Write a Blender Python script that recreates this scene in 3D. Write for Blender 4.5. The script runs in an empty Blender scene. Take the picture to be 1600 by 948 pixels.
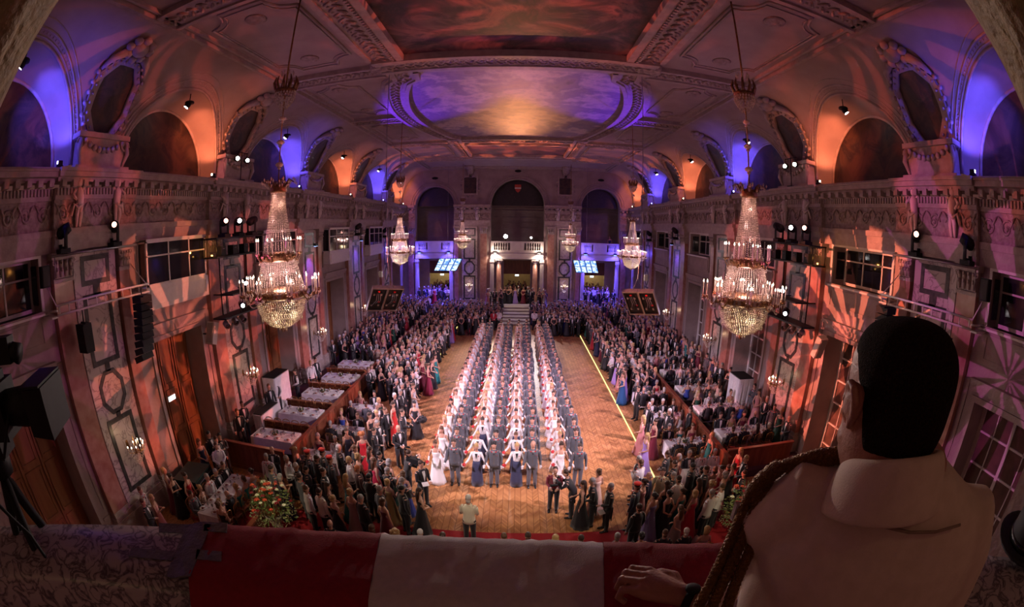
import bpy, math, random
import numpy as np
from mathutils import Matrix, Vector, Euler
from mathutils.geometry import tessellate_polygon
PI = math.pi
sc = bpy.context.scene
col = sc.collection
random.seed(7)

# ------------------------------------------------------------------ camera
def make_camera():
    cd = bpy.data.cameras.new('camera'); cam = bpy.data.objects.new('camera', cd); col.objects.link(cam)
    cd.type = 'PANO'; cd.panorama_type = 'FISHEYE_EQUISOLID'      # a 15 mm fisheye lens
    cd.fisheye_lens = 685.8 / 1600 * 36; cd.fisheye_fov = PI
    cd.sensor_width = 36; cd.sensor_height = 36 * 948 / 1600; cd.sensor_fit = 'HORIZONTAL'
    cd.clip_start = 0.01; cd.clip_end = 300
    p, y, r = -.174, -.015, -.012
    cy, sy = math.cos(y), math.sin(y)
    inv = lambda v: Vector((v[0]*cy + v[1]*sy, -v[0]*sy + v[1]*cy, v[2]))
    F = inv((0, math.cos(p), math.sin(p))); U = inv((0, -math.sin(p), math.cos(p))); R = inv((1, 0, 0))
    cr, sr = math.cos(r), math.sin(r)
    R2 = R*cr - U*sr; U2 = R*sr + U*cr
    cam.matrix_world = Matrix(((R2.x, U2.x, -F.x, .214), (R2.y, U2.y, -F.y, 0), (R2.z, U2.z, -F.z, 8.8), (0, 0, 0, 1)))
    sc.camera = cam
make_camera()
sc.view_settings.view_transform = 'Standard'
sc.view_settings.look = 'None'
sc.view_settings.gamma = 1
sc.view_settings.use_curve_mapping = False
sc.view_settings.exposure = -0.2
sc.cycles.use_denoising = True
sc.cycles.max_bounces = 5
sc.cycles.diffuse_bounces = 3
sc.cycles.glossy_bounces = 3
sc.cycles.transmission_bounces = 4
sc.cycles.sample_clamp_indirect = 3
sc.cycles.sample_clamp_direct = 30
sc.cycles.caustics_reflective = False
sc.cycles.caustics_refractive = False

# dim reddish world fill, added to light the hall through the open side behind the balcony
w = bpy.data.worlds.new('world'); sc.world = w; w.use_nodes = True
w.node_tree.nodes['Background'].inputs[0].default_value = (.42, .16, .14, 1)
w.node_tree.nodes['Background'].inputs[1].default_value = .22

def aim(o, target):
    d = Vector(target) - Vector(o.location)
    o.rotation_euler = d.to_track_quat('-Z', 'Y').to_euler()
def lamp(name, kind, loc, energy, color, target=None, size=.1, angle=60, blend=.4, gobo=None):
    l = bpy.data.lights.new(name, kind); l.energy = energy; l.color = color
    o = bpy.data.objects.new(name, l); col.objects.link(o); o.location = loc
    if kind == 'SPOT': l.spot_size = math.radians(angle); l.spot_blend = blend; l.shadow_soft_size = size
    elif kind == 'POINT': l.shadow_soft_size = size
    elif kind == 'AREA': l.shape = 'DISK'; l.size = size
    if target is not None: aim(o, target)
    if gobo:
        l.use_nodes = True; nt = l.node_tree; N = nt.nodes; L = nt.links
        em = N['Emission']
        tc = N.new('ShaderNodeTexCoord'); sx = N.new('ShaderNodeSeparateXYZ'); L.new(tc.outputs['Normal'], sx.inputs[0])
        def M(op, a, b=None, c=None):
            n = N.new('ShaderNodeMath'); n.operation = op
            for i, v in enumerate((a, b, c)):
                if v is None: continue
                if isinstance(v, (int, float)): n.inputs[i].default_value = v
                else: L.new(v, n.inputs[i])
            return n.outputs[0]
        u = M('DIVIDE', sx.outputs[0], sx.outputs[2]); v = M('DIVIDE', sx.outputs[1], sx.outputs[2])
        rays, rings = gobo
        ang = M('ARCTAN2', v, u); rad = M('SQRT', M('ADD', M('MULTIPLY', u, u), M('MULTIPLY', v, v)))
        a = M('GREATER_THAN', M('SINE', M('MULTIPLY', ang, rays)), -.15)
        b = M('GREATER_THAN', M('SINE', M('ADD', M('MULTIPLY', rad, rings), M('MULTIPLY', M('FLOOR', M('MULTIPLY', ang, rays / 6.283)), 2.4))), -.55)
        m = M('MULTIPLY', a, b)
        L.new(M('ADD', M('MULTIPLY', m, .98), .02), em.inputs['Strength'])
    return o

PINK = (1, .48, .62); WHITEP = (1, .86, .9); ORANGE = (1, .23, .10); BLUE = (.10, .07, 1); RED = (1, .13, .09); WARM = (1, .62, .34)
# follow spot and white heads on the far gallery, shining down the dance floor toward the camera
lamp('follow_spot_beam', 'SPOT', (-1.18, 43.6, 8.05), 15000, (1, .80, .66), (0, 12, 0), .14, 52, .6)
lamp('gallery_spot_beam', 'SPOT', (1.41, 43.9, 7.95), 5000, WHITEP, (1, 20, 0), .12, 60, .7)
# heads on the two lighting frames of the second piers
for sx in (-1, 1):
    lamp('frame_spot_beam', 'SPOT', (sx*10.55, 14.7, 6.75), 9500, (.96, .68, .92), (-sx*.2, 19, .5), .10, 58, .7)
    lamp('frame_spot_beam', 'SPOT', (sx*10.55, 14.4, 6.1), 7500, (1, .84, .66), (-sx*.4, 11.2, .5), .10, 56, .8)
    lamp('cornice_spot_beam', 'SPOT', (sx*11.0, 15.3, 11.9), 7500, (.94, .62, .98), (-sx*.5, 26, 0), .1, 56, .7)
    lamp('front_spot_beam', 'SPOT', (sx*11.1, 8.25, 9.45), 13500, (.98, .74, .90), (-sx*.3, 16.0, 1.0), .10, 42, .8)
    # pink and red wash on vault and walls from the moving heads
    lamp('wash_beam', 'SPOT', (sx*10.9, 13.7, 9.75), 300, (.62, .26, .66), (-sx*2, 17, 15), .3, 120, .9)
    lamp('wash_beam', 'SPOT', (sx*10.9, 30.0, 9.3), 620, (.80, .30, .66), (-sx*3, 38, 15), .3, 130, .9)
    lamp('wash_beam', 'SPOT', (sx*10.9, 8.3, 9.8), 130, (.55, .2, .7), (-sx*3, 10, 15), .2, 110, .9)
    # patterned beams: sun rays across walls, doors and vault
    lamp('pattern_beam', 'SPOT', (-sx*10.6, 14.9, 9.7), (42000 if sx > 0 else 15000), (1, .22, .12), (sx*12, 11.3, 5.3), .02, 22, .1, (17, 12))
    lamp('pattern_beam', 'SPOT', (-sx*10.6, 15.6, 9.6), (22000 if sx > 0 else 12000), (1, .20, .15), (sx*12, 12.0, 2.6), .02, 19, .1, (11, 16))
    lamp('pattern_beam', 'SPOT', (-sx*10.6, 16.0, 9.6), 11000, (1, .16, .14), (sx*12, 18.6, 4.5), .02, 30, .1, (11, 30))
    lamp('pattern_beam', 'SPOT', (-sx*10.8, 8.4, 9.6), (7000 if sx > 0 else 2200), (.9, .16, .6), (sx*12, 4.2, 6.4), .02, 34, .1, (13, 26))
    lamp('pattern_beam', 'SPOT', (sx*10.8, 13.8, 9.8), 6500, (1, .12, .07), (-sx*7.2, 9.0, 15), .03, 34, .1, (19, 14))
    lamp('pattern_beam', 'SPOT', (sx*10.8, 29.9, 9.3), 15000, (1, .20, .08), (-sx*1, 33.0, 15), .03, 30, .1, (21, 18))
for sx in (-1, 1): lamp('arch_spot_beam', 'SPOT', (sx*3.0, .75, 11.3), 1500, (1, .84, .66), (-.2, 10.6, .8), .08, 26, .8)
# one cool and one amber head on the middle vault painting
lamp('painting_beam', 'SPOT', (0, 43.8, 8.3), 10000, (1, .36, .14), (0, 20.0, 15), .1, 22, 1)
lamp('painting_beam', 'SPOT', (-10.9, 30, 9.4), 9000, (.16, .02, 1), (-4.3, 21, 15), .1, 27, .7)
lamp('painting_beam', 'SPOT', (10.9, 30, 9.4), 9000, (.16, .02, 1), (4.3, 21, 15), .1, 27, .7)

# ------------------------------------------------------------------ materials
def rgb(c): return (c[0], c[1], c[2], 1)
MATS = {}
def mat(name, c, rough=.6, metal=0, c2=None, scale=6, bump=0, bscale=None, detail=4, thr=(.35, .65), kind='noise', spec=.5, trans=0, vec=(1, 1, 1), coat=0):
    if name in MATS: return MATS[name]
    m = bpy.data.materials.new(name); m.use_nodes = True; N = m.node_tree.nodes; L = m.node_tree.links
    b = N['Principled BSDF']
    b.inputs['Base Color'].default_value = rgb(c); b.inputs['Roughness'].default_value = rough; b.inputs['Metallic'].default_value = metal
    b.inputs['Specular IOR Level'].default_value = spec
    if trans: b.inputs['Transmission Weight'].default_value = trans
    if coat: b.inputs['Coat Weight'].default_value = coat
    tc = N.new('ShaderNodeTexCoord'); mp = N.new('ShaderNodeMapping'); mp.inputs['Scale'].default_value = vec
    L.new(tc.outputs['Object'], mp.inputs[0])
    if c2 is not None:
        if kind == 'vein':
            n0 = N.new('ShaderNodeTexNoise'); n0.inputs['Scale'].default_value = scale; n0.inputs['Detail'].default_value = 6; n0.inputs['Distortion'].default_value = 1.2
            L.new(mp.outputs[0], n0.inputs[0])
            s = N.new('ShaderNodeMath'); s.operation = 'SUBTRACT'; s.inputs[1].default_value = .5; L.new(n0.outputs[0], s.inputs[0])
            a = N.new('ShaderNodeMath'); a.operation = 'ABSOLUTE'; L.new(s.outputs[0], a.inputs[0]); out = a.outputs[0]
        elif kind == 'voronoi':
            n0 = N.new('ShaderNodeTexVoronoi'); n0.inputs['Scale'].default_value = scale; L.new(mp.outputs[0], n0.inputs[0]); out = n0.outputs[0]
        else:
            n0 = N.new('ShaderNodeTexNoise'); n0.inputs['Scale'].default_value = scale; n0.inputs['Detail'].default_value = detail
            L.new(mp.outputs[0], n0.inputs[0]); out = n0.outputs[0]
        r = N.new('ShaderNodeValToRGB'); r.color_ramp.elements[0].position = thr[0]; r.color_ramp.elements[1].position = thr[1]
        r.color_ramp.elements[0].color = rgb(c); r.color_ramp.elements[1].color = rgb(c2)
        L.new(out, r.inputs[0]); L.new(r.outputs[0], b.inputs['Base Color'])
    if bump:
        n1 = N.new('ShaderNodeTexNoise'); n1.inputs['Scale'].default_value = bscale or scale*2; n1.inputs['Detail'].default_value = 3
        L.new(mp.outputs[0], n1.inputs[0]); bp = N.new('ShaderNodeBump'); bp.inputs['Strength'].default_value = bump; bp.inputs['Distance'].default_value = .05
        L.new(n1.outputs[0], bp.inputs['Height']); L.new(bp.outputs[0], b.inputs['Normal'])
    MATS[name] = m; return m
def glow(name, c, s, sample=False):
    if name in MATS: return MATS[name]
    m = bpy.data.materials.new(name); m.use_nodes = True; b = m.node_tree.nodes['Principled BSDF']
    b.inputs['Base Color'].default_value = (.02, .02, .02, 1)
    b.inputs['Emission Color'].default_value = rgb(c); b.inputs['Emission Strength'].default_value = s
    if not sample: m.cycles.emission_sampling = 'NONE'
    MATS[name] = m; return m
def tinted(name, rough=.6, bump=.3, bs=60, spec=.3, sheen=0):
    """cloth or hair that takes its own colour from the object it is on"""
    m = bpy.data.materials.new(name); m.use_nodes = True; N = m.node_tree.nodes; L = m.node_tree.links; b = N['Principled BSDF']
    oi = N.new('ShaderNodeObjectInfo'); tc = N.new('ShaderNodeTexCoord'); n = N.new('ShaderNodeTexNoise'); n.inputs['Scale'].default_value = bs
    L.new(tc.outputs['Object'], n.inputs[0]); L.new(oi.outputs['Color'], b.inputs['Base Color'])
    bp = N.new('ShaderNodeBump'); bp.inputs['Strength'].default_value = bump; bp.inputs['Distance'].default_value = .02
    L.new(n.outputs[0], bp.inputs['Height']); L.new(bp.outputs[0], b.inputs['Normal'])
    b.inputs['Roughness'].default_value = rough; b.inputs['Specular IOR Level'].default_value = spec
    if sheen: b.inputs['Sheen Weight'].default_value = sheen
    MATS[name] = m; return m

stucco = mat('stucco', (.37, .30, .28), .75, c2=(.30, .24, .225), scale=1.6, bump=.25, bscale=9)
relief = mat('relief_stucco', (.38, .31, .28), .7, c2=(.25, .19, .17), scale=7, bump=.9, bscale=7, detail=6)
moulding = mat('moulding_stucco', (.42, .35, .32), .6, c2=(.33, .27, .245), scale=4, bump=.2, bscale=20)
lightplaster = mat('light_plaster', (.62, .55, .52), .65, c2=(.55, .48, .46), scale=2, bump=.1, bscale=12)
marble = mat('cream_marble', (.22, .17, .17), .35, c2=(.47, .40, .38), scale=1.7, thr=(.0, .035), kind='vein', bump=.05)
darkmarble = mat('dark_green_marble', (.02, .022, .022), .3, c2=(.06, .06, .055), scale=7)
redmarble = mat('red_marble', (.30, .12, .09), .3, c2=(.42, .24, .19), scale=3.5, thr=(.3, .7), detail=8)
railmarble = mat('violet_veined_marble', (.07, .045, .06), .3, c2=(.42, .36, .37), scale=15, thr=(.0, .07), kind='vein')
wood = mat('door_wood', (.20, .075, .03), .4, c2=(.30, .13, .05), scale=5, vec=(1, 1, .12), detail=6)
barrierwood = mat('barrier_wood', (.16, .045, .025), .35, c2=(.24, .08, .04), scale=6, vec=(1, 1, .2))
glassdark = mat('window_glass', (.015, .015, .02), .06, spec=.8)
black = mat('black_metal', (.008, .008, .009), .6, c2=(.012, .012, .013), scale=20, spec=.25)
greymetal = mat('grey_metal', (.35, .35, .37), .35, .8, c2=(.28, .28, .3), scale=12)
white_paint = mat('white_paint', (.7, .68, .66), .5, c2=(.64, .62, .6), scale=8)
brass = mat('brass', (.42, .24, .09), .28, .9, c2=(.30, .15, .06), scale=9)
gilt = mat('aged_gilt', (.20, .10, .05), .4, .7, c2=(.32, .18, .08), scale=14, bump=.4)
crystal = mat('crystal', (.98, .90, .82), .12, .0, c2=(.55, .46, .38), scale=45, spec=1.0, trans=.12, coat=.8)  # light and dark flecks put sparkle into the crystal colour
candle = mat('candle_sleeve', (.85, .70, .60), .5, c2=(.8, .66, .56), scale=20)
bulb = glow('candle_bulb', (1, .80, .62), 6)
linen = mat('table_linen', (.72, .70, .72), .8, c2=(.64, .62, .65), scale=5, bump=.3, bscale=9)
redcloth = mat('red_carpet', (.35, .01, .02), .9, c2=(.28, .008, .015), scale=30, bump=.2)
skin = mat('skin', (.56, .31, .22), .5, c2=(.50, .27, .19), scale=9)
whitecloth = mat('white_cloth', (.78, .76, .76), .75, c2=(.70, .68, .69), scale=12, bump=.2, bscale=30)
blackcloth = mat('black_cloth', (.012, .012, .015), .75, c2=(.022, .02, .024), scale=14)
shoe = mat('black_leather', (.01, .01, .01), .25, c2=(.02, .02, .02), scale=10)
eyem = mat('dark_eye', (.02, .015, .012), .3, c2=(.03, .02, .015), scale=30)
lip = mat('lip', (.40, .10, .09), .4, c2=(.36, .09, .08), scale=20)
redm = mat('bright_red', (.62, .015, .03), .6, c2=(.45, .01, .02), scale=40)
gold = mat('gold_button', (.8, .5, .15), .25, 1, c2=(.7, .42, .1), scale=20)
TCL = tinted('cloth', .65, .35, 40, .3, .2)
THR = tinted('hair', .45, .6, 70, .4)

def painting_mat(name, cols, scale, seed=0., dark=1., warp=.8):
    m = bpy.data.materials.new(name); m.use_nodes = True; N = m.node_tree.nodes; L = m.node_tree.links; b = N['Principled BSDF']
    tc = N.new('ShaderNodeTexCoord'); mp = N.new('ShaderNodeMapping'); mp.inputs['Location'].default_value = (seed, seed*.7, seed*1.3); L.new(tc.outputs['Object'], mp.inputs[0])
    n = N.new('ShaderNodeTexNoise'); n.inputs['Scale'].default_value = scale; n.inputs['Detail'].default_value = 7; n.inputs['Distortion'].default_value = warp; n.inputs['Roughness'].default_value = .62
    L.new(mp.outputs[0], n.inputs[0]); r = N.new('ShaderNodeValToRGB'); L.new(n.outputs[0], r.inputs[0])
    e = r.color_ramp.elements
    for i, c in enumerate(cols):
        p = .28 + .46*i/(len(cols)-1)
        if i < 2: el = e[i]; el.position = p if i == 0 else .75
        if i == 0: e[0].color = rgb([v*dark for v in c])
        elif i == len(cols)-1: e[-1].position = p; e[-1].color = rgb([v*dark for v in c])
        else:
            el = e.new(p); el.color = rgb([v*dark for v in c])
    L.new(r.outputs[0], b.inputs['Base Color']); b.inputs['Roughness'].default_value = .55
    return m

def parquet():
    m = bpy.data.materials.new('herringbone_parquet'); m.use_nodes = True; N = m.node_tree.nodes; L = m.node_tree.links; b = N['Principled BSDF']
    tc = N.new('ShaderNodeTexCoord'); s = N.new('ShaderNodeSeparateXYZ'); L.new(tc.outputs['Object'], s.inputs[0])
    def M(op, a, b=None, c=None):
        n = N.new('ShaderNodeMath'); n.operation = op
        for i, v in enumerate((a, b, c)):
            if v is None: continue
            if isinstance(v, (int, float)): n.inputs[i].default_value = v
            else: L.new(v, n.inputs[i])
        return n.outputs[0]
    W = .40
    xs = M('DIVIDE', s.outputs[0], W); fx = M('FRACT', xs); tri = M('MULTIPLY', M('ABSOLUTE', M('SUBTRACT', fx, .5)), W*1.3)
    row = M('DIVIDE', M('ADD', s.outputs[1], tri), .085); fr = M('FRACT', row)
    cx = M('FLOOR', M('MULTIPLY', xs, 2)); cyy = M('FLOOR', row)
    cmb = N.new('ShaderNodeCombineXYZ'); L.new(cx, cmb.inputs[0]); L.new(cyy, cmb.inputs[1])
    wn = N.new('ShaderNodeTexWhiteNoise'); wn.noise_dimensions = '2D'; L.new(cmb.outputs[0], wn.inputs['Vector'])
    r = N.new('ShaderNodeValToRGB'); r.color_ramp.elements[0].color = (.34, .14, .05, 1); r.color_ramp.elements[1].color = (.56, .27, .11, 1)
    L.new(wn.outputs[0], r.inputs[0])
    gap = M('MINIMUM', M('MINIMUM', fr, M('SUBTRACT', 1, fr)), M('MULTIPLY', M('MINIMUM', M('FRACT', M('MULTIPLY', xs, 2)), M('SUBTRACT', 1, M('FRACT', M('MULTIPLY', xs, 2)))), 1.6))
    g = M('LESS_THAN', gap, .06)
    mx = N.new('ShaderNodeMix'); mx.data_type = 'RGBA'; L.new(g, mx.inputs[0]); L.new(r.outputs[0], mx.inputs[6]); mx.inputs[7].default_value = (.17, .065, .024, 1)
    L.new(mx.outputs[2], b.inputs['Base Color']); b.inputs['Roughness'].default_value = .38; b.inputs['Specular IOR Level'].default_value = .35
    return m

# ------------------------------------------------------------------ mesh helpers
class MB:
    def __init__(s): s.v = []; s.f = []; s.m = []; s.s = []
    def add(s, vs, fs, m=0, sm=True):
        o = len(s.v); s.v += [tuple(v) for v in vs]; s.f += [tuple(i+o for i in f) for f in fs]; s.m += [m]*len(fs); s.s += [sm]*len(fs); return s
    def join(s, o, M=None, m=None):
        vs = o.v if M is None else [tuple(M @ Vector(v)) for v in o.v]
        k = len(s.v); s.v += vs; s.f += [tuple(i+k for i in f) for f in o.f]; s.m += o.m if m is None else [m]*len(o.f); s.s += o.s; return s
    def box(s, x0, x1, y0, y1, z0, z1, m=0, M=None):
        vs = [(x, y, z) for z in (z0, z1) for y in (y0, y1) for x in (x0, x1)]
        if M is not None: vs = [tuple(M @ Vector(v)) for v in vs]
        return s.add(vs, [(0,2,3,1),(4,5,7,6),(0,1,5,4),(2,6,7,3),(1,3,7,5),(0,4,6,2)], m, False)
    def cbox(s, c, d, m=0, M=None):
        return s.box(c[0]-d[0]/2, c[0]+d[0]/2, c[1]-d[1]/2, c[1]+d[1]/2, c[2]-d[2]/2, c[2]+d[2]/2, m, M)
    def tube(s, pts, rad, seg=8, m=0, cap=True, up=None, sm=True):
        """rad: one radius, or per point r or (ra, rb) with ra across `side` and rb across `up`"""
        P = [Vector(p) for p in pts]; n = len(P)
        if not isinstance(rad, (list, tuple)): rad = [rad]*n
        vs = []; prev = None
        for i in range(n):
            t = (P[min(i+1, n-1)] - P[max(i-1, 0)])
            t = t.normalized() if t.length > 1e-9 else Vector((0, 0, 1))
            if up is not None: ref = Vector(up)
            elif prev is None: ref = Vector((0, 1, 0)) if abs(t.y) < .9 else Vector((1, 0, 0))
            else: ref = prev
            u = ref - t*ref.dot(t)
            if u.length < 1e-6: u = Vector((1, 0, 0)) - t*t.x
            u.normalize(); prev = u; sd = u.cross(t)
            r = rad[i]; ra, rb = (r if isinstance(r, (list, tuple)) else (r, r))
            for k in range(seg):
                a = 2*PI*k/seg; vs.append(P[i] + sd*(ra*math.cos(a)) + u*(rb*math.sin(a)))
        fs = [(i*seg+k, i*seg+(k+1) % seg, (i+1)*seg+(k+1) % seg, (i+1)*seg+k) for i in range(n-1) for k in range(seg)]
        if cap: fs += [tuple(range(seg))[::-1], tuple((n-1)*seg+k for k in range(seg))]
        return s.add(vs, fs, m, sm)
    def lathe(s, prof, seg=16, c=(0, 0, 0), m=0, fr=None, sm=True):
        vs = []
        for (r, z) in prof:
            for k in range(seg):
                a = 2*PI*k/seg; q = r if fr is None else r*fr(a, z); vs.append((c[0]+q*math.cos(a), c[1]+q*math.sin(a), c[2]+z))
        n = len(prof); fs = [(i*seg+k, i*seg+(k+1) % seg, (i+1)*seg+(k+1) % seg, (i+1)*seg+k) for i in range(n-1) for k in range(seg)]
        if prof[0][0] > 1e-4: fs.append(tuple(range(seg))[::-1])
        if prof[-1][0] > 1e-4: fs.append(tuple((n-1)*seg+k for k in range(seg)))
        return s.add(vs, fs, m, sm)
    def ell(s, c, r, seg=10, rings=6, m=0):
        if not isinstance(r, (list, tuple)): r = (r, r, r)
        vs = [(c[0], c[1], c[2]-r[2])]
        for i in range(1, rings):
            p = -PI/2 + PI*i/rings
            for k in range(seg):
                a = 2*PI*k/seg; vs.append((c[0]+r[0]*math.cos(p)*math.cos(a), c[1]+r[1]*math.cos(p)*math.sin(a), c[2]+r[2]*math.sin(p)))
        vs.append((c[0], c[1], c[2]+r[2])); fs = []; T = len(vs)-1
        for k in range(seg): fs.append((0, 1+(k+1) % seg, 1+k)); fs.append((T, T-seg+k, T-seg+(k+1) % seg))
        for i in range(rings-2):
            for k in range(seg): a = 1+i*seg; fs.append((a+k, a+(k+1) % seg, a+seg+(k+1) % seg, a+seg+k))
        return s.add(vs, fs, m)
    def octa(s, c, r, h=None, m=0):
        h = h or r; x, y, z = c
        return s.add([(x+r,y,z),(x,y+r,z),(x-r,y,z),(x,y-r,z),(x,y,z+h),(x,y,z-h)], [(0,1,4),(1,2,4),(2,3,4),(3,0,4),(1,0,5),(2,1,5),(3,2,5),(0,3,5)], m, False)
    def prism(s, poly, d0, d1, fn, m=0, holes=()):
        """flat outline (list of (a,b)) made solid between depths d0 and d1; fn(a,b,d) gives the 3D point"""
        loops = [list(poly)] + [list(h) for h in holes]
        flat = [p for l in loops for p in l]
        tr = tessellate_polygon([[Vector((p[0], p[1], 0)) for p in l] for l in loops])
        n = len(flat); vs = [fn(p[0], p[1], d0) for p in flat] + [fn(p[0], p[1], d1) for p in flat]
        fs = [tuple(t) for t in tr] + [tuple(i+n for i in reversed(t)) for t in tr]; o = 0
        for l in loops:
            k = len(l)
            for i in range(k): a, b = o+i, o+(i+1) % k; fs.append((a, b, b+n, a+n))
            o += k
        return s.add(vs, fs, m, False)
    def build(s, name, mats, parent=None, smooth=None):
        me = bpy.data.meshes.new(name)
        me.from_pydata(s.v, [], s.f)
        if not isinstance(mats, (list, tuple)): mats = [mats]
        for mm in mats: me.materials.append(mm)
        me.polygons.foreach_set('material_index', s.m)
        me.polygons.foreach_set('use_smooth', s.s if smooth is None else [smooth]*len(s.f))
        me.update(); o = bpy.data.objects.new(name, me); col.objects.link(o)
        if parent is not None: o.parent = parent
        return o
def tag(o, label=None, cat=None, group=None, kind=None):
    if label: o['label'] = label
    if cat: o['category'] = cat
    if group: o['group'] = group
    if kind: o['kind'] = kind
    return o
def empty(name, loc=(0, 0, 0), rz=0, label=None, cat=None, group=None, rot=None):
    o = bpy.data.objects.new(name, None); o.empty_display_size = .1; col.objects.link(o); o.location = loc
    o.rotation_euler = rot if rot else (0, 0, rz)
    return tag(o, label, cat, group)
def structure(mb, name, mats, **k): return tag(mb.build(name, mats, **k), kind='structure')
def copy_tree(o, parent=None):
    c = o.copy(); col.objects.link(c)
    if parent is not None: c.parent = parent
    for ch in list(o.children): copy_tree(ch, c)
    return c
def arc(cx, cz, r, a0, a1, n): return [(cx + r*math.cos(a0+(a1-a0)*i/n), cz + r*math.sin(a0+(a1-a0)*i/n)) for i in range(n+1)]
ORD = ['first', 'second', 'third', 'fourth', 'fifth', 'sixth', 'seventh', 'eighth', 'ninth', 'tenth', 'eleventh', 'twelfth', 'thirteenth', 'fourteenth', 'fifteenth', 'sixteenth', 'seventeenth', 'eighteenth', 'nineteenth', 'twentieth', '21st', '22nd', '23rd', '24th', '25th', '26th', '27th', '28th', '29th', '30th']
# ------------------------------------------------------------------ the room
YP = [7.64 + 7.7*k for k in range(5)]                # piers
YC = [3.79 + 7.7*k for k in range(5)] + [41.6]       # bays
YE = [-.06] + YP + [44.8]                            # bay limits
HALF_R = [2.36]*5 + [2.05]
fl = MB(); fl.box(-13.6, 13.6, -3, 52, -.3, 0); structure(fl, 'floor', parquet())
rc = MB(); rc.box(-8.6, 8.6, 3.2, 10.35, 0.002, .03); tag(rc.build('red_carpet', redcloth), 'red carpet strip on the parquet below the balcony', 'carpet')

def opening_wall(mb, sx, x, y0, y1, z0, z1, ops, depth):
    ys = sorted({y0, y1, *[v for o in ops for v in o[:2]]}); zs = sorted({z0, z1, *[v for o in ops for v in o[2:4]]})
    for a, b in zip(ys, ys[1:]):
        for c, d in zip(zs, zs[1:]):
            my, mz = (a+b)/2, (c+d)/2
            if any(o[0] < my < o[1] and o[2] < mz < o[3] for o in ops): continue
            mb.add([(sx*x, a, c), (sx*x, b, c), (sx*x, b, d), (sx*x, a, d)], [(0, 1, 2, 3)], 0, False)
    for o in ops:
        a, b, c, d = o; X0, X1 = sx*x, sx*(x+depth)
        for q in ([(X0,a,c),(X1,a,c),(X1,a,d),(X0,a,d)], [(X0,b,c),(X1,b,c),(X1,b,d),(X0,b,d)], [(X0,a,d),(X0,b,d),(X1,b,d),(X1,a,d)]) + (([(X0,a,c),(X0,b,c),(X1,b,c),(X1,a,c)],) if c > .1 else ()):
            mb.add(q, [(0, 1, 2, 3)], 0, False)
    X1 = sx*(x+depth); mb.box(min(X1, X1+sx*.1), max(X1, X1+sx*.1), y0, y1, z0, z1)

def rect_frame(mb, P, a0, a1, b0, b1, w, d0, d1, m=0):
    """frame in a wall: P(a,b,d) -> point, bar width w"""
    for (p, q, r, s) in ((a0, a1, b0, b0+w), (a0, a1, b1-w, b1), (a0, a0+w, b0+w, b1-w), (a1-w, a1, b0+w, b1-w)):
        vs = [P(x, y, d) for d in (d0, d1) for (x, y) in ((p, r), (q, r), (q, s), (p, s))]
        mb.add(vs, [(0,1,2,3),(7,6,5,4),(0,4,5,1),(1,5,6,2),(2,6,7,3),(3,7,4,0)], m, False)
def P_box(mb, P, a0, a1, b0, b1, d0, d1, m=0):
    vs = [P(x, y, d) for d in (d0, d1) for (x, y) in ((a0, b0), (a1, b0), (a1, b1), (a0, b1))]
    mb.add(vs, [(0,1,2,3),(7,6,5,4),(0,4,5,1),(1,5,6,2),(2,6,7,3),(3,7,4,0)], m, False)

def pier_marble(P, yc, w=.92, ztop=8.85, name='trim_pier'):
    """marble pier face with the dark inlaid frames: small box, tall box, octagon, tall box"""
    mb = MB()
    P_box(mb, P, yc-w, yc+w, 0, ztop, 0, .16, 0)
    P_box(mb, P, yc-w-.06, yc+w+.06, 0, .75, .0, .24, 1)          # plinth
    P_box(mb, P, yc-w-.03, yc+w+.03, .75, .95, .0, .2, 1)
    d0, d1 = .15, .185; hw = .62
    rect_frame(mb, P, yc-hw, yc+hw, 7.85, 8.7, .15, d0, d1, 2)
    P_box(mb, P, yc-.15, yc+.15, 7.55, 7.86, d0, d1, 2)
    rect_frame(mb, P, yc-hw, yc+hw, 5.5, 7.6, .15, d0, d1, 2)
    P_box(mb, P, yc-.1, yc+.1, 5.25, 5.52, d0, d1, 2)
    oc = lambda rx, rz: [(yc+rx*math.cos(PI/8+i*PI/4), 4.62+rz*math.sin(PI/8+i*PI/4)) for i in range(8)]
    mb.prism(oc(.62, .74), d0, d1, P, 2, [oc(.47, .59)[::-1]])
    P_box(mb, P, yc-.1, yc+.1, 3.8, 3.98, d0, d1, 2)
    rect_frame(mb, P, yc-hw, yc+hw, 1.35, 3.82, .15, d0, d1, 2)
    structure(mb, name, [marble, moulding, darkmarble])
def pilaster(P, a0, a1, name='trim_pilaster'):
    mb = MB()
    P_box(mb, P, a0, a1, 1.15, 8.15, 0, .26, 0)
    P_box(mb, P, a0-.08, a1+.08, 0, .85, 0, .36, 1); P_box(mb, P, a0-.05, a1+.05, .85, 1.0, 0, .33, 1); P_box(mb, P, a0-.02, a1+.02, 1.0, 1.17, 0, .29, 1)
    P_box(mb, P, a0-.02, a1+.02, 8.1, 8.22, 0, .3, 1); P_box(mb, P, a0+.02, a1-.02, 8.2, 8.72, 0, .3, 1); P_box(mb, P, a0-.1, a1+.1, 8.72, 8.9, 0, .4, 1)
    n = 4                                                         # leaves of the capital
    for i in range(n):
        a = a0 + (a1-a0)*(i+.5)/n
        for zz in (8.25, 8.45):
            pts = [P(a, zz, .3), P(a, zz+.16, .33), P(a, zz+.22, .40), P(a, zz+.15, .43)]
            mb.tube(pts, [.06, .07, .045, .015], 5, 1)
    for a in (a0, a1):                                            # volutes
        sp = [P(a + .09*math.cos(t)*(1-t/14), 8.64+.09*math.sin(t)*(1-t/14), .36) for t in [j*.8 for j in range(14)]]
        mb.tube(sp, .022, 5, 1)
    structure(mb, name, [redmarble, moulding])

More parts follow.
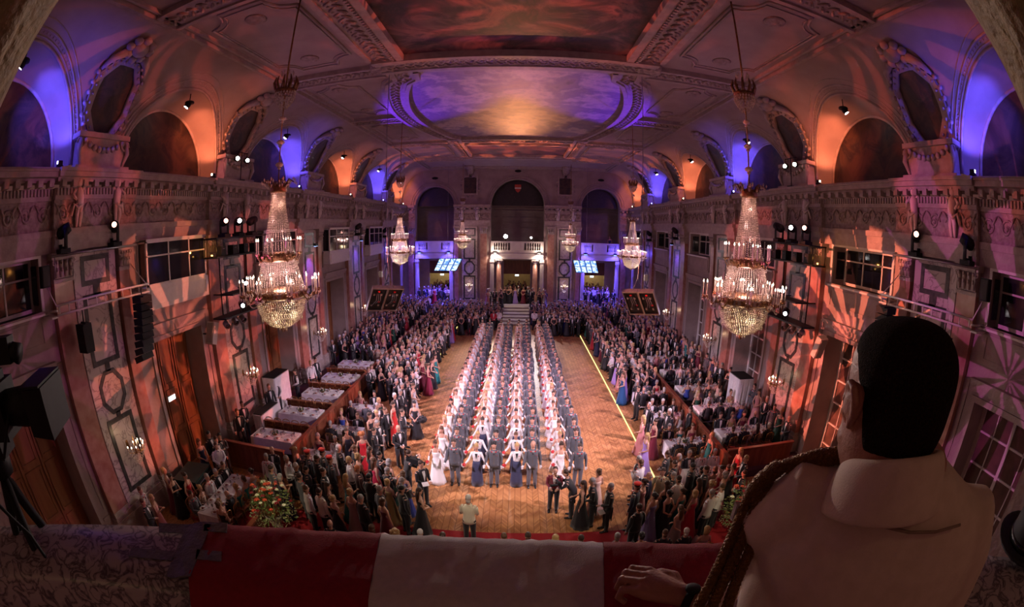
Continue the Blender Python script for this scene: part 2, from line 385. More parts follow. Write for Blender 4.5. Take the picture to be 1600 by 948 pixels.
def scroll(mb, P, a, b, r, d, flip=1, m=0):
    pts = [P(a + flip*r*(1-t/11)*math.cos(t), b + r*(1-t/11)*math.sin(t), d) for t in [j*.62 for j in range(16)]]
    mb.tube(pts, [.012+.028*math.sin(PI*min(1, (i+2)/16)) for i in range(16)], 5, m)

def entablature(P, y0, y1, piers, name):
    """architrave, scrolled frieze, dentils, modillions and cornice; P(a, z, depth toward the room)"""
    mb = MB()
    segs = []; prev = y0
    for p in piers:
        a, b = max(y0, p-1.75), min(y1, p+1.75)
        if a > prev: segs.append((prev, a, 0))
        segs.append((a, b, .22)); prev = b
    if prev < y1: segs.append((prev, y1, 0))
    for a, b, e in segs:
        P_box(mb, P, a, b, 8.9, 9.1, 0, .14+e); P_box(mb, P, a, b, 9.1, 9.32, 0, .19+e); P_box(mb, P, a, b, 9.32, 9.5, 0, .27+e)
        P_box(mb, P, a, b, 9.5, 10.3, 0, .12+e, 1)
        P_box(mb, P, a, b, 10.28, 10.36, 0, .2+e); P_box(mb, P, a, b, 10.36, 10.6, 0, .2+e)
        P_box(mb, P, a, b, 10.74, 10.86, 0, .34+e); P_box(mb, P, a, b, 10.86, 11.0, 0, .56+e*.6); P_box(mb, P, a, b, 11.0, 11.1, 0, .63+e*.6)
        n = max(1, int((b-a)/.13))
        for i in range(n):                                        # dentils
            c = a+(b-a)*(i+.5)/n; P_box(mb, P, c-.035, c+.035, 10.4, 10.58, .19+e, .27+e)
        n = max(1, int((b-a)/.42))
        for i in range(n):                                        # modillions
            c = a+(b-a)*(i+.5)/n; P_box(mb, P, c-.09, c+.09, 10.6, 10.78, .19+e, .52+e*.6)
        n = max(1, int((b-a)/.62))
        for i in range(n):
            c = a+(b-a)*(i+.5)/n
            scroll(mb, P, c, 9.9, .24, .14+e, 1 if i % 2 else -1, 1)
            mb.ell(P(c, 9.9, .14+e), (.07, .07, .07), 6, 4, 1)
            for s in (-1, 1): mb.tube([P(c+s*.1, 9.9, .13+e), P(c+s*.24, 10.12, .17+e), P(c+s*.33, 10.2, .13+e)], [.02, .045, .01], 5, 1)
    structure(mb, name, [moulding, relief])

def statue(P, a, label, mirror=1):
    mb = MB(); q = lambda x, z, d: P(a+x*mirror, 9.52+z, .42+d)
    mb.tube([q(-.02, 0, .02), q(-.06, .32, .06), q(-.05, .62, .05)], [.055, .07, .095], 8); mb.tube([q(.10, 0, .0), q(.12, .3, .09), q(.05, .62, .05)], [.05, .068, .09], 8)
    mb.tube([q(-.02, .58, .05), q(0, .75, .07), q(.02, .95, .05), q(.02, 1.08, .03)], [.13, .14, .15, .07], 10)
    mb.ell(q(.03, 1.2, .06), (.11, .11, .12), 10, 7)
    mb.tube([q(.15, 1.02, .04), q(.30, .88, .12), q(.22, .72, .22)], [.055, .05, .04], 7); mb.tube([q(-.12, 1.02, .04), q(-.22, 1.2, .06), q(-.12, 1.4, .02)], [.055, .05, .04], 7)
    mb.tube([q(-.1, .62, .12), q(.1, .5, .16), q(.22, .62, .08), q(.3, .3, .02)], [.05, .06, .05, .03], 7)
    for i in range(5): mb.ell(q(.03+.08*math.cos(i*1.25), 1.27, .06+.08*math.sin(i*1.25)), .045, 6, 4)
    tag(mb.build('putto_statue', lightplaster), label, 'statue', 'plaster putti at the piers')

lun_cols = [(.004, .003, .002), (.028, .012, .007), (.06, .03, .017), (.012, .008, .008), (.09, .055, .035)]
cove_x = lambda t: 9.3 + 2.7*math.cos(t)
cove_z = lambda t: 11.3 + 3.5*math.sin(t)
for sx, side in ((-1, 'left'), (1, 'right')):
    P = lambda a, z, d, sx=sx: (sx*(12-d), a, z)
    wl = MB(); ops = []
    for k in range(6):
        yc = YC[k] if k < 5 else 42.0
        ops.append((yc-1.75, yc+1.6, 7.42, 8.85)); ops.append((yc-1.4, yc+1.45, .0, 5.5))
    opening_wall(wl, sx, 12.0, -1.0, 44.8, 0, 8.95, ops, 1.05)
    for k in range(6):                                            # panels and ledges of the bays
        yc = YC[k] if k < 5 else 42.0
        P_box(wl, P, yc-1.85, yc+1.7, 6.5, 7.36, 0, .1); rect_frame(wl, P, yc-1.7, yc+1.55, 6.6, 7.26, .06, .1, .13)
        P_box(wl, P, yc-1.95, yc+1.85, 7.34, 7.46, 0, .2); P_box(wl, P, yc-1.7, yc+1.75, 5.95, 6.1, 0, .22); P_box(wl, P, yc-1.62, yc+1.66, 5.78, 5.95, 0, .12)
        [P_box(wl, P, a, b, c, e, 0, .08) for a, b, c, e in ((yc-1.55, yc-1.4, 0, 5.5), (yc+1.45, yc+1.6, 0, 5.5), (yc-1.55, yc+1.6, 5.5, 5.66))]
        P_box(wl, P, yc-2.6, yc-1.9, 1.4, 6.0, 0, .04); P_box(wl, P, yc+1.85, yc+2.5, 1.4, 6.0, 0, .04)
    ed = [-1.0] + [v for k in range(6) for v in ((YC[k] if k < 5 else 42.0)-1.6, (YC[k] if k < 5 else 42.0)+1.65)] + [44.8]
    for a, b in zip(ed[::2], ed[1::2]): P_box(wl, P, a, b, 0, .35, 0, .06); P_box(wl, P, a, b, 1.05, 1.15, 0, .05)
    # back of the lunettes
    structure(wl, 'wall_'+side, stucco)
    entablature(P, -.9, 44.7, YP, 'trim_cornice')
    for j, yp in enumerate(YP):
        pier_marble(P, yp, .92); pilaster(P, yp-1.78, yp-1.02); pilaster(P, yp+1.02, yp+1.5)
        for mi, nm in ((-1, 'nearer'), (1, 'farther')):
            statue(P, yp+mi*.8, f'{nm} plaster putto over the {ORD[j]} pier of the {side} wall, counted from the balcony', mi)
    for k in range(6):
        yc = YC[k] if k < 5 else 42.0; 
        # windows
        if sx < 0 and k not in (0,):                               # projecting glazed booth
            wn = MB(); d = .55
            a0, a1, b0, b1 = yc-1.75, yc+1.6, 7.42, 8.92
            for (p, q, r, s) in ((a0, a1, b0, b0+.08), (a0, a1, b1-.1, b1), (a0, a0+.08, b0, b1), (a1-.08, a1, b0, b1), (a0+.0, a1, b0+.95, b0+1.0), (a0+1.15, a0+1.2, b0, b1), (a0+2.3, a0+2.35, b0, b1)): P_box(wn, P, p, q, r, s, d-.07, d)
            for a in (a0, a1-.07):
                P_box(wn, P, a, a+.07, b0, b0+.08, 0, d); P_box(wn, P, a, a+.07, b1-.1, b1, 0, d); P_box(wn, P, a, a+.07, b0, b1, 0, .07)
            P_box(wn, P, a0, a1, b1-.04, b1+.03, 0, d+.03); P_box(wn, P, a0-.04, a1+.04, b0-.75, b0, 0, d+.02); rect_frame(wn, P, a0+.1, a1-.1, b0-.65, b0-.1, .05, d+.02, d+.05)
            P_box(wn, P, a0+.06, a1-.06, b0+.06, b1-.08, d-.045, d-.035, 1)
            P_box(wn, P, a0+.015, a0+.03, b0+.06, b1-.08, .05, d-.05, 1); P_box(wn, P, a1-.03, a1-.015, b0+.06, b1-.08, .05, d-.05, 1)
        else:
            wn = MB(); d = -.75
            a0, a1, b0, b1 = yc-1.75, yc+1.6, 7.42, 8.85
            rect_frame(wn, P, a0, a1, b0, b1, .1, d, d+.08)
            for a in (a0+1.1, a0+2.2): P_box(wn, P, a, a+.06, b0, b1, d, d+.07)
            P_box(wn, P, a0, a1, b0+.9, b0+.95, d, d+.07); P_box(wn, P, a0+.05, a1-.05, b0+.05, b1-.05, d+.02, d+.03, 1)
            P_box(wn, P, a0-.02, a1+.02, b0-.06, b0, -.74, .24)
            rect_frame(wn, P, a0-.1, a1+.1, b0-.1, b1+.08, .1, 0, .07)
            P_box(wn, P, a1-.05, a1-.02, b0+.2, b1-.2, -.6, -.15, 1)  # dark shutter leaf in the reveal
        structure(wn, f'window_{(0 if sx<0 else 6)+k+1}', [white_paint, glassdark])
        # doors
        dr = MB(); a0, a1, z1 = yc-1.4, yc+1.45, 5.48; d = -1.0
        if sx < 0:
            P_box(dr, P, a0, a1, 0, z1, d-.04, d+.02, 0)
            for i in range(3):
                w3 = (a1-a0)/3
                for (q0, q1) in ((.25, 1.5), (1.65, 3.3), (3.45, 5.25)):
                    rect_frame(dr, P, a0+w3*i+.1, a0+w3*(i+1)-.1, q0, q1, .09, d+.02, d+.07, 0)
            P_box(dr, P, a0+w3-.03, a0+w3+.03, 0, z1, d+.02, d+.09, 0); P_box(dr, P, a0+2*w3-.03, a0+2*w3+.03, 0, z1, d+.02, d+.09, 0)
            structure(dr, f'door_{k+1}', [wood])
        else:
            P_box(dr, P, a0, a1, 0, z1, d-.04, d, 1)
            rect_frame(dr, P, a0, a1, 0, z1, .14, d, d+.08, 0); P_box(dr, P, (a0+a1)/2-.06, (a0+a1)/2+.06, 0, z1, d, d+.09, 0)
            for i in range(1, 6): P_box(dr, P, a0, a1, z1*i/6-.03, z1*i/6+.03, d, d+.05, 0)
            for f in (.25, .75): P_box(dr, P, a0+(a1-a0)*f-.02, a0+(a1-a0)*f+.02, 0, z1, d, d+.05, 0)
            structure(dr, f'door_{k+7}', [white_paint, mat('door_glass', (.10, .07, .06), .12, c2=(.16, .1, .08), scale=2)])

    # vault springing with the lunettes
    cv = MB(); tr = MB()
    cols = 32
    for k in range(6):
        y0, y1, yc, R = YE[k], YE[k+1], YC[k], HALF_R[k]; RB = R + .45; hl, hr = yc-y0, y1-yc
        A = []; B = []; O = []
        for i in range(cols+1):
            ph = PI*i/cols; A.append((sx*12.6, yc-R*math.cos(ph), 11.25+(R+.1)*math.sin(ph)))
            tb = math.asin(min(1, (RB+.02)*math.sin(ph)/3.5)); B.append((yc-RB*math.cos(ph), tb))
            dy, dt = -math.cos(ph), math.sin(ph); h = hl if dy < 0 else hr
            s = 1/max(abs(dy), dt); O.append((yc+dy*s*h, dt*s*PI/2))
        n = 5; vs = []
        for j in range(n+1):
            for i in range(cols+1):
                y = B[i][0]+(O[i][0]-B[i][0])*j/n; t = B[i][1]+(O[i][1]-B[i][1])*j/n; vs.append((sx*cove_x(t), y, cove_z(t)))
        cv.add(vs, [(j*(cols+1)+i, j*(cols+1)+i+1, (j+1)*(cols+1)+i+1, (j+1)*(cols+1)+i) for j in range(n) for i in range(cols)])
        Bp = [(sx*cove_x(t), y, cove_z(t)) for y, t in B]
        cv.add(A+Bp, [(i, i+1, cols+1+i+1, cols+1+i) for i in range(cols)])
        # wall around the painting, ledge
        cv.add([(sx*11.3, y0, 11.05), (sx*11.3, y1, 11.05), (sx*12.7, y1, 11.2), (sx*12.7, y0, 11.2)], [(0, 1, 2, 3)], 0, False)
        # mouldings: around painting, on the groin edge and further out on the vault
        tr.tube([(p[0]-sx*.03, p[1], p[2]) for p in A], .07, 6); tr.tube(Bp, .055, 6)
        for off, rr in ((.12, .035), (.26, .045), (.42, .03)):
            ol = []
            for i in range(cols+1):
                ph = PI*i/cols; q = RB+off; tb = math.asin(min(1, q*math.sin(ph)/3.5))
                if abs(q*math.cos(ph)) > min(hl, hr): continue
                ol.append((sx*cove_x(tb), yc-q*math.cos(ph), cove_z(tb)))
            tr.tube(ol, rr, 5)
        for i in range(2, cols-1):                                # bead row on the arch face
            ph = PI*i/cols; q = RB+.19; tb = math.asin(min(1, q*math.sin(ph)/3.5))
            for dd in (0, .5): 
                ph2 = PI*(i+dd)/cols; tb = math.asin(min(1, q*math.sin(ph2)/3.5)); tr.octa((sx*cove_x(tb), yc-q*math.cos(ph2), cove_z(tb)), .045)
        # lunette painting
        lp = MB(); vs = [(sx*12.58, yc, 11.2)] + A; vs = [(sx*12.58, v[1], v[2]) for v in vs]
        lp.add(vs + [(v[0]+sx*.04, v[1], v[2]) for v in vs], [(0, i, i+1) for i in range(1, cols+1)] + [(cols+2, cols+2+i+1, cols+2+i) for i in range(1, cols+1)], 0, False)
        nb = ORD[k]
        tag(lp.build('lunette_painting', painting_mat(f'lunette_canvas_{side}_{k}', lun_cols, .9, seed=k*3.1+(9 if sx > 0 else 0))),
            f'dark brown arched lunette painting, {nb} from the balcony on the {side} wall', 'painting', 'lunette paintings above the cornice')
        # lamp hung under the arch
        lx, lz = 11.25, 13.72 if k < 5 else 13.4
        orange = k % 2 == 1; ly = yc-.05
        root = empty('lunette_spotlight', (sx*lx, ly, lz), 0, f"black round stage lamp glowing {'orange' if orange else 'blue'} inside the {nb} arch of the {side} wall", 'spotlight', 'lamps inside the lunette arches')
        q = MB(); q.lathe([(.0, .02), (.17, .02), (.19, 0), (.19, -.05), (.0, -.06)], 18, m=0, fr=lambda a, z: 1); q.tube([(0, 0, .4), (0, 0, 0)], .02, 6); q.build('mount_plate', black, root)
        q = MB(); ax = Vector((sx*.35, -.35, -.8)).normalized(); q.tube([ax*.02, ax*.10, ax*.22], [.11, .13, .10], 14); q.build('lamp_head', black, root)
        q = MB(); q.tube([ax*.215, ax*.228], [.092, .088], 14); q.build('lens', glow('white_lens', (1, .97, .95), 20), root)
        colr = ORANGE if orange else BLUE
        e = 190 if orange else 300
        lamp('lunette_beam', 'SPOT', (sx*(lx+.05), ly, lz-.34), e*1.9, colr, (sx*12.1, yc+R*.95, 12.2), .08, 96, .7)
        lamp('lunette_beam', 'SPOT', (sx*11.55, yc+R-.35, 11.45), e*1.0, colr, (sx*12.1, yc+R*.9, 13.2), .05, 110, .7)
        # small floodlight standing on the cornice at the far foot of the arch
        uf = empty('cornice_floodlight', (sx*11.55, yc+R-.2, 11.12), 0, f"small {'orange' if orange else 'blue'} floodlight on the cornice beside the {nb} arch, {side} wall", 'floodlight', 'floodlights on the cornice')
        q = MB(); q.cbox((0, 0, .03), (.16, .2, .06)); q.cbox((0, 0, .13), (.1, .18, .12)); q.build('housing', black, uf)
        q = MB(); q.cbox((0, -.095, .14), (.08, .012, .08)); q.build('lens', glow('flood_orange' if orange else 'flood_blue', (1, .75, .5) if orange else (.35, .35, 1), 12), uf)
    structure(cv, f'ceiling_vault_{side}', mat('vault_stucco', (.37, .30, .28), .75, c2=(.31, .25, .23), scale=1.2, bump=.15, bscale=5))
    # ribs and carved brackets at the piers
    for j, yp in enumerate(YP):
        def Q(a, t, d, sx=sx, yp=yp):                              # a along y, t along the vault curve, d away from the surface
            n = Vector((-(3.5*math.cos(t)), 0, -(2.7*math.sin(t)))).normalized()
            return (sx*(cove_x(t)+n.x*d), yp+a, cove_z(t)+n.z*d)
        # bracket block
        PB = lambda a, z, d: (sx*(12.0-d), yp+a, z)
        P_box(tr, PB, -.95, .95, 11.1, 12.0, 0, .5); P_box(tr, PB, -1.1, 1.1, 12.0, 12.15, 0, .62); P_box(tr, PB, -1.15, 1.15, 11.08, 11.2, 0, .62)
        for s in (-1, 1):
            scroll(tr, PB, s*.95, 11.82, .2, .55, s); tr.tube([PB(s*.98, 11.95, .5), PB(s*1.05, 11.6, .58), PB(s*.9, 11.2, .5)], [.12, .09, .05], 7)
        for i in range(9):                                         # garland
            u = -.8+1.6*i/8; tr.ell(PB(u, 11.9-.25*(1-(u/.8)**2), .56), (.1, .1, .1), 7, 5)
        # carved oval frame on the vault with a dark painted field
        out, inn = [], []
        for i in range(28):
            a = 2*PI*i/28; c, s = math.cos(a), math.sin(a); r = 1/max(abs(c), abs(s), (abs(c)+abs(s))/1.45)
            out.append((c*r*.95, .62+s*r*.40)); inn.append((c*r*.72, .62+s*r*.335))
        n = len(out); vs = [Q(a, t, .12) for a, t in out] + [Q(a, t, .16) for a, t in inn] + [Q(a, t, -.02) for a, t in out] + [Q(a, t, .02) for a, t in inn]
        tr.add(vs, [(i, (i+1) % n, n+(i+1) % n, n+i) for i in range(n)] + [(i, (i+1) % n, 2*n+(i+1) % n, 2*n+i) for i in range(n)] + [(n+i, n+(i+1) % n, 3*n+(i+1) % n, 3*n+i) for i in range(n)])
        for i in range(n):                                         # leaf ornament on the frame
            a, t = out[i]; tr.ell(Q(a*1.08, .62+(t-.62)*1.08, .12), (.085, .085, .085), 6, 4); tr.ell(Q(a*.9, .62+(t-.62)*.93, .16), (.05, .05, .05), 5, 4)
        pf = MB(); vs = [Q(0, .62, .03)] + [Q(a, t, .03) for a, t in inn] ; pf.add(vs, [(0, 1+i, 1+(i+1) % n) for i in range(n)], 0, False)
        vs2 = [Q(0, .62, .0)] + [Q(a, t, .0) for a, t in inn]; pf.add(vs2, [(0, 1+(i+1) % n, 1+i) for i in range(n)], 0, False)
        tag(pf.build('vault_painting', painting_mat(f'vault_canvas_{side}_{j}', [(.01, .008, .006), (.07, .035, .025), (.02, .014, .012), (.14, .08, .05)], 1.3, seed=j*5+sx)),
            f'dark eight-sided painting in a carved frame on the vault over the {ORD[j]} pier, {side} wall', 'painting', 'painted fields on the vault ribs')
        # boss with head and leaves
        c0 = Q(0, 1.18, .1)
        tr.ell(c0, (.32, .34, .26), 10, 7)
        for i in range(8): a = i*PI/4; tr.ell(Q(.42*math.cos(a), 1.18+.14*math.sin(a), .12), (.17, .17, .13), 7, 5)
        for s in (-1, 1): tr.tube([Q(s*.4, 1.1, .12), Q(s*.75, 1.0, .15), Q(s*.95, .85, .1)], [.16, .12, .05], 7)
    structure(tr, f'trim_vault_{side}', moulding)

# ------------------------------------------------------------------ flat part of the ceiling with its ribs and painted fields
CZ = 15.0
ce = MB(); ce.box(-9.35, 9.35, -1.5, 44.8, CZ, CZ+.2)
for sx in (-1, 1): ce.add([(sx*9.3, -1.5, 14.8), (sx*9.3, 44.8, 14.8), (sx*9.0, 44.8, 15.0), (sx*9.0, -1.5, 15.0)], [(0, 1, 2, 3)])
structure(ce, 'ceiling', MATS['vault_stucco'])
tb = MB()
def strip(y0, y1, x0, x1, h, m=0): tb.box(min(x0, x1), max(x0, x1), y0, y1, CZ-h, CZ+.02, m)
def leafband(pts, w, m=1, dens=5.5, dz=.16):
    """carved foliage along a polyline on the ceiling"""
    for (a, b) in zip(pts, pts[1:]):
        d = Vector((b[0]-a[0], b[1]-a[1], 0)); L_ = d.length; n = max(1, int(L_*dens)); d.normalize(); s = Vector((-d.y, d.x, 0))
        for i in range(n):
            p = Vector((a[0], a[1], CZ-dz)) + d*(L_*(i+.5)/n)
            sg = 1 if i % 2 else -1
            q0 = p - d*.10; q1 = p + s*sg*w*.28 + d*.02; q2 = p + s*sg*w*.42 + d*.14
            tb.tube([q0, q1 + Vector((0, 0, -.04)), q2], [.03, .06, .012], 5, m)
            tb.ell(p + s*(-sg)*w*.25, (.06, .06, .045), 5, 4, m)
for sx in (-1, 1):
    # long ribs beside the two big fields (three steps with a carved band)
    for (ya, yb) in ((-1.5, 14.1),):
        strip(ya, yb, sx*3.8, sx*4.05, .30); strip(ya, yb, sx*4.05, sx*4.3, .24); strip(ya, yb, sx*4.3, sx*5.0, .16); strip(ya, yb, sx*5.0, sx*5.2, .22)
        for i in range(int((yb-ya)/.16)): tb.cbox((sx*4.17, ya+.08+i*.16, CZ-.27), (.1, .08, .06))
        leafband([(sx*4.65, ya), (sx*4.65, yb)], .6)
    strip(29.2, 36.8, sx*3.8, sx*4.0, .26); strip(29.2, 37.2, sx*4.0, sx*4.6, .16); strip(29.2, 37.2, sx*4.6, sx*4.8, .2); leafband([(sx*4.3, 29.4), (sx*4.3, 37)], .5)
    # line where the vault begins
    strip(-1.5, 44.8, sx*9.1, sx*9.25, .22); strip(-1.5, 44.8, sx*8.9, sx*9.0, .12)
    # cross ribs out to the piers
    for yp in YP:
        if yp < 10: x0 = 5.2
        elif yp < 20: x0 = 5.0
        elif yp < 28: x0 = 6.2
        else: x0 = 4.8
        for (a, b, h) in ((-.55, -.4, .2), (-.4, .4, .12), (.4, .55, .2)): strip(yp+a, yp+b, sx*x0, sx*9.3, h)
        leafband([(sx*x0, yp), (sx*9.2, yp)], .6, dz=.12)
    # sunk fields between the ribs: double bead outline with a rosette
    for (ya, yb, xa, xb) in ((.4, 6.8, 5.6, 8.6), (8.5, 14.2, 5.6, 8.6), (16.3, 22.0, 6.6, 8.6), (24.0, 29.6, 6.6, 8.6), (31.6, 37.6, 5.3, 8.6)):
        yc, xc = (ya+yb)/2, (xa+xb)/2
        for sc_, r in ((1, .05), (.92, .03)):
            hy, hx = (yb-ya)/2*sc_, (xb-xa)/2*sc_; c = .75*sc_
            pts = []
            for (cx_, cy_, a0) in ((hx, hy, PI), (-hx, hy, 1.5*PI), (-hx, -hy, 0), (hx, -hy, .5*PI)):
                for i in range(6):
                    a = a0 + (PI/2)*i/5 if True else 0
                    pts.append((cx_ + c*math.cos(a), cy_ + c*math.sin(a)))
                pts[-6:] = pts[-6:][::-1] if False else pts[-6:]
            # notch corners turn inward: order them along the outline
            o = sorted(pts, key=lambda p: math.atan2(p[1]/hy, p[0]/hx)); o.append(o[0])
            tb.tube([(sx*(xc+p[0]), yc+p[1], CZ-.02) for p in o], r, 5)
        tb.lathe([(.35, 0), (.3, -.05), (.2, -.03), (.12, -.09), (0, -.1)], 16, (sx*xc, yc+(yb-ya)*.33, CZ), 1)
        tb.lathe([(.35, 0), (.3, -.05), (.2, -.03), (.12, -.09), (0, -.1)], 16, (sx*xc, yc-(yb-ya)*.33, CZ), 1)
# cross rib between the first and second field
for (a, b, h) in ((14.0, 14.25, .32), (14.25, 14.55, .24), (14.55, 15.25, .16), (15.25, 15.5, .24), (15.5, 15.95, .12)): strip(a, b, -5.0, 5.0, h)
leafband([(-4.9, 14.9), (4.9, 14.9)], .6)
for i in range(48): tb.cbox((-3.76+i*.16, 14.4, CZ-.27), (.08, .1, .06))
# rib between second and third field and beyond the third
for (a, b, h) in ((29.1, 29.35, .26), (29.35, 30.2, .14), (30.2, 30.5, .2), (31.6, 32.0, .16), (36.5, 36.9, .26), (36.9, 37.4, .14)): strip(a, b, -4.8, 4.8, h)
leafband([(-4.6, 29.8), (4.6, 29.8)], .6)
# outline of the swelling middle field
def mid(off):
    pts = [(3.62+off, 15.5), (3.72+off, 16.4), (4.2+off, 16.9)]
    pts += [(4.22+off+ 1.02*math.sin(PI*(t/14)**.92), 16.9+ 11.6*t/14) for t in range(1, 14)]
    pts += [(4.15+off, 28.5), (3.78+off, 28.75), (3.75+off, 29.15)]
    return pts
for sx in (-1, 1):
    for o0, o1, h in ((0, .2, .28), (.2, .35, .2), (.35, .95, .13), (.95, 1.15, .22), (1.15, 1.3, .1)):
        a, b = mid(o0), mid(o1); n = len(a)
        vs = [(sx*p[0], p[1], CZ-h) for p in a] + [(sx*p[0], p[1], CZ-h) for p in b] + [(sx*p[0], p[1], CZ) for p in a] + [(sx*p[0], p[1], CZ) for p in b]
        tb.add(vs, [(i, i+1, n+i+1, n+i) for i in range(n-1)] + [(i, i+1, 2*n+i+1, 2*n+i) for i in range(n-1)] + [(n+i, n+i+1, 3*n+i+1, 3*n+i) for i in range(n-1)], 0, False)
    leafband([(sx*p[0], p[1]) for p in mid(.65)], .5, dz=.13)
    tb.lathe([(.5, 0), (.45, -.22), (.3, -.16), (.15, -.24), (0, -.25)], 16, (sx*4.9, 15.0, CZ), 1)
    # ends of the ribs come down the far wall as scrolled consoles
    tb.tube([(sx*4.85, 43.2, 14.95), (sx*4.85, 44.4, 14.9), (sx*4.85, 44.6, 14.4), (sx*4.85, 44.55, 13.9)], [(.45, .2), (.42, .3), (.34, .2), (.2, .12)], 10, 1, up=(0, 0, 1))
# plain cross mouldings toward the far wall
for (a, b, h) in ((38.2, 38.7, .14), (44.3, 44.8, .2), (44.0, 44.3, .1)): strip(a, b, -9.2, 9.2, h)
structure(tb, 'trim_ceiling_ribs', [moulding, relief])
# painted fields
pp = MB(); pp.box(-3.85, 3.85, -1.5, 14.05, CZ-.06, CZ-.02)
tag(pp.build('ceiling_painting', painting_mat('canvas_first', [(.008, .003, .005), (.06, .022, .034), (.014, .007, .012), (.08, .03, .04), (.19, .09, .09), (.03, .012, .032), (.010, .007, .014)], .62)), 'large dark rectangular figure painting on the ceiling nearest the balcony', 'painting', 'ceiling paintings')
pp = MB(); m0 = mid(0); pp.prism([(-p[0], p[1]) for p in m0] + [(p[0], p[1]) for p in reversed(m0)], CZ-.05, CZ-.01, lambda a, b, d: (a, b, d))
tag(pp.build('ceiling_painting', painting_mat('canvas_sky', [(.10, .07, .09), (.30, .22, .22), (.20, .15, .20), (.55, .44, .38), (.28, .21, .24), (.62, .50, .42)], .55, 4, warp=.15)), 'swelling cloudy sky painting lit orange and violet in the middle of the ceiling', 'painting', 'ceiling paintings')
pp = MB(); pp.box(-3.8, 3.8, 32.0, 36.5, CZ-.05, CZ-.02)
tag(pp.build('ceiling_painting', painting_mat('canvas_third', [(.05, .03, .04), (.18, .09, .10), (.10, .06, .10), (.28, .16, .14)], .5, 8)), 'smaller dark rectangular painting on the ceiling nearest the far wall', 'painting', 'ceiling paintings')

# ------------------------------------------------------------------ far wall with three arches, gallery and doors
FY = 44.8
PF = lambda a, z, d: (a, FY-d, z)
ba = MB()
for s in (-1, 1): ba.box(min(s*2.62, s*3.5), max(s*2.62, s*3.5), -.6, .55, 6.85, 12.4)
ba.box(-3.5, 3.5, -.6, .1, 11.6, 12.4); structure(ba, 'trim_balcony_arch', moulding)
fw = MB()
def arch_hole(cx, r, zb, zs): return [(cx-r, zb), (cx+r, zb)] + arc(cx, zs, r, 0, PI, 20)
holes = [arch_hole(0, 2.7, .9, 11.05), arch_hole(-8.55, 2.02, .9, 11.0), arch_hole(8.55, 2.02, .9, 11.0)]
fw.prism([(-12.4, 0), (12.4, 0), (12.4, 15), (-12.4, 15)], 0, -.7, lambda a, b, d: PF(a, b, d), 0, [h[::-1] for h in holes])
for cx, r in ((0, 2.7), (-8.55, 2.02), (8.55, 2.02)):             # arch mouldings
    for off, q in ((.05, .05), (.3, .06), (.5, .04)): fw.tube([PF(x, z, .03) for x, z in arc(cx, 11.05, r+off, 0, PI, 24)], q, 6)
    for i in range(30): a = PI*(i+.5)/30; fw.octa(PF(cx+(r+.18)*math.cos(a), 11.05+(r+.18)*math.sin(a), .03), .05)
    fw.ell(PF(cx, 11.05+r+.85, .03), (.34, .05, .14), 12, 6, 1)     # dark oval opening above
structure(fw, 'wall_far', [stucco, black])
for a0, a1, nm in ((-6.5, -2.75, 'l'), (2.75, 6.5, 'r'), (-12, -10.6, 'a'), (10.6, 12, 'b')):
    entablature(PF, a0, a1, [], 'trim_cornice')
for s in (-1, 1):
    pier_marble(PF, s*4.86, .8); 
    for (a, b) in ((3.1, 3.75), (6.0, 6.45)): a, b = (a, b) if s > 0 else (-b, -a); pilaster(PF, a, b)
    a, b = (10.75, 11.3) if s > 0 else (-11.3, -10.75); pilaster(PF, a, b)
    mb = MB(); rect_frame(mb, PF, s*4.86-.8, s*4.86+.8, 12.1, 14.1, .16, 0, .12); 
    for i in range(14): a = 2*PI*i/14; mb.ell(PF(s*4.86+.95*math.cos(a), 13.1+1.15*math.sin(a), .05), .12, 6, 4)
    structure(mb, 'trim_plaque', moulding)
    mb = MB(); P_box(mb, PF, s*4.86-.66, s*4.86+.66, 12.24, 13.96, 0, .05)
    tag(mb.build('wall_painting', painting_mat(f'plaque_{s}', lun_cols, 1.2, seed=s*7)), f"dark upright painting high on the far wall, {'left' if s < 0 else 'right'} of the middle arch", 'painting')
    for mi in (-1, 1): statue(lambda a, z, d, s=s: PF(a, z, d), s*4.86+mi*.75, f"{'left' if mi < 0 else 'right'} plaster putto over the far wall's {'left' if s < 0 else 'right'} marble pier", mi)
# gallery behind: floor slab, back wall, painted lunettes inside the arches
gs = MB()
gs.box(-12.4, 12.4, 44.85, 50.6, 5.95, 6.3)
for cx, r in ((0, 2.68), (-8.55, 2.0), (8.55, 2.0)):
    gs.box(cx-r, cx+r, 44.55, 44.9, 5.55, 5.75); gs.box(cx-r, cx+r, 44.6, 44.9, 5.75, 6.2); gs.box(cx-r, cx+r, 44.5, 44.9, 6.2, 6.36)
structure(gs, 'trim_gallery_slab', lightplaster)
gb = MB(); gb.box(-12.4, 12.4, 49.5, 49.7, 6.3, 15)
for z in (7.6, 8.6, 9.2, 9.8, 10.6, 10.9): gb.box(-12.4, 12.4, 49.35, 49.5, z, z+.12)
for x in (-12.4, -6.0, 5.8, 12.2): gb.box(x, x+.2, 45.5, 49.5, 6.3, 15)
structure(gb, 'wall_gallery', stucco)
lb = MB(); lb.box(-12.4, 12.4, 45.5, 50.6, 14.6, 14.7); structure(lb, 'ceiling_gallery', stucco)
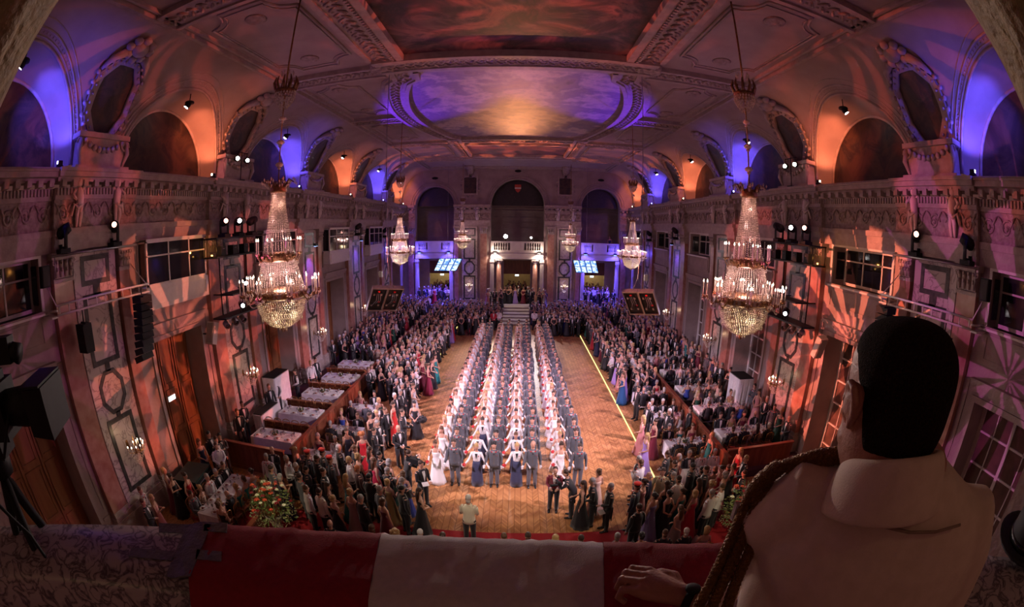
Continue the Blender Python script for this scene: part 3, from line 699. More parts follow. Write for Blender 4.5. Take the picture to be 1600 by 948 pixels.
for cx, r, nm in ((0, 2.7, 'middle'), (-8.55, 2.02, 'left'), (8.55, 2.02, 'right')):
    mb = MB(); mb.prism([(cx-r, 11.05)]+arc(cx, 11.05, r, PI, 0, 20), 45.9, 46.0, lambda a, b, d: (a, d, b))
    root = mb.build('lunette_painting', painting_mat('arch_canvas_'+nm, [(.004, .004, .005), (.02, .015, .014), (.008, .006, .006), (.06, .04, .035)], 1.6, seed=cx)); tag(root, f'nearly black half-round painting inside the {nm} arch of the far wall', 'painting', 'lunettes in the far arches')
    if nm == 'middle':
        sh = MB(); out = [(-.33, 13.3), (.33, 13.3), (.33, 12.9), (.2, 12.6), (0, 12.45), (-.2, 12.6), (-.33, 12.9)]
        sh.prism(out, 45.8, 45.86, lambda a, b, d: (a, d, b), 0); sh.prism([(-.33, 12.98), (.33, 12.98), (.33, 12.85), (-.33, 12.85)], 45.78, 45.8, lambda a, b, d: (a, d, b), 1)
        c = sh.build('coat_of_arms', [mat('shield_red', (.5, .06, .03), .5, c2=(.4, .05, .03), scale=8), white_paint], root); c['label'] = 'red shield with a pale band'
# lower back wall with door openings
bw = MB(); h2 = [[(-1.45, .9), (1.45, .9), (1.45, 5.2), (-1.45, 5.2)]] + [[(c-1.25, .9), (c+1.25, .9), (c+1.25, 5.1), (c-1.25, 5.1)] for c in (-8.4, 8.4)]
bw.prism([(-12.4, 0), (12.4, 0), (12.4, 5.95), (-12.4, 5.95)], 47.6, 47.8, lambda a, b, d: (a, d, b), 0, [h[::-1] for h in h2])
for c, hw in ((0, 1.45), (-8.4, 1.25), (8.4, 1.25)): rect_frame(bw, lambda a, b, d: (a, 47.6-d, b), c-hw-.15, c+hw+.15, .8, 5.35, .15, 0, .08)
structure(bw, 'wall_lobby', lightplaster)
for c, hw in ((0, 1.45), (-8.4, 1.25), (8.4, 1.25)):
    mb = MB(); mb.box(c-hw, c+hw, 47.65, 47.75, 3.7, 5.2); structure(mb, 'trim_door_panel', barrierwood)
fb = MB(); fb.box(-12.4, 12.4, 51.6, 51.8, .6, 5.95); structure(fb, 'wall_vestibule', mat('vestibule_wall', (.55, .45, .28), .7, c2=(.48, .38, .24), scale=3))
for s in (-8.4, 8.4): lamp('vestibule_lamp', 'POINT', (s, 50.2, 4.6), 130, (1, .8, .45), size=.3)
lamp('vestibule_lamp', 'POINT', (0, 50.2, 4.6), 35, (1, .7, .4), size=.3)
pf = MB(); pf.box(-12.0, 12.0, 43.6, 52, 0.0, .9)
for i in range(6): pf.box(-1.25, 1.25, 38.6+i*.83, 43.7, .0 if i == 0 else .15*i, .15*(i+1))
pf.box(-3.2, -1.25, 42.0, 43.6, 0, .9); pf.box(1.25, 3.2, 42.0, 43.6, 0, .9)
structure(pf, 'floor_platform', mat('pale_stone', (.42, .36, .33), .5, c2=(.35, .3, .27), scale=3))
# columns under the galleries
def column(x, y, r, z0, z1, m, name, round_=True):
    mb = MB(); H = z1-z0
    mb.cbox((x, y, z0+.12), (r*2.9, r*2.9, .24), 1)
    mb.lathe([(r*1.35, .24), (r*1.35, .32), (r*1.1, .38), (r*1.2, .44), (r, .5), (r*.98, H*.5), (r*.86, H-.55)], 20, (x, y, z0), 0)
    mb.lathe([(r*.86, H-.55), (r*1.0, H-.5), (r*.9, H-.46), (r*1.05, H-.34), (r*1.25, H-.26)], 20, (x, y, z0), 1)
    for s in (-1, 1):
        mb.tube([(x+s*r*1.15+.07*math.cos(t)*(1-t/12), y-r*1.1, z0+H-.3+.07*math.sin(t)*(1-t/12)) for t in [j*.7 for j in range(13)]], .025, 5, 1)
    mb.cbox((x, y, z1-.13), (r*2.7, r*2.7, .14), 1)
    structure(mb, name, [m, lightplaster])
for s in (-1, 1):
    column(s*1.85, 44.95, .27, .9, 5.6, redmarble, 'trim_column')
    for x in (2.55, 6.75, 10.4):
        mb = MB(); w_ = .24; mb.box(s*x-w_, s*x+w_, 44.5, 44.86, .0, .95); mb.box(s*x-w_*.8, s*x+w_*.8, 44.55, 44.86, .95, 5.2); mb.box(s*x-w_, s*x+w_, 44.5, 44.86, 5.2, 5.3); mb.box(s*x-w_*.9, s*x+w_*.9, 44.53, 44.86, 5.3, 5.5)
        for q in range(4): mb.box(s*x-w_*.66+q*w_*.36, s*x-w_*.66+q*w_*.36+.04, 44.53, 44.56, 1.1, 5.1)
        structure(mb, 'trim_square_column', lightplaster)
# balustrades: one per arch
def baluster(mb, x, y, z, m=0): mb.lathe([(.07, 0), (.07, .06), (.04, .1), (.085, .26), (.075, .34), (.035, .5), (.035, .6), (.065, .66), (.065, .72)], 8, (x, y, z), m)
for cx, r, nm in ((0, 2.68, 'middle'), (-8.55, 2.0, 'left'), (8.55, 2.0, 'right')):
    root = empty('gallery_balustrade', (cx, 44.72, 6.36), 0, f'white stone balustrade in front of the {nm} arch on the far wall', 'balustrade')
    mb = MB(); mb.box(-r, r, -.14, .14, 0, .1); mb.box(-r, r, -.16, .16, .84, 1.0)
    for x in ((-r+.15, -.55, .55, r-.15)): mb.box(x-.16, x+.16, -.12, .12, .1, .84)
    mb.box(-.55, .55, -.1, .1, .1, .84); mb.build('rail_frame', lightplaster, root)
    n = 6
    for s in (-1, 1):
        for i in range(n):
            b = MB(); x = s*(.85 + (r-.35-.85)*(i+.5)/n); baluster(b, x, 0, .1); b.build('baluster', lightplaster, root)
    # gobo uplights clamped under the rail
    c_, e_, gm = ((1, .78, .62), 70, glow('warm_uplight', (1, .9, .8), 9)) if nm == 'middle' else (BLUE, 120, glow('blue_uplight', (.3, .45, 1), 9))
    for s in (-1, 1):
        g = empty('gallery_floodlight', (cx+s*(r-.45), 44.35, 6.15), 0, f"small {'warm white' if nm == 'middle' else 'blue'} floodlight under the {nm} balustrade of the far wall, {'left' if s < 0 else 'right'} end", 'floodlight', 'floodlights under the far balustrades')
        q = MB(); q.cbox((0, 0, .12), (.3, .16, .2)); q.tube([(0, .1, .2), (0, .25, .75)], .02, 6); q.build('housing', black, g)
        q = MB(); q.cbox((0, 0, .005), (.26, .13, .02)); q.build('lens', gm, g)
        lamp('gallery_flood_beam', 'SPOT', (cx+s*(r-.45), 44.3, 6.1), e_*6.0, c_, (cx+s*(r-.3), 44.75, 2), .08, 150, .6)
        lamp('gallery_flood_beam', 'POINT', (cx+s*(r-.45), 44.15, 6.5), e_*.8, c_, size=.06)
    if nm != 'middle':
        for s in (-1, 1): lamp('gallery_flood_beam', 'SPOT', (cx+s*(r-.2), 44.2, 5.3), 3500, BLUE, (cx-s*.5, 42.6, .5), .1, 95, .8)
# ------------------------------------------------------------------ raised side aisles
sp = MB()
for s in (-1, 1): sp.box(min(s*8.0, s*12.0), max(s*8.0, s*12.0), 12.6, 43.6, 0.001, .3)
structure(sp, 'floor_podium', mat('podium_carpet', (.09, .03, .03), .9, c2=(.07, .022, .022), scale=30))

# ------------------------------------------------------------------ chandeliers
def beads(mb, pts, r, m=0):
    for p in pts: mb.octa(p, r, r*1.25, m)
def make_chandelier():
    root = empty('chandelier', (0, 0, 0))
    z_rod = MB(); z_rod.tube([(0, 0, 3.4), (0, 0, 5.8), (0, 0, 8.53)], .018, 6); z_rod.tube([(0, 0, 5.7), (0, 0, 8.53)], .026, 6); z_rod.build('rod', brass, root)
    for z in (3.95, 4.5, 5.1):
        b = MB(); b.lathe([(.0, -.06), (.07, -.05), (.11, 0), (.07, .05), (0, .06)], 12, (0, 0, z)); b.lathe([(.03, -.12), (.05, -.1), (.03, -.05)], 8, (0, 0, z)); b.build('glass_ball', crystal, root)
    b = MB()                                                     # upper crown
    b.lathe([(.26, 0), (.27, .05), (.26, .1), (.24, .1), (.24, 0)], 20, (0, 0, 5.75))
    for i in range(10):
        a = 2*PI*i/10; b.tube([(.25*math.cos(a), .25*math.sin(a), 5.85), (.31*math.cos(a), .31*math.sin(a), 6.02), (.27*math.cos(a), .27*math.sin(a), 6.18)], [.05, .035, .012], 5)
    b.build('crown', gilt, root)
    b = MB()
    for j in range(6):
        r = .26*math.cos(j*.24); n = max(5, 22-j*3)
        beads(b, [(r*math.cos(2*PI*i/n), r*math.sin(2*PI*i/n), 5.73-j*.07) for i in range(n)], .034)
    for i in range(8): a = 2*PI*i/8; b.octa((.16*math.cos(a), .16*math.sin(a), 6.3), .03, .09)
    b.build('crystal_basket', crystal, root)
    b = MB(); b.lathe([(.2, 3.28), (.22, 3.32), (.2, 3.42), (.16, 3.46), (.05, 3.5)], 18); 
    for i in range(8):
        a = 2*PI*i/8; b.tube([(.2*math.cos(a), .2*math.sin(a), 3.42), (.3*math.cos(a), .3*math.sin(a), 3.58), (.42*math.cos(a), .42*math.sin(a), 3.52)], [.03, .022, .01], 5)
    b.build('canopy', gilt, root)
    b = MB()
    for i in range(8):
        a = 2*PI*i/8
        for q in range(6): b.octa(((.34+.1*math.cos(q))*math.cos(a)+.05*math.sin(q), (.34+.1*math.cos(q))*math.sin(a)+.05*math.cos(q*2), 3.5+.08*math.sin(q*1.3)), .028, .05)
    b.build('crystal_cluster', crystal, root)  # clusters of crystals around the canopy leaves
    b = MB(); n = 30                                              # beaded tent
    for i in range(n):
        a = 2*PI*i/n
        for j in range(34):
            t = j/33; r = .17 + .225*t**1.5; b.octa((r*math.cos(a), r*math.sin(a), 3.28-1.42*t), .0165, .022)
    b.build('bead_tent', crystal, root)
    b = MB(); b.lathe([(.34, 1.66), (.4, 1.7), (.42, 1.78), (.4, 1.86), (.34, 1.88)], 28)
    for i in range(24): a = 2*PI*i/24; b.ell((.42*math.cos(a), .42*math.sin(a), 1.77), (.035, .035, .05), 5, 4)
    b.build('upper_ring', gilt, root)
    b = MB(); n = 48                                              # beaded drum
    for i in range(n):
        a = 2*PI*i/n
        for j in range(17):
            t = j/16; r = .44 + .19*t**1.1; b.octa((r*math.cos(a), r*math.sin(a), 1.66-.68*t), .018, .022)
    b.build('bead_drum', crystal, root)
    b = MB(); b.lathe([(.56, .8), (.62, .83), (.63, .9), (.61, .97), (.56, 1.0)], 32)
    for i in range(16): a = 2*PI*i/16; b.ell((.62*math.cos(a), .62*math.sin(a), .9), (.05, .05, .075), 6, 4)
    b.build('lower_ring', gilt, root)
    for i in range(8):
        b = MB(); a = 2*PI*(i+.5)/8; M = Matrix.Rotation(a, 4, 'Z'); b.box(.625, .65, -.11, .11, .84, .95, 0, M); b.build('mirror_plaque', mat('mirror', (.8, .7, .6), .08, 1), root)
    b = MB(); n = 23                                              # hoops of the bowl
    for j in range(n):
        t = j/(n-1); r = .63*math.cos(t*PI/2*.93); z = .80 - .72*math.sin(t*PI/2); k = max(6, int(r*100))
        for i in range(k): a = 2*PI*(i+.5*(j % 2))/k; b.octa((r*math.cos(a), r*math.sin(a), z), .019, .024)
    for i in range(26):
        a = 2*PI*i/26; b.octa((.52*math.cos(a), .52*math.sin(a), .28), .02, .06)
    for i in range(6): a = 2*PI*i/6; b.octa((.1*math.cos(a), .1*math.sin(a), .02), .02, .07)
    b.build('crystal_bowl', crystal, root)
    b = MB()                                                      # swags of beads around the lower ring and between the arms
    for i in range(8):
        a0, a1 = 2*PI*i/8, 2*PI*(i+1)/8
        for q in range(15):
            u = (q+.5)/15; a = a0+(a1-a0)*u
            b.octa((.86*math.cos(a), .86*math.sin(a), .84-.16*math.sin(PI*u)), .017, .024); b.octa((.66*math.cos(a), .66*math.sin(a), 1.0-.05*math.sin(PI*u)), .018, .024); b.octa((.67*math.cos(a), .67*math.sin(a), .80), .019, .035)
            if q % 2: b.octa((.5*math.cos(a), .5*math.sin(a), 1.68-.09*math.sin(PI*u)), .016, .022)
    b.build('bead_fringe', crystal, root)
    b = MB(); b.lathe([(0, -.06), (.04, -.03), (.06, .02), (.03, .08), (.0, .1)], 12); b.build('finial', gilt, root)
    cm = MB(); cm.tube([(0, 0, 0), (0, 0, .31)], .012, 7, 0); cm.lathe([(.0, .305), (.013, .315), (.0155, .335), (.0, .385)], 8, m=1); cm.lathe([(.0, -.01), (.035, 0), (.03, .015)], 8, m=2)
    proto = cm.build('candle', [candle, bulb, gilt], root); first = [True]
    def put(x, y, z):
        if first[0]: c = proto; first[0] = False
        else: c = proto.copy(); col.objects.link(c); c.parent = root
        c.location = (x, y, z)
    for i in range(8):                                            # upper tier: eight arms with paired candles
        a = 2*PI*i/8+.2; ar = MB(); R1 = .58
        ar.tube([(.4*math.cos(a), .4*math.sin(a), 1.74), (.5*math.cos(a), .5*math.sin(a), 1.66), (R1*math.cos(a), R1*math.sin(a), 1.8)], .015, 5); ar.tube([(R1*math.cos(a-.12), R1*math.sin(a-.12), 1.82), (R1*math.cos(a+.12), R1*math.sin(a+.12), 1.82)], .018, 5)
        ar.build('arm', gilt, root)
        for d in (-.11, .11): put(R1*math.cos(a+d), R1*math.sin(a+d), 1.84)
    for i in range(8):                                            # lower tier: long arms, three candles in a cluster
        a = 2*PI*i/8; R2 = .98; ar = MB()
        ar.tube([(.6*math.cos(a), .6*math.sin(a), .92), (.78*math.cos(a), .78*math.sin(a), .74), (R2*math.cos(a), R2*math.sin(a), .9)], [.024, .02, .016], 6)
        for q in range(5): ar.ell((.0+(R2)*math.cos(a)+.05*math.cos(q*1.26), R2*math.sin(a)+.05*math.sin(q*1.26), .9), .03, 5, 4)
        ar.build('arm', gilt, root)
        cr = MB()
        for q in range(9): cr.octa((R2*math.cos(a)+.085*math.cos(q*.7), R2*math.sin(a)+.085*math.sin(q*.7), .86-.02*(q % 3)), .022, .045)
        cr.build('crystal_cluster', crystal, root)  # cluster of crystals around the candle cups
        for q in range(3): put(R2*math.cos(a)+.06*math.cos(a+q*2.1), R2*math.sin(a)+.06*math.sin(a+q*2.1), .93)
    for i in range(12):                                           # inner candles of the band
        a = 2*PI*(i+.5)/12; put(.7*math.cos(a), .7*math.sin(a), .98)
    for i in range(12):
        b = MB(); a = 2*PI*(i+.5)/12; b.tube([(.6*math.cos(a), .6*math.sin(a), .88), (.67*math.cos(a), .67*math.sin(a), .86), (.7*math.cos(a), .7*math.sin(a), .97)], .014, 5); b.build('arm', gilt, root)
    return root
ch0 = make_chandelier()
for i, (x, y, z, s, lab) in enumerate([(-5.42, 9.1, 6.47, 1.0, 'huge tiered crystal chandelier with lit candles hanging nearest on the left'), (5.5, 9.1, 6.47, 1.0, 'huge tiered crystal chandelier with lit candles hanging nearest on the right'),
        (-6.35, 23.5, 6.72, .8, 'crystal chandelier, middle one of the three along the left side'), (6.4, 23.5, 6.66, .8, 'crystal chandelier, middle one of the three along the right side'),
        (-5.25, 42.0, 6.65, .8, "small looking crystal chandelier before the far wall's left marble pier"), (5.1, 42.0, 6.5, .8, "small looking crystal chandelier before the far wall's right marble pier")]):
    c = ch0 if i == 0 else copy_tree(ch0)
    c.location = (x, y, z); c.scale = (s, s, s); c.rotation_euler = (0, 0, i*.37)
    tag(c, lab, 'chandelier', 'crystal chandeliers of the hall')
    for ch in c.children:
        if ch.name.startswith('rod'): ch.scale = (1, 1, ((15.01-z)/s)/8.53)
    lamp('chandelier_light', 'POINT', (x, y, z+1.3*s), 60*s, (1, .58, .54), size=.1)
    lamp('chandelier_light', 'POINT', (x, y, z+.5*s), 42*s, (1, .74, .42), size=.12)
    lamp('chandelier_light', 'POINT', (x, y, z+2.3*s), 13*s, (1, .45, .38), size=.05)
    lamp('chandelier_light', 'POINT', (x, y, z+3.0*s), 6*s, (1, .5, .4), size=.05)
    for q in range(4):
        a = q*PI/2+.4; lamp('chandelier_light', 'POINT', (x+.85*s*math.cos(a), y+.85*s*math.sin(a), z+1.45*s), 10*s, (1, .58, .52), size=.05)

# ------------------------------------------------------------------ wall sconces
def make_sconce():
    root = empty('wall_sconce')
    b = MB(); b.tube([(0, .5, 0), (0, .3, -.12), (0, 0, -.1)], .02, 6); b.lathe([(.0, -.25), (.05, -.2), (.03, -.05), (.05, .05), (.02, .3), (.0, .45)], 10); b.ell((0, .5, 0), (.09, .02, .2), 8, 6); b.build('stem', brass, root)
    b = MB()
    for i in range(7):
        a = PI + PI*i/6; b.tube([(0, 0, -.08), (.2*math.cos(a), .2*math.sin(a), -.14), (.34*math.cos(a), .34*math.sin(a), -.02)], .012, 5)
    b.build('arms', brass, root)
    b = MB()
    for i in range(7):
        a = PI + PI*i/6
        for q in range(5): b.octa((.34*math.cos(a)+.03*math.cos(q*1.3), .34*math.sin(a)+.03*math.sin(q*1.3), -.07), .018, .04)
    for j in range(5):
        r = .27*(1-j*.17)
        for i in range(14): a = 2*PI*i/14; b.octa((r*math.cos(a), r*math.sin(a), -.2-.07*j), .02, .03)
    b.build('crystals', crystal, root)
    cm = MB(); cm.tube([(0, 0, 0), (0, 0, .12)], .012, 6, 0); cm.lathe([(0, .115), (.016, .13), (.02, .155), (0, .2)], 7, m=1)
    p = cm.build('candle', [candle, bulb], root)
    for i in range(10):
        a = PI + PI*(i % 7)/6; r, z = (.34, 0) if i < 7 else (.16, .12)
        c = p if i == 0 else p.copy()
        if i: col.objects.link(c); c.parent = root
        if i >= 7: a = PI*1.25 + (i-7)*PI/4
        c.location = (r*math.cos(a), r*math.sin(a), z)
    return root
s0 = make_sconce(); first = True
spots = []
for side, sx in (('left', -1), ('right', 1)):
    for j, yp in enumerate(YP): spots.append((sx*11.35, yp, 2.82, sx*-PI/2, f'gilt crystal wall sconce on the {ORD[j]} marble pier of the {side} wall'))
for s in (-1, 1): spots.append((s*4.86, 44.15, 2.75, 0, f"gilt crystal wall sconce on the far wall's {'left' if s < 0 else 'right'} marble pier"))
for i, (x, y, z, rz, lab) in enumerate(spots):
    c = s0 if i == 0 else copy_tree(s0)
    c.location = (x, y, z); c.rotation_euler = (0, 0, rz); tag(c, lab, 'sconce', 'candle sconces on the marble piers')
    lamp('sconce_light', 'POINT', (x + (-.25*math.copysign(1, x) if abs(x) > 6 else 0), y - (.25 if abs(x) < 6 else 0), z+.3), 9, WARM, size=.1)

# ------------------------------------------------------------------ stage lighting
def moving_head(root, tilt=(0, -.4, .9), lit=None, s=1.0):
    """base box, two-armed yoke and barrel"""
    b = MB(); b.cbox((0, 0, .06), (.34*s, .34*s, .12)); b.build('base', black, root)
    b = MB()
    for x in (-.17, .17): b.tube([(x*s, 0, .1), (x*s*1.05, 0, .3*s+.1), (x*s, 0, .5*s+.05)], [(.03, .07)]*3, 8)
    b.cbox((0, 0, .14), (.38*s, .12, .06)); b.build('yoke', black, root)
    d = Vector(tilt).normalized(); c = Vector((0, 0, .47*s+.05)); b = MB()
    b.tube([c-d*.2*s, c-d*.12*s, c+d*.1*s, c+d*.24*s], [.10*s, .15*s, .15*s, .12*s], 14); h = b.build('lamp_head', black, root)
    b = MB(); b.tube([c+d*.236*s, c+d*.245*s], .078*s, 14)
    b.build('lens', lit or mat('dark_lens', (.03, .03, .05), .08), h)
litr = glow('lens_red_white', (1, .42, .30), 9); litw = glow('lens_white', (1, .92, .95), 22); litg = glow('lens_green_white', (.85, 1, .8), 22)
for sx, side in ((-1, 'left'), (1, 'right')):
    # moving heads near the balcony on a pipe
    for y, z, t, l, lab in ((6.15, 8.86, (-sx*.5, .6, .35), None, 'dark unlit moving head lamp turned toward the hall, nearest the balcony on the '), (8.3, 8.86, (-sx*.75, -.6, .2), litr, 'lit moving head lamp with warm lens above the first pier of the ')):
        r = empty('moving_head_lamp', (sx*11.45, y, z), 0, lab+side+' wall', 'stage lamp', 'moving head lamps on the side walls'); moving_head(r, t, l, 1.1)
    r = empty('lamp_pipe', (sx*11.45, 0, 8.82), 0, f'pale steel pipe carrying two moving heads across the first pier of the {side} wall', 'pipe')
    b = MB(); b.tube([(0, 5.7, 0), (0, 9.3, 0)], .035, 8); b.build('pipe', greymetal, r)
    for y in (5.8, 9.2): b = MB(); b.tube([(0, y, 0), (sx*.52, y, 0)], .03, 8); b.tube([(0, y, 0), (0, y, -.55)], .02, 6); b.build('bracket', greymetal, r)
    # ladder truss with speakers
    r = empty('ladder_truss', (sx*11.0, 0, 7.5), 0, f'white steel ladder truss bracketed out from the {side} wall near the balcony', 'truss')
    b = MB(); b.tube([(0, 5.5, .1), (0, 9.4, .1)], .03, 8); b.tube([(0, 5.5, -.14), (0, 9.4, -.14)], .03, 8)
    for i in range(11): b.tube([(0, 5.6+i*.37, .1), (0, 5.6+i*.37, -.14)], .016, 6)
    b.build('ladder', white_paint, r)
    for y in (5.5, 9.3):
        b = MB(); b.tube([(0, y, -.02), (sx*.95, y+.1, -.1)], .03, 7); b.tube([(0, y, .1), (sx*.95, y+.05, .75)], .018, 6); b.cbox((sx*.6, y, -.2), (.8, .25, .05)); b.build('wall_bracket', white_paint, r)
    r = empty('hanging_speaker', (sx*11.0, 6.45, 6.6), 0, f'black box loudspeaker hanging under the white truss on the {side} wall', 'loudspeaker')
    b = MB(); b.prism([(-.22, -.2), (.22, -.2), (.16, .22), (-.16, .22)], -.38, .38, lambda a, c, d: (c*-sx, a, d)); b.build('cabinet', black, r)
    b = MB(); b.tube([(0, 0, .38), (0, 0, .78)], .02, 6); b.cbox((0, 0, .4), (.3, .06, .04)); b.build('hanger', black, r)
    b = MB(); b.cbox((-sx*.205, 0, 0), (.02, .34, .66)); b.build('grille', mat('speaker_grille', (.03, .03, .03), .8, c2=(.05, .05, .05), scale=200, kind='voronoi'), r)
    r = empty('wall_speaker', (sx*11.5, 5.4, 8.15), 0, f'small black box speaker high beside the near window of the {side} wall', 'loudspeaker'); b = MB(); b.cbox((0, 0, .2), (.26, .3, .55)); b.build('cabinet', black, r); b = MB(); b.cbox((-sx*.14, 0, .2), (.02, .24, .48)); b.build('grille', MATS['speaker_grille'], r)
    # line array
    r = empty('line_array_speaker', (sx*10.9, 8.95, 7.3), 0, f'long curved black line array loudspeaker hanging from the {side} truss', 'loudspeaker')
    b = MB(); b.cbox((0, 0, .0), (.6, .35, .05)); b.tube([(0, 0, .0), (0, 0, .25)], .02, 6); b.build('frame', black, r)
    y, z = 0, -.1
    for i in range(9):
        th = (0.02*i*i*.5) if i > 2 else 0; b = MB()
        Mx = Matrix.Translation((0, y, z)) @ Matrix.Rotation(-th*.5, 4, 'Y') @ Matrix.Rotation(0, 4, 'X')
        b.prism([(-.26, -.1), (.26, -.1), (.26, .085), (-.26, .085)], -.24, .24, lambda a, c, d: tuple(Mx @ Vector((d*(1 if c < 0 else 1), a*1.0, c)))); b.build('speaker_module', black, r)
        z -= .215*math.cos(th*.3); y -= .0; 
        for ob in (r.children[-1],): ob.location = (-sx*(-.0)+ (-sx)*(-0.0), 0, 0)
        r.children[-1].location.y = -0.004*i*i
    # lighting frame in front of the second pier
    r = empty('lighting_frame', (sx*11.0, 14.75, 0), 0, f'dark steel frame of shelves carrying stage lamps at the second pier, {side} wall', 'lighting rig')
    for z in (8.75, 8.05, 6.55, 5.72):
        b = MB(); L_ = 1.9 if z > 8 else (1.0 if z > 6 else 1.6); b.box(-.35, .35, -L_, L_, z-.03, z+.03); b.build('shelf', black, r)
    b = MB()
    for y in (-1.85, 1.85):
        for x in (-.33, .33): b.tube([(x, y, 8.05), (x, y, 8.75)], .022, 6)
    for y in (-.98, .98): b.tube([(sx*.3, y, 5.7), (sx*.3, y, 8.05)], .03, 6); b.tube([(sx*.3, y, 6.55), (sx*.95, y, 6.55)], .025, 6)
    b.tube([(-.35, -1.9, 8.75), (-.35, 1.9, 8.75)], .035, 8); b.build('uprights', black, r)
    for y, t, l, w_ in ((-.95, (-sx*.8, -.55, .1), litr, 'nearest'), (.05, (-sx*.75, -.65, .05), litw, 'middle'), (1.05, (-sx*.2, .7, .25), None, 'farthest')):
        q = empty('moving_head_lamp', (sx*11.0, 14.75+y, 8.78), 0, f'black moving head lamp, {w_} of three on top of the {side} lighting frame', 'stage lamp', 'moving heads on the lighting frames'); moving_head(q, t, l, 1.15)
    for y in (-1.2, -.4, .4, 1.2):
        q = empty('dimmer_box', (sx*11.0, 14.75+y, 8.09), 0, f'black dimmer box, {ORD[int((y+1.2)/.8+.5)]} from the balcony on the lower shelf of the {side} lighting frame', 'dimmer box', 'boxes on the lower shelf'); b = MB(); b.cbox((0, 0, .18), (.3, .3, .36)); b.build('case', black, q); b = MB(); b.tube([(-sx*.16, -.06, .26), (-sx*.2, 0, .26), (-sx*.16, .06, .26)], .01, 5); b.build('handle', greymetal, q)
    for y, z, w_ in ((.1, 6.6, 'upper'), (-.25, 5.76, 'lower')):
        q = empty('theatre_spotlight', (sx*10.75, 14.75+y, z), 0, f'black theatre spotlight with glaring white lens, {w_} one of the {side} lighting frame', 'stage lamp')
        d = Vector((-sx*.62, -.72, -.05)).normalized(); c = Vector((0, 0, .3)); b = MB(); b.tube([c-d*.3, c-d*.2, c+d*.1, c+d*.28], [.1, .17, .17, .14], 14); b.build('barrel', black, q)
        b = MB(); b.tube([c+d*.275, c+d*.285], .08, 14); b.build('lens', litw, q); b = MB(); b.tube([(0, -.2, .0), (0, -.2, .32), (0, 0, .0), (0, .2, .32), (0, .2, 0)], .015, 5); b.build('bracket', black, q)
    for i, y in enumerate((-.95, -.35, .2)):
        q = empty('par_can', (sx*10.75, 14.2+y, 5.42), 0, f'short silver par can lamp, {ORD[i]} from the balcony, under the {side} lighting frame', 'stage lamp', 'par cans under the lighting frames')
        d = Vector((-sx*.8, -.4, -.45)).normalized(); c = Vector((0, 0, .1)); b = MB(); b.tube([c-d*.15, c-d*.1, c+d*.17], [.07, .12, .13], 12, cap=False); b.tube([c-d*.12, c-d*.11], .1, 12); b.build('can', greymetal, q)
        b = MB(); b.tube([c+d*.1, c+d*.11], .115, 12); b.build('lens', MATS['dark_lens'], q); b = MB(); b.tube([(0, 0, .1), (0, 0, .34)], .015, 5); b.build('hook', black, q)
    # pair of glaring lamps on the cornice
    r = empty('cornice_stand', (sx*11.3, 15.3, 11.1), 0, f'thin black lamp stand on the cornice of the {side} wall over the second pier', 'lamp stand'); b = MB(); b.tube([(0, 0, 0), (0, 0, 1.25)], .02, 6); b.tube([(0, -.45, 1.2), (0, .45, 1.2)], .02, 6); b.build('pole', black, r); b = MB(); b.cbox((0, 0, .015), (.3, .3, .03)); b.build('foot', black, r)
    for y in (-.38, .38):
        q = empty('cornice_spotlight', (sx*11.28, 15.3+y, 12.0), 0, f"glaring white spotlight high on the {side} cornice, {'nearer' if y < 0 else 'farther'} of the pair", 'stage lamp')
        d = Vector((-sx*.75, -.6, -.15)).normalized(); b = MB(); b.tube([-d*.15, -d*.08, d*.15], [.08, .13, .11], 12); b.build('barrel', black, q); b = MB(); b.tube([d*.145, d*.155], .085, 12); b.build('lens', litg, q); b = MB(); b.tube([(0, 0, 0), (0, 0, .32)], .015, 5); b.build('hook', black, q)
    # heads further along
    for j, (y, z) in enumerate(((30.0, 8.35), (36.6, 8.0))):
        q = empty('moving_head_lamp', (sx*11.35, y, z), 0, f'black moving head lamp on a wall shelf over the {ORD[3+j]} pier, {side} wall' if j == 0 else f'black moving head lamp on a wall shelf beside the last window, {side} wall', 'stage lamp', 'moving heads on wall shelves'); moving_head(q, (-sx*.3, .8, .5), None, 1.2)
        b = MB(); b.box(-.35, .62 if sx > 0 else .3, -.3, .3, -.05, 0) if sx > 0 else b.box(-.62, .35, -.3, .3, -.05, 0); b.build('shelf', greymetal, q)
    # violet washed pier: floodlight at the foot of the third pier
    for yy in (30.74, 23.04) if sx < 0 else (30.74,):
        q = empty('pier_floodlight', (sx*11.3, yy-.2, 8.0), 0, f"small violet floodlight high on the {'third' if yy < 25 else 'fourth'} pier, {side} wall", 'floodlight'); b = MB(); b.cbox((0, 0, 0), (.2, .3, .16)); b.build('housing', black, q); b = MB(); b.cbox((0, 0, -.085), (.15, .24, .01)); b.build('lens', glow('blue_uplight', BLUE, 9), q)
        lamp('pier_flood_beam', 'SPOT', (sx*11.25, yy-.2, 7.88), 240, (.16, .06, 1), (sx*11.7, yy, 4), .04, 80, .7)
    # grey pair of column speakers on the wall
    q = empty('column_speaker', (sx*11.4, 13.0, 4.75), 0, f'pale column speaker tilted on the wall beside the second pier, {side} side', 'loudspeaker'); Mt = Matrix.Rotation(sx*.35, 4, 'X'); b = MB(); b.box(-.2, .2, -.28, .0, 0, .85, 0, Mt); b.build('cabinet', lightplaster, q); b = MB(); b.box(-.16, .16, -.31, -.28, .05, .8, 0, Mt); b.build('grille', mat('pale_grille', (.3, .27, .27), .8, c2=(.24, .22, .22), scale=90, kind='voronoi'), q); b = MB(); b.tube([(0, 0, .4), (sx*.5, 0, .4)], .03, 6); b.build('bracket', black, q)

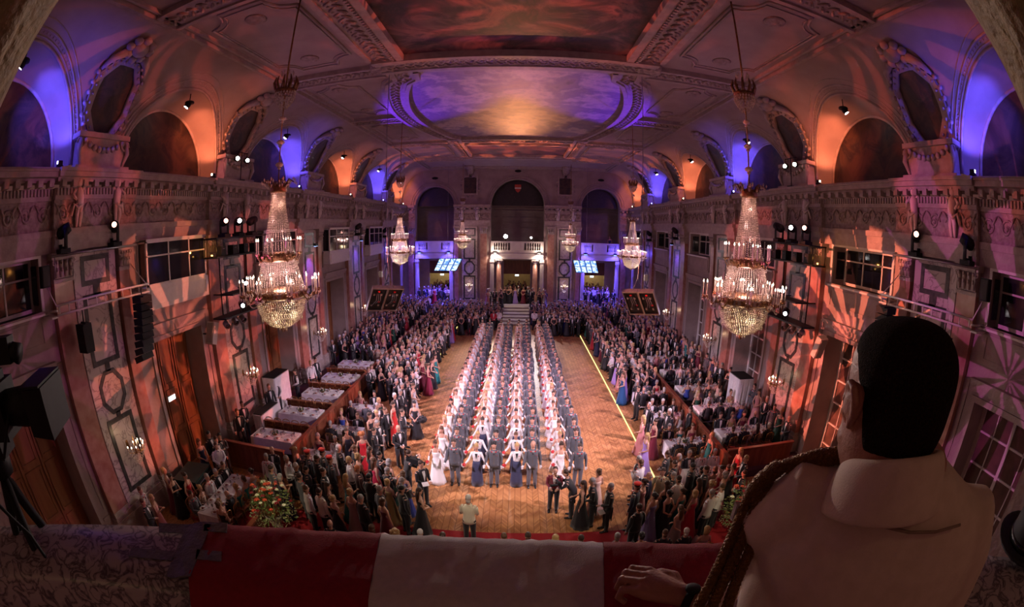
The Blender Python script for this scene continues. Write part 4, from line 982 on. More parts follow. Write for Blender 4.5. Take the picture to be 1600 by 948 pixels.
for sx in (-1, 1):
    q = empty('work_light', (sx*10.95, 12.98, 8.09), 0, f'small amber lamp glowing at the near end of the {"left" if sx < 0 else "right"} lighting frame', 'lamp'); b = MB(); b.cbox((0, 0, .05), (.12, .16, .1)); b.build('housing', black, q); b = MB(); b.cbox((0, -.085, .05), (.08, .01, .05)); b.build('lens', glow('amber_lens', (1, .5, .12), 8), q)
    lamp('work_light_beam', 'POINT', (sx*10.85, 12.82, 8.3), 14, (1, .42, .08), size=.03)
# glaring follow spot on the far gallery and its smaller neighbour
for x, z, s, m, lab in ((-1.18, 7.85, 1.6, glow('followspot_lens', (1, .97, .95), 300), 'blindingly bright follow spot on the far middle gallery'), (1.41, 7.75, .8, glow('spot_small', (1, .97, .95), 30), 'smaller white spotlight on the far middle gallery, right of the follow spot')):
    q = empty('follow_spot', (x, 44.9, z-.3), 0, lab, 'spotlight'); b = MB(); b.tube([(0, .5*s, .3), (0, .3*s, .3), (0, -.1*s, .3), (0, -.25*s, .3)], [.08*s, .16*s, .16*s, .13*s], 14); b.build('barrel', black, q)
    b = MB(); b.tube([(0, -.25*s, .3), (0, -.26*s, .3)], .125*s, 16); b.build('lens', m, q); b = MB(); b.tube([(0, .1, .2), (0, .1, -1.15)], .03, 6); b.build('stand', black, q)

# ------------------------------------------------------------------ hanging screens
for sx, side in ((-1, 'left'), (1, 'right')):
    r = empty('hanging_screen_pair', (sx*4.75, 15.5, 6.15), 0, f'{side} pair of black screen panels seen from behind, hanging on thin cables', 'screen')
    e1 = Vector((1, -sx*.6, sx*.1)).normalized(); e3 = Vector((-sx*.5, -.69, .85)); e3 = (e3 - e1*e3.dot(e1)).normalized(); e2 = e3.cross(e1)
    Ms = Matrix(((e1.x, e2.x, e3.x, 0), (e1.y, e2.y, e3.y, 0), (e1.z, e2.z, e3.z, 0), (0, 0, 0, 1))) @ Matrix.Diagonal((.64, 1, 1.28, 1))
    for i in (-1, 1):
        pn = MB(); pn.box(i*.47-.44, i*.47+.44, .02, .10, -.52, .52, 0, Ms); o = pn.build('panel_back', black, r)
        fr = MB(); 
        for (a, b_, c, d) in ((-.46, .46, -.55, -.5), (-.46, .46, .5, .55), (-.46, -.42, -.5, .5), (.42, .46, -.5, .5)): fr.box(i*.47+a, i*.47+b_, -.03, .12, c, d, 0, Ms)
        fr.build('panel_frame', greymetal, r)
        dt = MB()
        for q in range(4): dt.box(i*.47-.3+(q % 2)*.42, i*.47-.2+(q % 2)*.42, -.02, .02, -.3+(q//2)*.5, -.22+(q//2)*.5, 0, Ms); 
        for q in range(3): dt.tube([tuple(Ms @ Vector((i*.47-.25+.2*q, -.01, -.3+.1*q))), tuple(Ms @ Vector((i*.47-.05+.12*q, -.05, 0))), tuple(Ms @ Vector((i*.47+.1*q-.1, -.01, .3)))], .012, 5)
        dt.build('connectors', greymetal, o)
        rd = MB(); rd.box(i*.47-.08, i*.47+.04, -.02, .02, .34, .38, 0, Ms); rd.box(i*.47+.1, i*.47+.22, -.02, .02, -.12, -.08, 0, Ms); rd.build('red_label', redm, o)
    cb = MB(); t = Ms @ Vector((0, 0, .55)); 
    cb.tube([tuple(t+Vector((-.2, 0, 0))), tuple(t+Vector((0, 0, .5))), (0, 0, 8.8)], .012, 5); cb.tube([tuple(t+Vector((.2, 0, 0))), tuple(t+Vector((0, 0, .5)))], .012, 5); cb.cbox((0, t.y, 1.0), (.12, .12, .22)); cb.build('cable', greymetal, r)
    # bright screens before the side arches, seen lit
    r = empty('video_screen', (sx*6.75, 42.4, 5.1), 0, f'bright blue-white {"left" if sx < 0 else "right"} video screen hung tilted below the far {"left" if sx < 0 else "right"} gallery', 'screen')
    sh = .35 if sx < 0 else -.22
    f = lambda a, b_, d, sh=sh: (a*1.05+b_*sh, d - b_*.35, b_*.62)
    b = MB(); b.prism([(-1.1, -1.05), (1.1, -1.05), (1.1, 1.05), (-1.1, 1.05)], .03, .12, f); b.build('casing', black, r)
    b = MB(); b.prism([(-1.04, -.98), (1.04, -.98), (1.04, .98), (-1.04, .98)], .0, .03, f)
    mm = bpy.data.materials.new('video_image'); mm.use_nodes = True; N = mm.node_tree.nodes; L = mm.node_tree.links; bs = N['Principled BSDF']; tc = N.new('ShaderNodeTexCoord'); nz = N.new('ShaderNodeTexNoise'); nz.inputs['Scale'].default_value = 4; nz.inputs['Detail'].default_value = 5; L.new(tc.outputs['Object'], nz.inputs[0]); rp = N.new('ShaderNodeValToRGB'); rp.color_ramp.elements[0].position = .42; rp.color_ramp.elements[1].position = .5; rp.color_ramp.elements[0].color = (.10, .30, .8, 1); rp.color_ramp.elements[1].color = (.75, .92, 1, 1); L.new(nz.outputs[0], rp.inputs[0]); L.new(rp.outputs[0], bs.inputs['Emission Color']); bs.inputs['Emission Strength'].default_value = 1.5; bs.inputs['Base Color'].default_value = (0, 0, 0, 1)
    b.build('screen_image', mm, r)
    b = MB()
    for i in range(1, 4): b.prism([(-1.04+i*.52-.06, -.98), (-1.04+i*.52+.06, -.98), (-1.04+i*.52+.06, .98), (-1.04+i*.52-.06, .98)], -.01, .0, f)
    b.prism([(-1.04, -.05), (1.04, -.05), (1.04, .05), (-1.04, .05)], -.01, .0, f); b.build('dark_bars', glow('screen_bar', (.05, .15, .6), 1.0), r)
    b = MB(); b.tube([(0, 0, .6), (0, 0, 9.8)], .012, 5); b.build('cable', greymetal, r)
# exit signs
for x, y, z, rz, lab in ((-11.85, 10.45, 3.42, PI/2, 'small white lit exit sign over the second brown door, left wall'), (-11.85, 24.5, 3.55, PI/2, 'small white lit exit sign by the fourth door, left wall'), (0, 47.3, 3.6, 0, 'small lit sign in the middle doorway of the far wall'), (-8.2, 47.3, 3.6, 0, 'small lit sign in the far left doorway'), (8.2, 47.3, 3.6, 0, 'small lit sign in the far right doorway')):
    q = empty('exit_sign', (x, y, z), rz, lab, 'sign'); b = MB(); b.cbox((0, .03, 0), (.42, .06, .2)); b.build('case', white_paint, q); b = MB(); b.cbox((0, -.005, 0), (.38, .01, .16)); b.build('lit_face', glow('sign_face', (.8, .97, 1), 4), q)
    b = MB(); b.tube([(0, .03, .1), (0, .03, .5)], .01, 5); b.build('hanger', black, q)

# ------------------------------------------------------------------ barriers, tables, chairs
def barrier(name, pts, h, label, z0=0., posts=True):
    r = empty(name, (pts[0][0], pts[0][1], z0), 0, label, 'barrier'); o = Vector((pts[0][0], pts[0][1], 0))
    b = MB(); cp = MB()
    for a, c in zip(pts, pts[1:]):
        A_, B_ = Vector((a[0], a[1], 0))-o, Vector((c[0], c[1], 0))-o; d = (B_-A_); L_ = d.length; d.normalize(); M = Matrix.Translation(A_) @ Matrix.Rotation(math.atan2(d.y, d.x), 4, 'Z')
        b.box(0, L_, -.03, .03, 0, h-.06, 0, M); n = max(1, int(L_/1.1))
        for i in range(n):
            x0, x1 = L_*i/n+.08, L_*(i+1)/n-.08
            for s in (-1, 1):
                b.box(x0, x1, s*.03-.012, s*.03+.012, .1, .16, 0, M); b.box(x0, x1, s*.03-.012, s*.03+.012, h-.2, h-.14, 0, M); b.box(x0, x0+.05, s*.03-.012, s*.03+.012, .16, h-.2, 0, M); b.box(x1-.05, x1, s*.03-.012, s*.03+.012, .16, h-.2, 0, M)
        cp.box(-.02, L_+.02, -.08, .08, h-.06, h, 0, M)
    b.build('panel', barrierwood, r); cp.build('handrail', mat('handrail_wood', (.20, .05, .03), .3, c2=(.27, .08, .04), scale=6), r); return r
barrier('wooden_barrier', [(-8.05, 12.6), (-8.05, 36)], 1.05, 'long red-brown wooden barrier running along the left aisle')
barrier('wooden_barrier', [(8.0, 12.6), (8.0, 36)], 1.05, 'long red-brown wooden barrier running along the right aisle')
barrier('wooden_barrier', [(8.05, 12.9), (11.2, 12.9)], 1.2, 'wooden barrier across the near end of the right aisle')
barrier('wooden_barrier', [(-11.0, 12.1), (-8.1, 12.1)], 1.2, 'wooden barrier across the near end of the left aisle')
barrier('wooden_barrier', [(-7.1, 6.5), (-7.1, 8.7)], 1.1, 'short wooden barrier below the left flower arrangement')
barrier('wooden_barrier', [(8.6, 10.4), (11.0, 11.3)], 1.0, 'low wooden barrier behind the table at the near right')
for i, y in enumerate((14.55, 17.0, 19.45, 21.9)):
    barrier('wooden_barrier', [(-10.6, y), (-8.15, y)], .8, f'{ORD[i]} wooden divider between the empty left tables, from the balcony', .3)
def plate_etc(mb): pass
def make_table(L_, W_, h=.75, rows=1):
    r = empty('banquet_table')
    t = MB(); t.box(-L_/2, L_/2, -W_/2, W_/2, h-.04, h-.012)
    for x in (-1, 1):
        for y in (-1, 1): t.tube([(x*(L_/2-.12), y*(W_/2-.1), 0), (x*(L_/2-.12), y*(W_/2-.1), h-.04)], .025, 6)
    t.build('table_frame', wood, r)
    cm = MB(); n = 14; top = []; N = 2*(n+6)
    def ring(off, z, wav):
        pts = []
        per = [(L_/2, -W_/2), (L_/2, W_/2), (-L_/2, W_/2), (-L_/2, -W_/2)]
        for a, b_ in zip(per, per[1:]+per[:1]):
            for i in range(10):
                x = a[0]+(b_[0]-a[0])*i/10; y = a[1]+(b_[1]-a[1])*i/10; k = 1+off/ max(L_, W_); w_ = wav*math.sin(len(pts)*1.9)
                nx, ny = (x/(L_/2), y/(W_/2)); l = max(1e-6, math.hypot(nx, ny)); pts.append((x+nx/l*(off+w_), y+ny/l*(off+w_), z))
        return pts
    R0, R1, R2 = ring(.005, h, 0), ring(.02, h-.2, .008), ring(.045, h-.52, .02); k = len(R0)
    cm.add(R0+R1+R2+[(0, 0, h)], [(i, (i+1) % k, k+(i+1) % k, k+i) for i in range(k)] + [(k+i, k+(i+1) % k, 2*k+(i+1) % k, 2*k+i) for i in range(k)] + [(i, 3*k, (i+1) % k) for i in range(k)], 0, False)
    cl = cm.build('tablecloth', linen, r)
    return r
def table_setting(tables, L_, W_, h, ppl, group):
    """plates, glasses, napkins and centrepiece for one table: each a thing"""
    pass
TB = {}
def add_table(L_, W_, x, y, z, rz, label, group):
    key = (L_, W_)
    if key not in TB: TB[key] = make_table(L_, W_); r = TB[key]
    else: r = copy_tree(TB[key])
    r.location = (x, y, z); r.rotation_euler = (0, 0, rz); tag(r, label, 'table', group); return r
# table ware prototypes
pm = MB(); pm.lathe([(0, .004), (.08, .004), (.13, .016), (.135, .02), (.08, .012), (0, .01)], 14, m=0); pm.lathe([(0, .0), (.012, .0), (.012, .001)], 4, m=0)
pm.lathe([(.0, .02), (.055, .022), (.05, .045), (0, .055)], 8, (0, 0, 0), 1)
plate0 = pm.build('dinner_plate', [mat('porcelain', (.75, .72, .70), .2, c2=(.7, .67, .65), scale=20), mat('folded_napkin', (.36, .14, .12), .8, c2=(.28, .1, .08), scale=30)])
gm = MB(); gm.lathe([(0, 0), (.033, .002), (.004, .01), (.004, .08), (.03, .11), (.036, .15), (.03, .19), (.028, .19), (.033, .15), (.0, .10)], 10)
glass0 = gm.build('wine_glass', mat('clear_glass', (.9, .9, .92), .04, trans=.7, spec=.8))
cp = MB(); cp.lathe([(0, 0), (.09, .0), (.1, .03), (.06, .05), (0, .05)], 10, m=0)
rr = random.Random(3)
for i in range(26): a = rr.uniform(0, 2*PI); q = rr.uniform(0, .17); cp.ell((q*math.cos(a), q*math.sin(a), .07+rr.uniform(0, .09)), .03, 5, 4, 1 if i % 3 else 2)
centre0 = cp.build('table_flowers', [brass, mat('dark_leaf', (.03, .06, .02), .6, c2=(.05, .09, .03), scale=20), mat('cream_bloom', (.75, .68, .5), .6, c2=(.6, .5, .35), scale=30)])
used = {'p': 0, 'g': 0, 'c': 0}
def inst(o, key, loc, rz, label, cat, group):
    c = o if used[key] == 0 else o.copy()
    if used[key]: col.objects.link(c)
    used[key] += 1; c.location = loc; c.rotation_euler = (0, 0, rz); tag(c, label, cat, group)
def lay(x, y, z, L_, W_, n, where, both=True, flowers=True):
    z += .75
    for i in range(n):
        for s in ((-1, 1) if both else (-1,)):
            px, py = x - L_/2 + L_*(i+.5)/n, y + s*(W_/2-.17)
            inst(plate0, 'p', (px, py, z+.001), 0, f'white plate with red napkin on the {where}', 'plate', f'plates on the {where}')
            inst(glass0, 'g', (px+.13, py - s*.16, z+.001), 0, f'stemmed glass on the {where}', 'glass', f'glasses on the {where}')
    if flowers: inst(centre0, 'c', (x, y, z+.001), 0, f'low flower centrepiece on the {where}', 'flowers', 'table flowers')
# gilt chair
def make_chair():
    r = empty('gilt_chair')
    b = MB(); b.cbox((0, 0, .46), (.42, .42, .06)); b.ell((0, 0, .49), (.2, .2, .035), 12, 6); b.build('seat', mat('red_seat', (.22, .05, .03), .8, c2=(.3, .1, .05), scale=30), r)
    b = MB()
    for x in (-.18, .18): b.tube([(x, .2, .45), (x, .22, .7), (x*.95, .25, .93)], .016, 6)
    b.tube([(-.175, .25, .92), (-.09, .255, .97), (0, .257, .985), (.09, .255, .97), (.175, .25, .92)], .018, 6); b.tube([(-.18, .22, .62), (.18, .22, .62)], .012, 6)
    for x in (-.1, -.033, .033, .1): b.tube([(x, .222, .62), (x, .25, .96)], .009, 5)
    b.build('backrest', brass, r)
    for x in (-.18, .18):
        for y in (-.18, .2): b = MB(); b.tube([(x, y, .45), (x*1.05, y*1.05, 0)], [.018, .013], 6); b.build('leg', brass, r)
    return r
chair0 = make_chair(); nchair = [0]
def put_chair(x, y, z, rz, label, group):
    c = chair0 if nchair[0] == 0 else copy_tree(chair0); nchair[0] += 1
    c.location = (x, y, z); c.rotation_euler = (0, 0, rz); tag(c, label, 'chair', group)
# five empty tables in the left aisle
for i, y in enumerate((13.45, 15.9, 18.35, 20.8, 23.2)):
    w_ = f'{ORD[i]} empty left table' if i < 4 else 'fifth left table'
    add_table(2.0, .9, -9.25, y, .3, 0, f'long table with white cloth in the left aisle, {ORD[i]} from the balcony', 'tables of the left aisle')
    lay(-9.25, y, .3, 2.0, .9, 4, w_)
    for j in range(5 if i < 4 else 0): put_chair(-10.15+j*.45, y+.78, .3, 0, f'gilt chair behind the {ORD[i]} left table, {ORD[j]} from the wall', 'gilt chairs behind the left tables')
# tables between the left barrier and the standing guests, right side tables
SEATED = []                                                    # (x, y, z, rz, zone)
def guest_table(x, y, z, L_, W_, n, where, rz=0, seats=(-1, 1)):
    add_table(L_, W_, x, y, z, rz, f'guest table with white cloth, the {where} counted from the balcony', 'guest tables')
    lay(x, y, z, L_, W_, n, where, True, n > 2)
    for s in seats:
        for i in range(n):
            px = x - L_/2 + L_*(i+.5)/n; SEATED.append((px, y + s*(W_/2+.22), z, PI if s < 0 else 0, where))
guest_table(-6.9, 12.9, 0, 1.5, .8, 2, 'nearest inner left table'); guest_table(-6.8, 15.2, 0, 1.5, .8, 2, 'second inner left table'); guest_table(-6.8, 17.6, 0, 1.5, .8, 2, 'third inner left table')
for i, y in enumerate((14.6, 17.2, 19.9, 22.6, 25.3)): guest_table(9.6, y, .3, 2.4, .85, 4, f'{ORD[i]} right aisle table')
for i, y in enumerate((12.2, 14.6, 17.2, 19.9)): guest_table(6.9, y, 0, 1.6, .8, 3, f'{ORD[i]} inner right table')
guest_table(-9.25, 25.8, .3, 2.0, .85, 4, 'sixth left aisle table')
guest_table(9.3, 9.6, 0, 1.6, .8, 3, 'right flower table')
# table running away along the near left wall
add_table(2.6, .85, -9.15, 9.3, 0, PI/2+.08, 'long laid table at the near left corner beside the flower arrangement', 'guest tables')
for i in range(5):
    for s in (-1, 1):
        inst(plate0, 'p', (-9.15+s*.27, 8.25+i*.52, .751), 0, 'white plate with red napkin on the near left table', 'plate', 'plates on the near left table'); inst(glass0, 'g', (-9.15+s*.1, 8.4+i*.5, .751), 0, 'stemmed glass on the near left table', 'glass', 'glasses on the near left table')
        SEATED.append((-9.15+s*.65, 8.25+i*.52, 0, -PI/2 if s > 0 else PI/2, 'near left corner'))
# sideboards draped in white cloth by the walls
for x, y, dx, dy, h, lab in ((-11.3, 17.3, .8, 1.5, 1.9, 'tall counter draped in white beside the waiters, left wall'), (-10.75, 15.2, .55, 1.6, 1.0, 'low serving counter draped in white beside the waiters, left wall'), (11.2, 18.2, .9, 1.2, 1.9, 'tall white draped counter with dark top by the right wall')):
    r = empty('draped_counter', (x, y, .3), 0, lab, 'counter'); b = MB(); n = 40
    def rg(z, w_): return [((dx/2+w_*math.sin(i*2.4))*max(-1, min(1, 1.35*math.cos(2*PI*i/n))), (dy/2+w_*math.sin(i*2.4))*max(-1, min(1, 1.35*math.sin(2*PI*i/n))), z) for i in range(n)]
    A0, B0 = rg(0, .02), rg(h, 0); b.add(A0+B0+[(0, 0, h)], [(i, (i+1) % n, n+(i+1) % n, n+i) for i in range(n)] + [(n+i, n+(i+1) % n, 2*n) for i in range(n)], 0, False); b.build('drape', linen, r)
    b = MB(); b.box(-dx/2+.05, dx/2-.05, -dy/2+.05, dy/2-.05, h+.002, h+.04); b.build('top', black, r)
r = empty('equipment_case', (-10.9, 9.6, 0), .2, 'black equipment case with a dark green lid against the near left wall', 'case'); b = MB(); b.cbox((0, 0, .5), (1.0, 1.3, 1.0)); b.build('case', black, r); b = MB(); b.cbox((0, 0, 1.04), (1.04, 1.34, .07)); b.build('lid', mat('case_lid', (.02, .06, .05), .4, c2=(.015, .045, .04), scale=9), r)
for z in (.15, .85): b = MB(); b.tube([(.51, -.6, z), (.51, .6, z)], .015, 5); b.build('edge_strip', greymetal, r)
# light strip on the floor
r = tag((lambda b: (b.box(5.33, 5.38, 12.2, 40, 0.004, .03), b.build('floor_light_strip', glow('strip_yellow', (1, .85, .3), 2.2)))[1])(MB()), 'thin yellow light strip along the right edge of the dance floor', 'light strip')
r = tag((lambda b: (b.box(-5.2, -5.16, 22, 40, 0.004, .03), b.build('floor_light_strip', glow('strip_yellow', (1, .85, .3), 2.2)))[1])(MB()), 'thin yellow light strip along the left edge of the dance floor', 'light strip')

# ------------------------------------------------------------------ flower arrangements
leafm = mat('leaf_green', (.05, .10, .02), .5, c2=(.16, .20, .05), scale=9); bl1 = mat('petal_white', (.80, .80, .62), .6, c2=(.7, .72, .45), scale=20); bl2 = mat('petal_orange', (.75, .12, .04), .6, c2=(.6, .06, .03), scale=20); bl3 = mat('petal_red', (.32, .01, .02), .6, c2=(.22, .01, .02), scale=20); foam = mat('tiny_blossom', (.42, .38, .22), .7, c2=(.3, .26, .14), scale=30)
def bouquet_big(x, y, label, seed):
    R_ = random.Random(seed); root = empty('flower_arrangement', (x, y, 0), 0, label, 'flowers', 'big flower arrangements below the balcony')
    b = MB(); b.lathe([(.24, 0), (.28, .05), (.18, .15), (.15, .6), (.26, .9), (.3, .95), (.28, .97)], 20, fr=lambda a, z: 1+.03*math.cos(8*a)); b.build('pedestal', moulding, root)
    b = MB(); b.lathe([(.2, .97), (.3, 1.05), (.34, 1.2), (.32, 1.22), (.05, 1.2)], 16); b.build('bowl', brass, root)
    f = MB(); s_ = MB()
    for i in range(520):                                           # leaves
        a = R_.uniform(0, 2*PI); e = R_.uniform(-.5, 1.2); q = R_.uniform(.25, .72); c = Vector((q*math.cos(a)*math.cos(e), q*math.sin(a)*math.cos(e), 1.2+q*math.sin(e)*.95))
        d = Vector((math.cos(a)+R_.uniform(-.5, .5), math.sin(a)+R_.uniform(-.5, .5), R_.uniform(-.6, .8))).normalized(); n = d.cross(Vector((R_.uniform(-1, 1), R_.uniform(-1, 1), 1))).normalized(); l, w_ = R_.uniform(.08, .17), R_.uniform(.018, .04)
        f.add([c, c+d*l*.5+n*w_, c+d*l+Vector((0, 0, -.02)), c+d*l*.5-n*w_], [(0, 1, 2, 3)], 0, False)
    f.build('leaves', leafm, root)
    for i in range(30):
        a = R_.uniform(0, 2*PI); q = R_.uniform(.05, .45); s_.tube([(0, 0, 1.1), (q*.5*math.cos(a), q*.5*math.sin(a), 1.6), (q*math.cos(a), q*math.sin(a), R_.uniform(1.8, 2.25))], .008, 4)
    s_.build('stems', leafm, root)
    g = MB()
    for i in range(420):
        a = R_.uniform(0, 2*PI); e = R_.uniform(-.8, .35); q = R_.uniform(.5, .78); g.ell((q*math.cos(a)*math.cos(e), q*math.sin(a)*math.cos(e), 1.15+q*math.sin(e)*.8), .018, 4, 3)
    tag(g.build('small_blossoms', foam, root), kind='stuff')
    for i in range(44):
        a = R_.uniform(0, 2*PI); e = R_.uniform(.1, 1.4); q = R_.uniform(.55, .95); c = Vector((q*.75*math.cos(a)*math.cos(e), q*.75*math.sin(a)*math.cos(e), 1.25+q*math.sin(e))); k = MB(); m = (bl1, bl2, bl3)[i % 3]; sz = R_.uniform(.04, .065)
        for p in range(6):
            t = 2*PI*p/6; k.tube([c, c+Vector((math.cos(t)*sz*.8, math.sin(t)*sz*.8, sz*.6)), c+Vector((math.cos(t)*sz*1.5, math.sin(t)*sz*1.5, sz*.3))], [(.006, .012), (.02, .03), (.004, .01)], 5)
        k.ell(c+Vector((0, 0, .02)), sz*.45, 6, 4); k.build('bloom', m, root)
bouquet_big(-6.75, 8.75, 'tall arrangement of white and orange-red flowers at the left below the balcony', 1)
bouquet_big(6.85, 9.05, 'tall arrangement of white and red flowers at the right below the balcony', 2)
for s in (-1, 1): lamp('flower_fill_light', 'SPOT', (s*4.6, 2.6, 8.6), 1500, (1, .85, .55), (s*6.8, 8.8, 1.5), .04, 15, .6)  # fill spots added to brighten the flowers, without any fixture
# ------------------------------------------------------------------ people
RC = random.Random(11)
ARMS = {   # elbow, wrist for a hand on the +x side; mirrored for -x
 'down': ((.25, .02, 1.14), (.26, -.05, .88)), 'hold': ((.27, -.02, 1.13), (.41, -.17, .98)), 'holdlow': ((.25, -.03, 1.12), (.31, -.14, .93)),
 'clasp': ((.24, -.01, 1.13), (.06, -.21, 1.0)), 'raise': ((.23, -.20, 1.24), (.09, -.33, 1.47)), 'flower': ((.25, -.02, 1.14), (.25, -.22, 1.03)),
 'read': ((.22, -.04, 1.13), (.11, -.27, 1.10)), 'clap': ((.22, -.06, 1.14), (.05, -.27, 1.22)), 'face': ((.20, -.18, 1.14), (.09, -.17, 1.46)), 'back': ((.24, .12, 1.13), (.05, .17, .98))}
def ringtube(mb, rings, seg, m=0, fold=0, nf=0, cap=True, ph=0):
    """rings: (cx, cy, z, rx, ry[, fold])"""
    vs = []
    for r in rings:
        f = r[5] if len(r) > 5 else 0
        for k in range(seg):
            a = 2*PI*k/seg; q = 1 + f*math.sin(nf*a+ph) if f else 1
            vs.append((r[0]+r[3]*q*math.cos(a), r[1]+r[4]*q*math.sin(a), r[2]))
    n = len(rings); fs = [(i*seg+k, i*seg+(k+1) % seg, (i+1)*seg+(k+1) % seg, (i+1)*seg+k) for i in range(n-1) for k in range(seg)]
    if cap: fs += [tuple(range(seg))[::-1], tuple((n-1)*seg+k for k in range(seg))]
    mb.add(vs, fs, m)
def hand(mb, w, d, side, lod, m):
    d = Vector(d).normalized(); w = Vector(w); up = Vector((0, 0, 1)) if abs(d.z) < .8 else Vector((0, -1, 0)); s = d.cross(up).normalized(); n = s.cross(d)
    mb.tube([w, w+d*.045, w+d*.085], [(.024, .016), (.036, .017), (.034, .014)], 8 if lod else 5, m, up=n)
    if lod:
        for i, l in enumerate((.062, .072, .068, .052)):
            b = w + d*.08 + s*(.026-.0175*i); k = b + d*l*.5 - n*.008; mb.tube([b, k, k + d*l*.38 - n*.022], [.0092, .0085, .0065], 5, m)
        b = w + d*.025 + s*.03*side; mb.tube([b, b+s*.022*side+d*.03-n*.01, b+s*.018*side+d*.058-n*.02], [.012, .0105, .008], 5, m)
def make_person(kind, arms=('down', 'down'), hair='short', seated=False, lod=1, gloves=False, long_gloves=False, lean=0, turn=0, extra=()):
    """returns list of (part name, MB, material list, colour role); first entry is the body"""
    G = 14 if lod else 8; parts = []
    body = MB(); female = kind in ('gown', 'whitejacket'); sh = .155 if female else .18
    def ys(z): return lean*max(0, z-.9)*-.6
    prof = [(.88, .15, .10), (1.0, .13, .095), (1.08, .115, .085), (1.22, .135, .095), (1.34, sh*.95, .09), (1.42, sh*.9, .075), (1.455, .075, .06), (1.50, .05, .052), (1.535, .05, .053), (1.555, .055, .066), (1.585, .064, .079), (1.63, .072, .09), (1.68, .075, .095), (1.725, .068, .088), (1.76, .048, .066), (1.782, .012, .015)]
    ringtube(body, [(0, ys(z) - (.012 if z > 1.54 else 0), z, rx, ry) for z, rx, ry in prof], G)
    hy = ys(1.65) - .012
    body.tube([(0, hy-.086, 1.675), (0, hy-.108, 1.645), (0, hy-.088, 1.635)], [.008, .014, .01], 5)
    for s in (-1, 1):
        body.ell((s*.028, hy-.085, 1.672), (.011, .008, .007), 6, 4, 1)
        if lod: body.ell((s*.075, hy+.005, 1.655), (.01, .02, .032), 6, 5, 0)
    body.ell((0, hy-.088, 1.60), (.02, .008, .006), 6, 4, 2)
    R = [.044, .036, .028, .022] if female else [.056, .046, .034, .026]
    gls = {-1: MB(), 1: MB()}
    armgeo = []
    for s, an in ((-1, arms[0]), (1, arms[1])):
        e, w_ = ARMS[an]; S = Vector((s*sh, ys(1.4), 1.395)); E = Vector((s*e[0], e[1]+ys(e[2]), e[2])); W = Vector((s*w_[0], w_[1]+ys(w_[2]), w_[2])); d = (W-E).normalized()
        body.tube([Vector((s*sh*.6, ys(1.4), 1.41)), S, (S+E)/2, E, (E+W)/2, W], [R[0]*.9, R[0], R[1]*1.05, R[1], R[2]*1.1, R[3]], 8 if lod else 6)
        tgt = gls[s] if gloves else body
        hand(tgt, W, d, -s, lod, 0); armgeo.append((s, S, E, W, d))
    if gloves:
        for s, S, E, W, d in armgeo: gls[s].tube([W-d*(.22 if long_gloves else .05), W-d*.1, W+d*.005], [R[2]*1.25 if long_gloves else R[3]*1.3, R[2]*1.12, R[3]*1.25], 8)
    if kind in ('gown',):
        hw = 1.12
        rings = [(0, ys(1.31), 1.335, .138, .10), (0, ys(1.28), 1.28, .142, .115), (0, 0, 1.2, .128, .102), (0, 0, 1.09, .116, .092), (0, 0, .96, .158, .128, .01), (0, 0, .75, .19, .165, .03), (0, .01, .45, .235, .22, .05), (0, .03, .18, .29, .28, .065), (0, .05, .012, .33, .335, .075)]
        if seated: rings = rings[:5] + [(0, -.05, .86, .17, .17)]
        g = MB(); ringtube(g, rings, 28 if lod else 12, nf=9, ph=RC.random()*3)
        for s in (-1, 1): g.tube([(s*.09, ys(1.3)-.095, 1.31), (s*.10, ys(1.4)-.04, 1.435), (s*.09, ys(1.3)+.085, 1.32)], .009, 4)
        parts.append(['gown', g, [TCL], 'cloth'])
    elif kind == 'whitejacket':
        g = MB(); ringtube(g, [(0, 0, 1.06, .13, .105), (0, 0, 1.12, .125, .10), (0, 0, 1.25, .155, .125), (0, 0, 1.36, .165, .105), (0, 0, 1.43, .12, .08), (0, 0, 1.46, .07, .06)], G)
        for s, S, E, W, d in armgeo: g.tube([Vector((s*.1, 0, 1.4)), S, (S+E)/2, E, (E+W)/2, W-d*.03], [.05, .058, .05, .044, .038, .033], 8)
        for i in range(3): g.ell((-.045, -.128, 1.28-.06*i), .009, 5, 4, 1); g.ell((.045, -.128, 1.28-.06*i), .009, 5, 4, 1)
        g.add([(-.05, -.108, 1.42), (.05, -.108, 1.42), (.0, -.138, 1.2)], [(0, 2, 1)], 2, False); g.ell((.085, -.122, 1.32), (.02, .006, .02), 6, 4, 3)
        parts.append(['jacket', g, [whitecloth, gold, blackcloth, redm], None])
        g = MB(); ringtube(g, [(0, 0, 1.1, .122, .098), (0, 0, .95, .158, .128), (0, 0, .7, .185, .16, .02), (0, .01, .3, .215, .2, .04), (0, .01, .012, .235, .22, .05)], 24 if lod else 10, nf=10)
        parts.append(['skirt', g, [TCL], 'cloth'])
    else:
        jl = {'uniform': .80, 'tux': .86, 'whiteuniform': .84, 'tails': .9, 'vest': 1.0, 'whitedj': .84}.get(kind, .85)
        g = MB(); ringtube(g, [(0, 0, jl, .19, .14), (0, 0, .95, .175, .132), (0, 0, 1.1, .16, .122), (0, ys(1.25), 1.26, .188, .132), (0, ys(1.37), 1.37, .198, .112), (0, ys(1.42), 1.425, .16, .088), (0, ys(1.46), 1.465, .075, .066), (0, ys(1.5), 1.49, .062, .062)], G)
        if kind == 'tails': g.box(-.11, -.01, .10, .13, .45, .95); g.box(.01, .11, .10, .13, .45, .95)
        for s, S, E, W, d in armgeo:
            g.tube([Vector((s*.09, ys(1.4), 1.405)), S+Vector((-s*.01, 0, .005)), S*.8+E*.2+Vector((s*.008, 0, 0)), (S+E)/2, E, (E+W)/2, W-d*.01], [.05, .058, .066, .06, .053, .045, .038], 8 if lod else 6, 1 if kind == 'vest' else 0)
            if lod: g.tube([W-d*.015, W+d*.012], [.037, .036], 8, 1)
